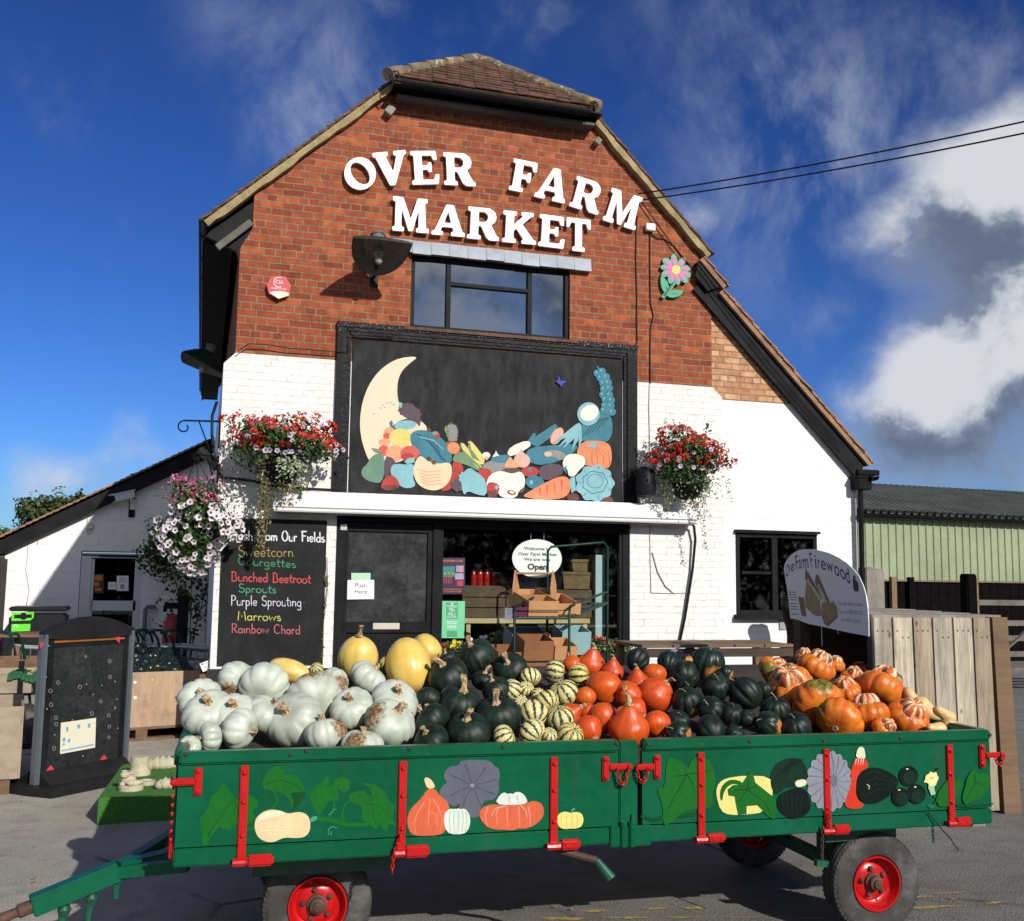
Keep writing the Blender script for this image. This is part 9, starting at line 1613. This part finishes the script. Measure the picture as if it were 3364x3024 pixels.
def sack(P, r, label, m, seed):
 rg = random.Random(seed); mb = MB(); bm = bmesh.new(); bmesh.ops.create_icosphere(bm, subdivisions=4, radius=1); ph = [rg.uniform(0, 6) for _ in range(6)]
 for v in bm.verts: n = v.co; k = 1+.07*math.sin(7*n.x+ph[0])*math.sin(6*n.z+ph[1])+.06*math.sin(9*n.y+ph[2])+.04*math.sin(13*n.z+ph[3]); v.co = Vector((n.x*r[0]*k, n.y*r[1]*k, (n.z*r[2])*k+.0))
 mb.add([P+v.co for v in bm.verts], [tuple(v.index for v in f.verts) for f in bm.faces]); bm.free(); return mb.build('net_sack', m, None, smooth=True, label=label, cat='sack', group='red net sacks of kindling')
q = at_y('p4', 1090, 500, -1.85); sack(Vector((q.x, -2.7, .36)), (.42, .28, .36), 'dull red net sack lying under the timber table end', M_NET2, 2); sack(Vector((q.x+.02, -2.68, .84)), (.42, .26, .22), 'pinkish net sack stacked on another beside the bay', M_NET2, 3)
by = -4.4; bx0, bx1 = at_y('b4', 1080, 820, by).x, at_y('b4', 1915, 815, by).x; bzt = at_y('b4', 1300, 815, by).z; by1 = -3.05
def knots(q, co, col, p):
 g = q.noise(q.v('MULTIPLY', co, (1, 1, .06)), 34, 5, .7); col = q.mix(q.m('MULTIPLY', q.ss(g, .48, .68), .55), col, (.13, .105, .08)); v = q.n('ShaderNodeTexVoronoi', i_Scale=5); q.set(v.inputs['Vector'], q.v('MULTIPLY', co, (1.3, 1, .7))); col = q.mix(q.m('MULTIPLY', q.ss(v.outputs['Distance'], .12, .04), .8), col, (.05, .035, .022)); return q.mix(q.m('MULTIPLY', q.ss(q.noise(co, 3, 7, .65), .5, .75), .5), col, (.10, .085, .065))
bay = thing('firewood_bay', 'tall firewood bay with pale weathered plank front open on its left', 'firewood store', ((bx0+bx1)/2, -3.7, 0)); M_PLK = [mat('weathered_plank_%s' % n, K(*c), .8, .35, 6, .8, 24, stretch=(1, 1, .08), extra=knots) for n, c in (('grey', (182, 172, 156)), ('pale', (200, 188, 166)), ('warm', (168, 152, 130)))]
edges = [1078, 1200, 1328, 1450, 1578, 1702, 1815]
for i in range(6):
 a, e_ = at_y('b4', edges[i], 815, by).x+.009, at_y('b4', edges[i+1], 815, by).x-.009; mb = MB(); s_ = .085*(a-bx0)/(bx1-bx0); mb.prism([(a+.02, by, .03), (e_+.025, by, .03), (e_, by, bzt), (a, by, bzt)], (0, .03, 0)); o = mb.build('plank', M_PLK[i % 3], bay)
 mb = MB()
 for f in (.2, .5, .8): mb.lathe([(.008, 0), (.006, .002)], Vector((a+(e_-a)*f, by-.0005, bzt-.10-.05*(i % 2)*(f > .4))), (0, -1, 0), 6)
 mb.build('nail', M_RUST, o)
a = at_y('b4', 1818, 815, by).x+.004; mb = MB(); mb.prism([(a+.045, by-.01, 0), (bx1+.06, by-.01, 0), (bx1, by-.01, bzt+.004), (a, by-.01, bzt+.004)], (0, .12, 0)); mb.build('corner_post', M_TIM, bay)
mb = MB(); mb.box((bx0+.09, by+.085, bzt/2), (.10, .1, bzt-.01)); mb.build('inner_post', M_DTIM, bay); mb = MB(); mb.box((bx0+.24, by1, bzt/2), (.1, .1, bzt-.01)); mb.build('inner_post', M_DTIM, bay)
mb = MB(); mb.box(((bx0+.2+bx1)/2, by1+.07, bzt/2), (bx1-bx0-.2, .03, bzt-.02)); mb.box((bx1-.02, (by+by1)/2+.06, bzt/2), (.03, by1-by-.1, bzt-.02)); mb.build('inner_boards', M_DTIM, bay)
for i in range(4): y_ = by+.09+.345*i; mb = MB(); xs_ = bx0+.05+.06*i; mb.box(((xs_+bx1)/2, y_+.125, bzt+.0+.018*(i+1)/4), (bx1-xs_+.01, .30, .03)); mb.build('roof_plank', M_OLDWOOD, bay)
for i, (dx, dy, z, r) in enumerate(((.35, .45, .3, .3), (.38, .95, .3, .3), (.85, .6, .32, .34), (.42, .7, .82, .28), (.85, .75, .9, .3), (.5, .4, .72, .2))): sack(Vector((bx0+dx, by+dy, z)), (r, r*.8, r*.95), ['net sack at the bottom front of the firewood bay', 'net sack at the bottom back of the firewood bay', 'net sack deep inside the firewood bay', 'net sack on top of the heap in the bay', 'uppermost net sack inside the firewood bay', 'small net sack by the bay opening'][i], M_NET, 20+i)
s0 = at_y('a4', 1578, 1305, by-.03); s1 = at_y('a4', 490, 1055, by1+.02); FS = Frame(Vector((s0.x, s0.y, 0)), Vector((s1.x-s0.x, s1.y-s0.y, 0)), (0, 0, 1)); FS = Frame(Vector((s1.x, s1.y, 0)), Vector((s0.x-s1.x, s0.y-s1.y, 0)), (0, 0, 1))
su = lambda x, y, w=.0: FS.uv('a4', x, y, w)
ringS = [su(*p) for p in ((490, 1055), (610, 1080), (660, 1105), (760, 1138), (900, 1165), (1100, 1210), (1300, 1255), (1578, 1305), (1575, 1100), (1562, 900), (1540, 740), (1500, 600), (1440, 470), (1370, 380), (1270, 290), (1150, 210), (1020, 150), (900, 118), (800, 100), (700, 98), (620, 108), (540, 145), (480, 195), (440, 250), (410, 310), (402, 375), (415, 470), (440, 620), (470, 850))]
mb = MB(); vs, fs = fill2d([ringS], .006); mb.add([FS.p(a, b_, c-.006) for a, b_, c in vs], fs); o = mb.build('firewood_sign', mat('white_sign_board', (.82, .83, .85), .35, .03, 3), None, label='curved white sign reading Over Farm Firewood with a picture of split logs', cat='sign')
def curvetext(mb, s, pts, w0, sx=.9):
 """letters one by one on pixel base points: (x0,y0 base)-(x1,y1 base), height vector from (xt,yt)"""
 for ch, (x0, y0, x1, y1, xt, yt) in zip(s, pts):
  P0, P1, Pt = (Vector(su(x0, y0)), Vector(su(x1, y1)), Vector(su(xt, yt))); U, V = P1-P0, Pt-P0; cu = bpy.data.curves.new('tmp', 'FONT'); cu.body = ch; cu.size = 1; cu.offset = .012; ob = bpy.data.objects.new('tmp', cu); C.objects.link(ob); me = bpy.data.meshes.new_from_object(ob.evaluated_get(bpy.context.evaluated_depsgraph_get())); xm_ = max(v.co.x for v in me.vertices) or 1; xn = min(v.co.x for v in me.vertices)
  mb.add([FS.p(*(P0+U*((v.co.x-xn)/(xm_-xn))+V*(v.co.y/.70)), w0) for v in me.vertices], [tuple(p.vertices) for p in me.polygons]); bpy.data.objects.remove(ob); bpy.data.meshes.remove(me); bpy.data.curves.remove(cu)
M_NAVY = mat('navy_print', (.045, .04, .20), .5, .05); mb = MB()
curvetext(mb, 'Over', [(432, 498, 478, 440, 425, 340), (480, 438, 500, 410, 470, 282), (505, 420, 538, 385, 500, 265), (543, 395, 562, 380, 535, 262)], .0006); curvetext(mb, 'Farm', [(580, 385, 612, 372, 555, 190), (612, 372, 642, 362, 600, 185), (650, 366, 668, 360, 638, 180), (675, 362, 748, 352, 655, 172)], .0006)
curvetext(mb, 'Firewood', [(778, 350, 812, 352, 752, 145), (838, 355, 860, 362, 818, 160), (878, 362, 912, 368, 862, 175), (920, 375, 990, 390, 905, 190), (995, 390, 1090, 420, 980, 215), (1110, 450, 1180, 485, 1085, 245), (1190, 490, 1262, 530, 1165, 290), (1268, 545, 1325, 580, 1240, 330)], .0006); mb.build('lettering', M_NAVY, o)
mb = MB();
for s_, x, y, h in (('To arrange delivery, contact', 1312, 880, 52), ('Tim on 07786 953102', 1322, 1000, 52), ('or order in store.', 1332, 1108, 48)): u, v = su(x, y); text(mb, FS, s_, u, v, .045, .0006, 'CENTER', .8 if len(s_) > 20 else 1.0)
for x, y in ((505, 700), (505, 735), (520, 770), (520, 805), (520, 860), (535, 900), (540, 935), (545, 1005)): u, v = su(x, y); mb.add([FS.p(u-.06, v, .0006), FS.p(u+.10, v, .0006), FS.p(u+.10, v+.008, .0006), FS.p(u-.06, v+.008, .0006)], [(0, 1, 2, 3)])
mb.build('small_print', mat('grey_print', (.22, .22, .26), .6), o)
LG = [mat('log_print_%s' % n, c, .6, .2, 12) for n, c in (('tan', (.36, .25, .14)), ('brown', (.20, .125, .065)), ('cream', (.58, .50, .36)))]; mb = MB()
for i, (ci, pts) in enumerate(((0, [(715, 520), (760, 560), (900, 760), (920, 1020), (870, 1030), (800, 1000), (700, 900), (695, 740)]), (1, [(695, 510), (700, 360), (740, 420), (930, 760), (910, 830), (880, 800)]), (2, [(730, 500), (915, 760), (905, 830), (720, 540)]), (1, [(850, 450), (880, 455), (1040, 830), (1000, 900), (830, 560)]), (2, [(880, 560), (1010, 840), (990, 920), (870, 600)]), (0, [(930, 830), (1040, 850), (1090, 820), (1140, 900), (1150, 1040), (1010, 1170), (960, 1130), (920, 1000)]), (1, [(1010, 1168), (1150, 1040), (1148, 1015), (1000, 1130)]))):
 mb.cur = ci; vs, fs = fill2d([[su(*p) for p in pts]], 0); mb.add([FS.p(v[0], v[1], .0006+.0002*i) for v in vs], fs)
mb.cur = 1; vs, fs = fill2d([[su(*p) for p in ((602, 755), (680, 770), (715, 1030), (645, 1020))]], 0); mb.add([FS.p(v[0], v[1], .0006) for v in vs], fs); mb.build('log_picture', LG, o)
mb = MB(); vs, fs = fill2d([[su(*p) for p in ((1355, 540), (1365, 470), (1385, 455), (1395, 480), (1395, 530), (1425, 550), (1440, 600), (1435, 680), (1415, 690), (1405, 680), (1380, 685), (1365, 650))]], 0); mb.add([FS.p(v[0], v[1], .0006) for v in vs], fs); mb.build('emblem', M_INK, o)
mb = MB();
for x, y0, y1 in ((930, 1175, 1440), (1155, 1225, 1275)): mb.tube([FS.p(*su(x, y0), .004), FS.p(*su(x+8, y1), .004)], .003, 4)
mb.build('white_cord', M_PAPER, o)
br0 = at_y('a4', 400, 830, -.45); bz_ = br0.z-.03; bX_ = br0.x+.16; M_BEAR = mat('dark_carved_wood', (.012, .008, .006), .7, .4, 6, .8, 20, stretch=(1, 1, .3), spec=.08); me = bpy.data.meshes.new('carved_bear')
sk = [((0, 0, 0), .17), ((0, 0, .35), .21), ((.02, 0, .7), .19), ((.02, 0, bz_-.48), .13), ((0, 0, bz_-.3), .115), ((-.02, -.0, bz_-.15), .115), ((-.12, -.02, bz_-.06), .08), ((-.18, -.03, bz_-.01), .055), ((.12, .1, .0), .10), ((.02, .07, bz_-.04), .035), ((.03, -.07, bz_-.04), .035), ((-.12, -.14, .75), .06), ((-.2, -.1, .95), .05)]
ed = [(0, 1), (1, 2), (2, 3), (3, 4), (4, 5), (5, 6), (6, 7), (1, 8), (5, 9), (5, 10), (2, 11), (11, 12)]; me.from_pydata([v for v, r in sk], ed, []); o = bpy.data.objects.new('carved_bear', me); C.objects.link(o); m_ = o.modifiers.new('skin', 'SKIN'); m_.use_smooth_shade = True
for v, (_, r) in zip(me.skin_vertices[0].data, sk): v.radius = (r, r)
me.skin_vertices[0].data[0].use_root = True; o.modifiers.new('sub', 'SUBSURF').levels = 2; o.modifiers['sub'].render_levels = 2; me.materials.append(M_BEAR); o.location = (bX_, -.45, .02); tag(o, 'dark carved wooden bear with raised snout behind the firewood sign', 'carving')
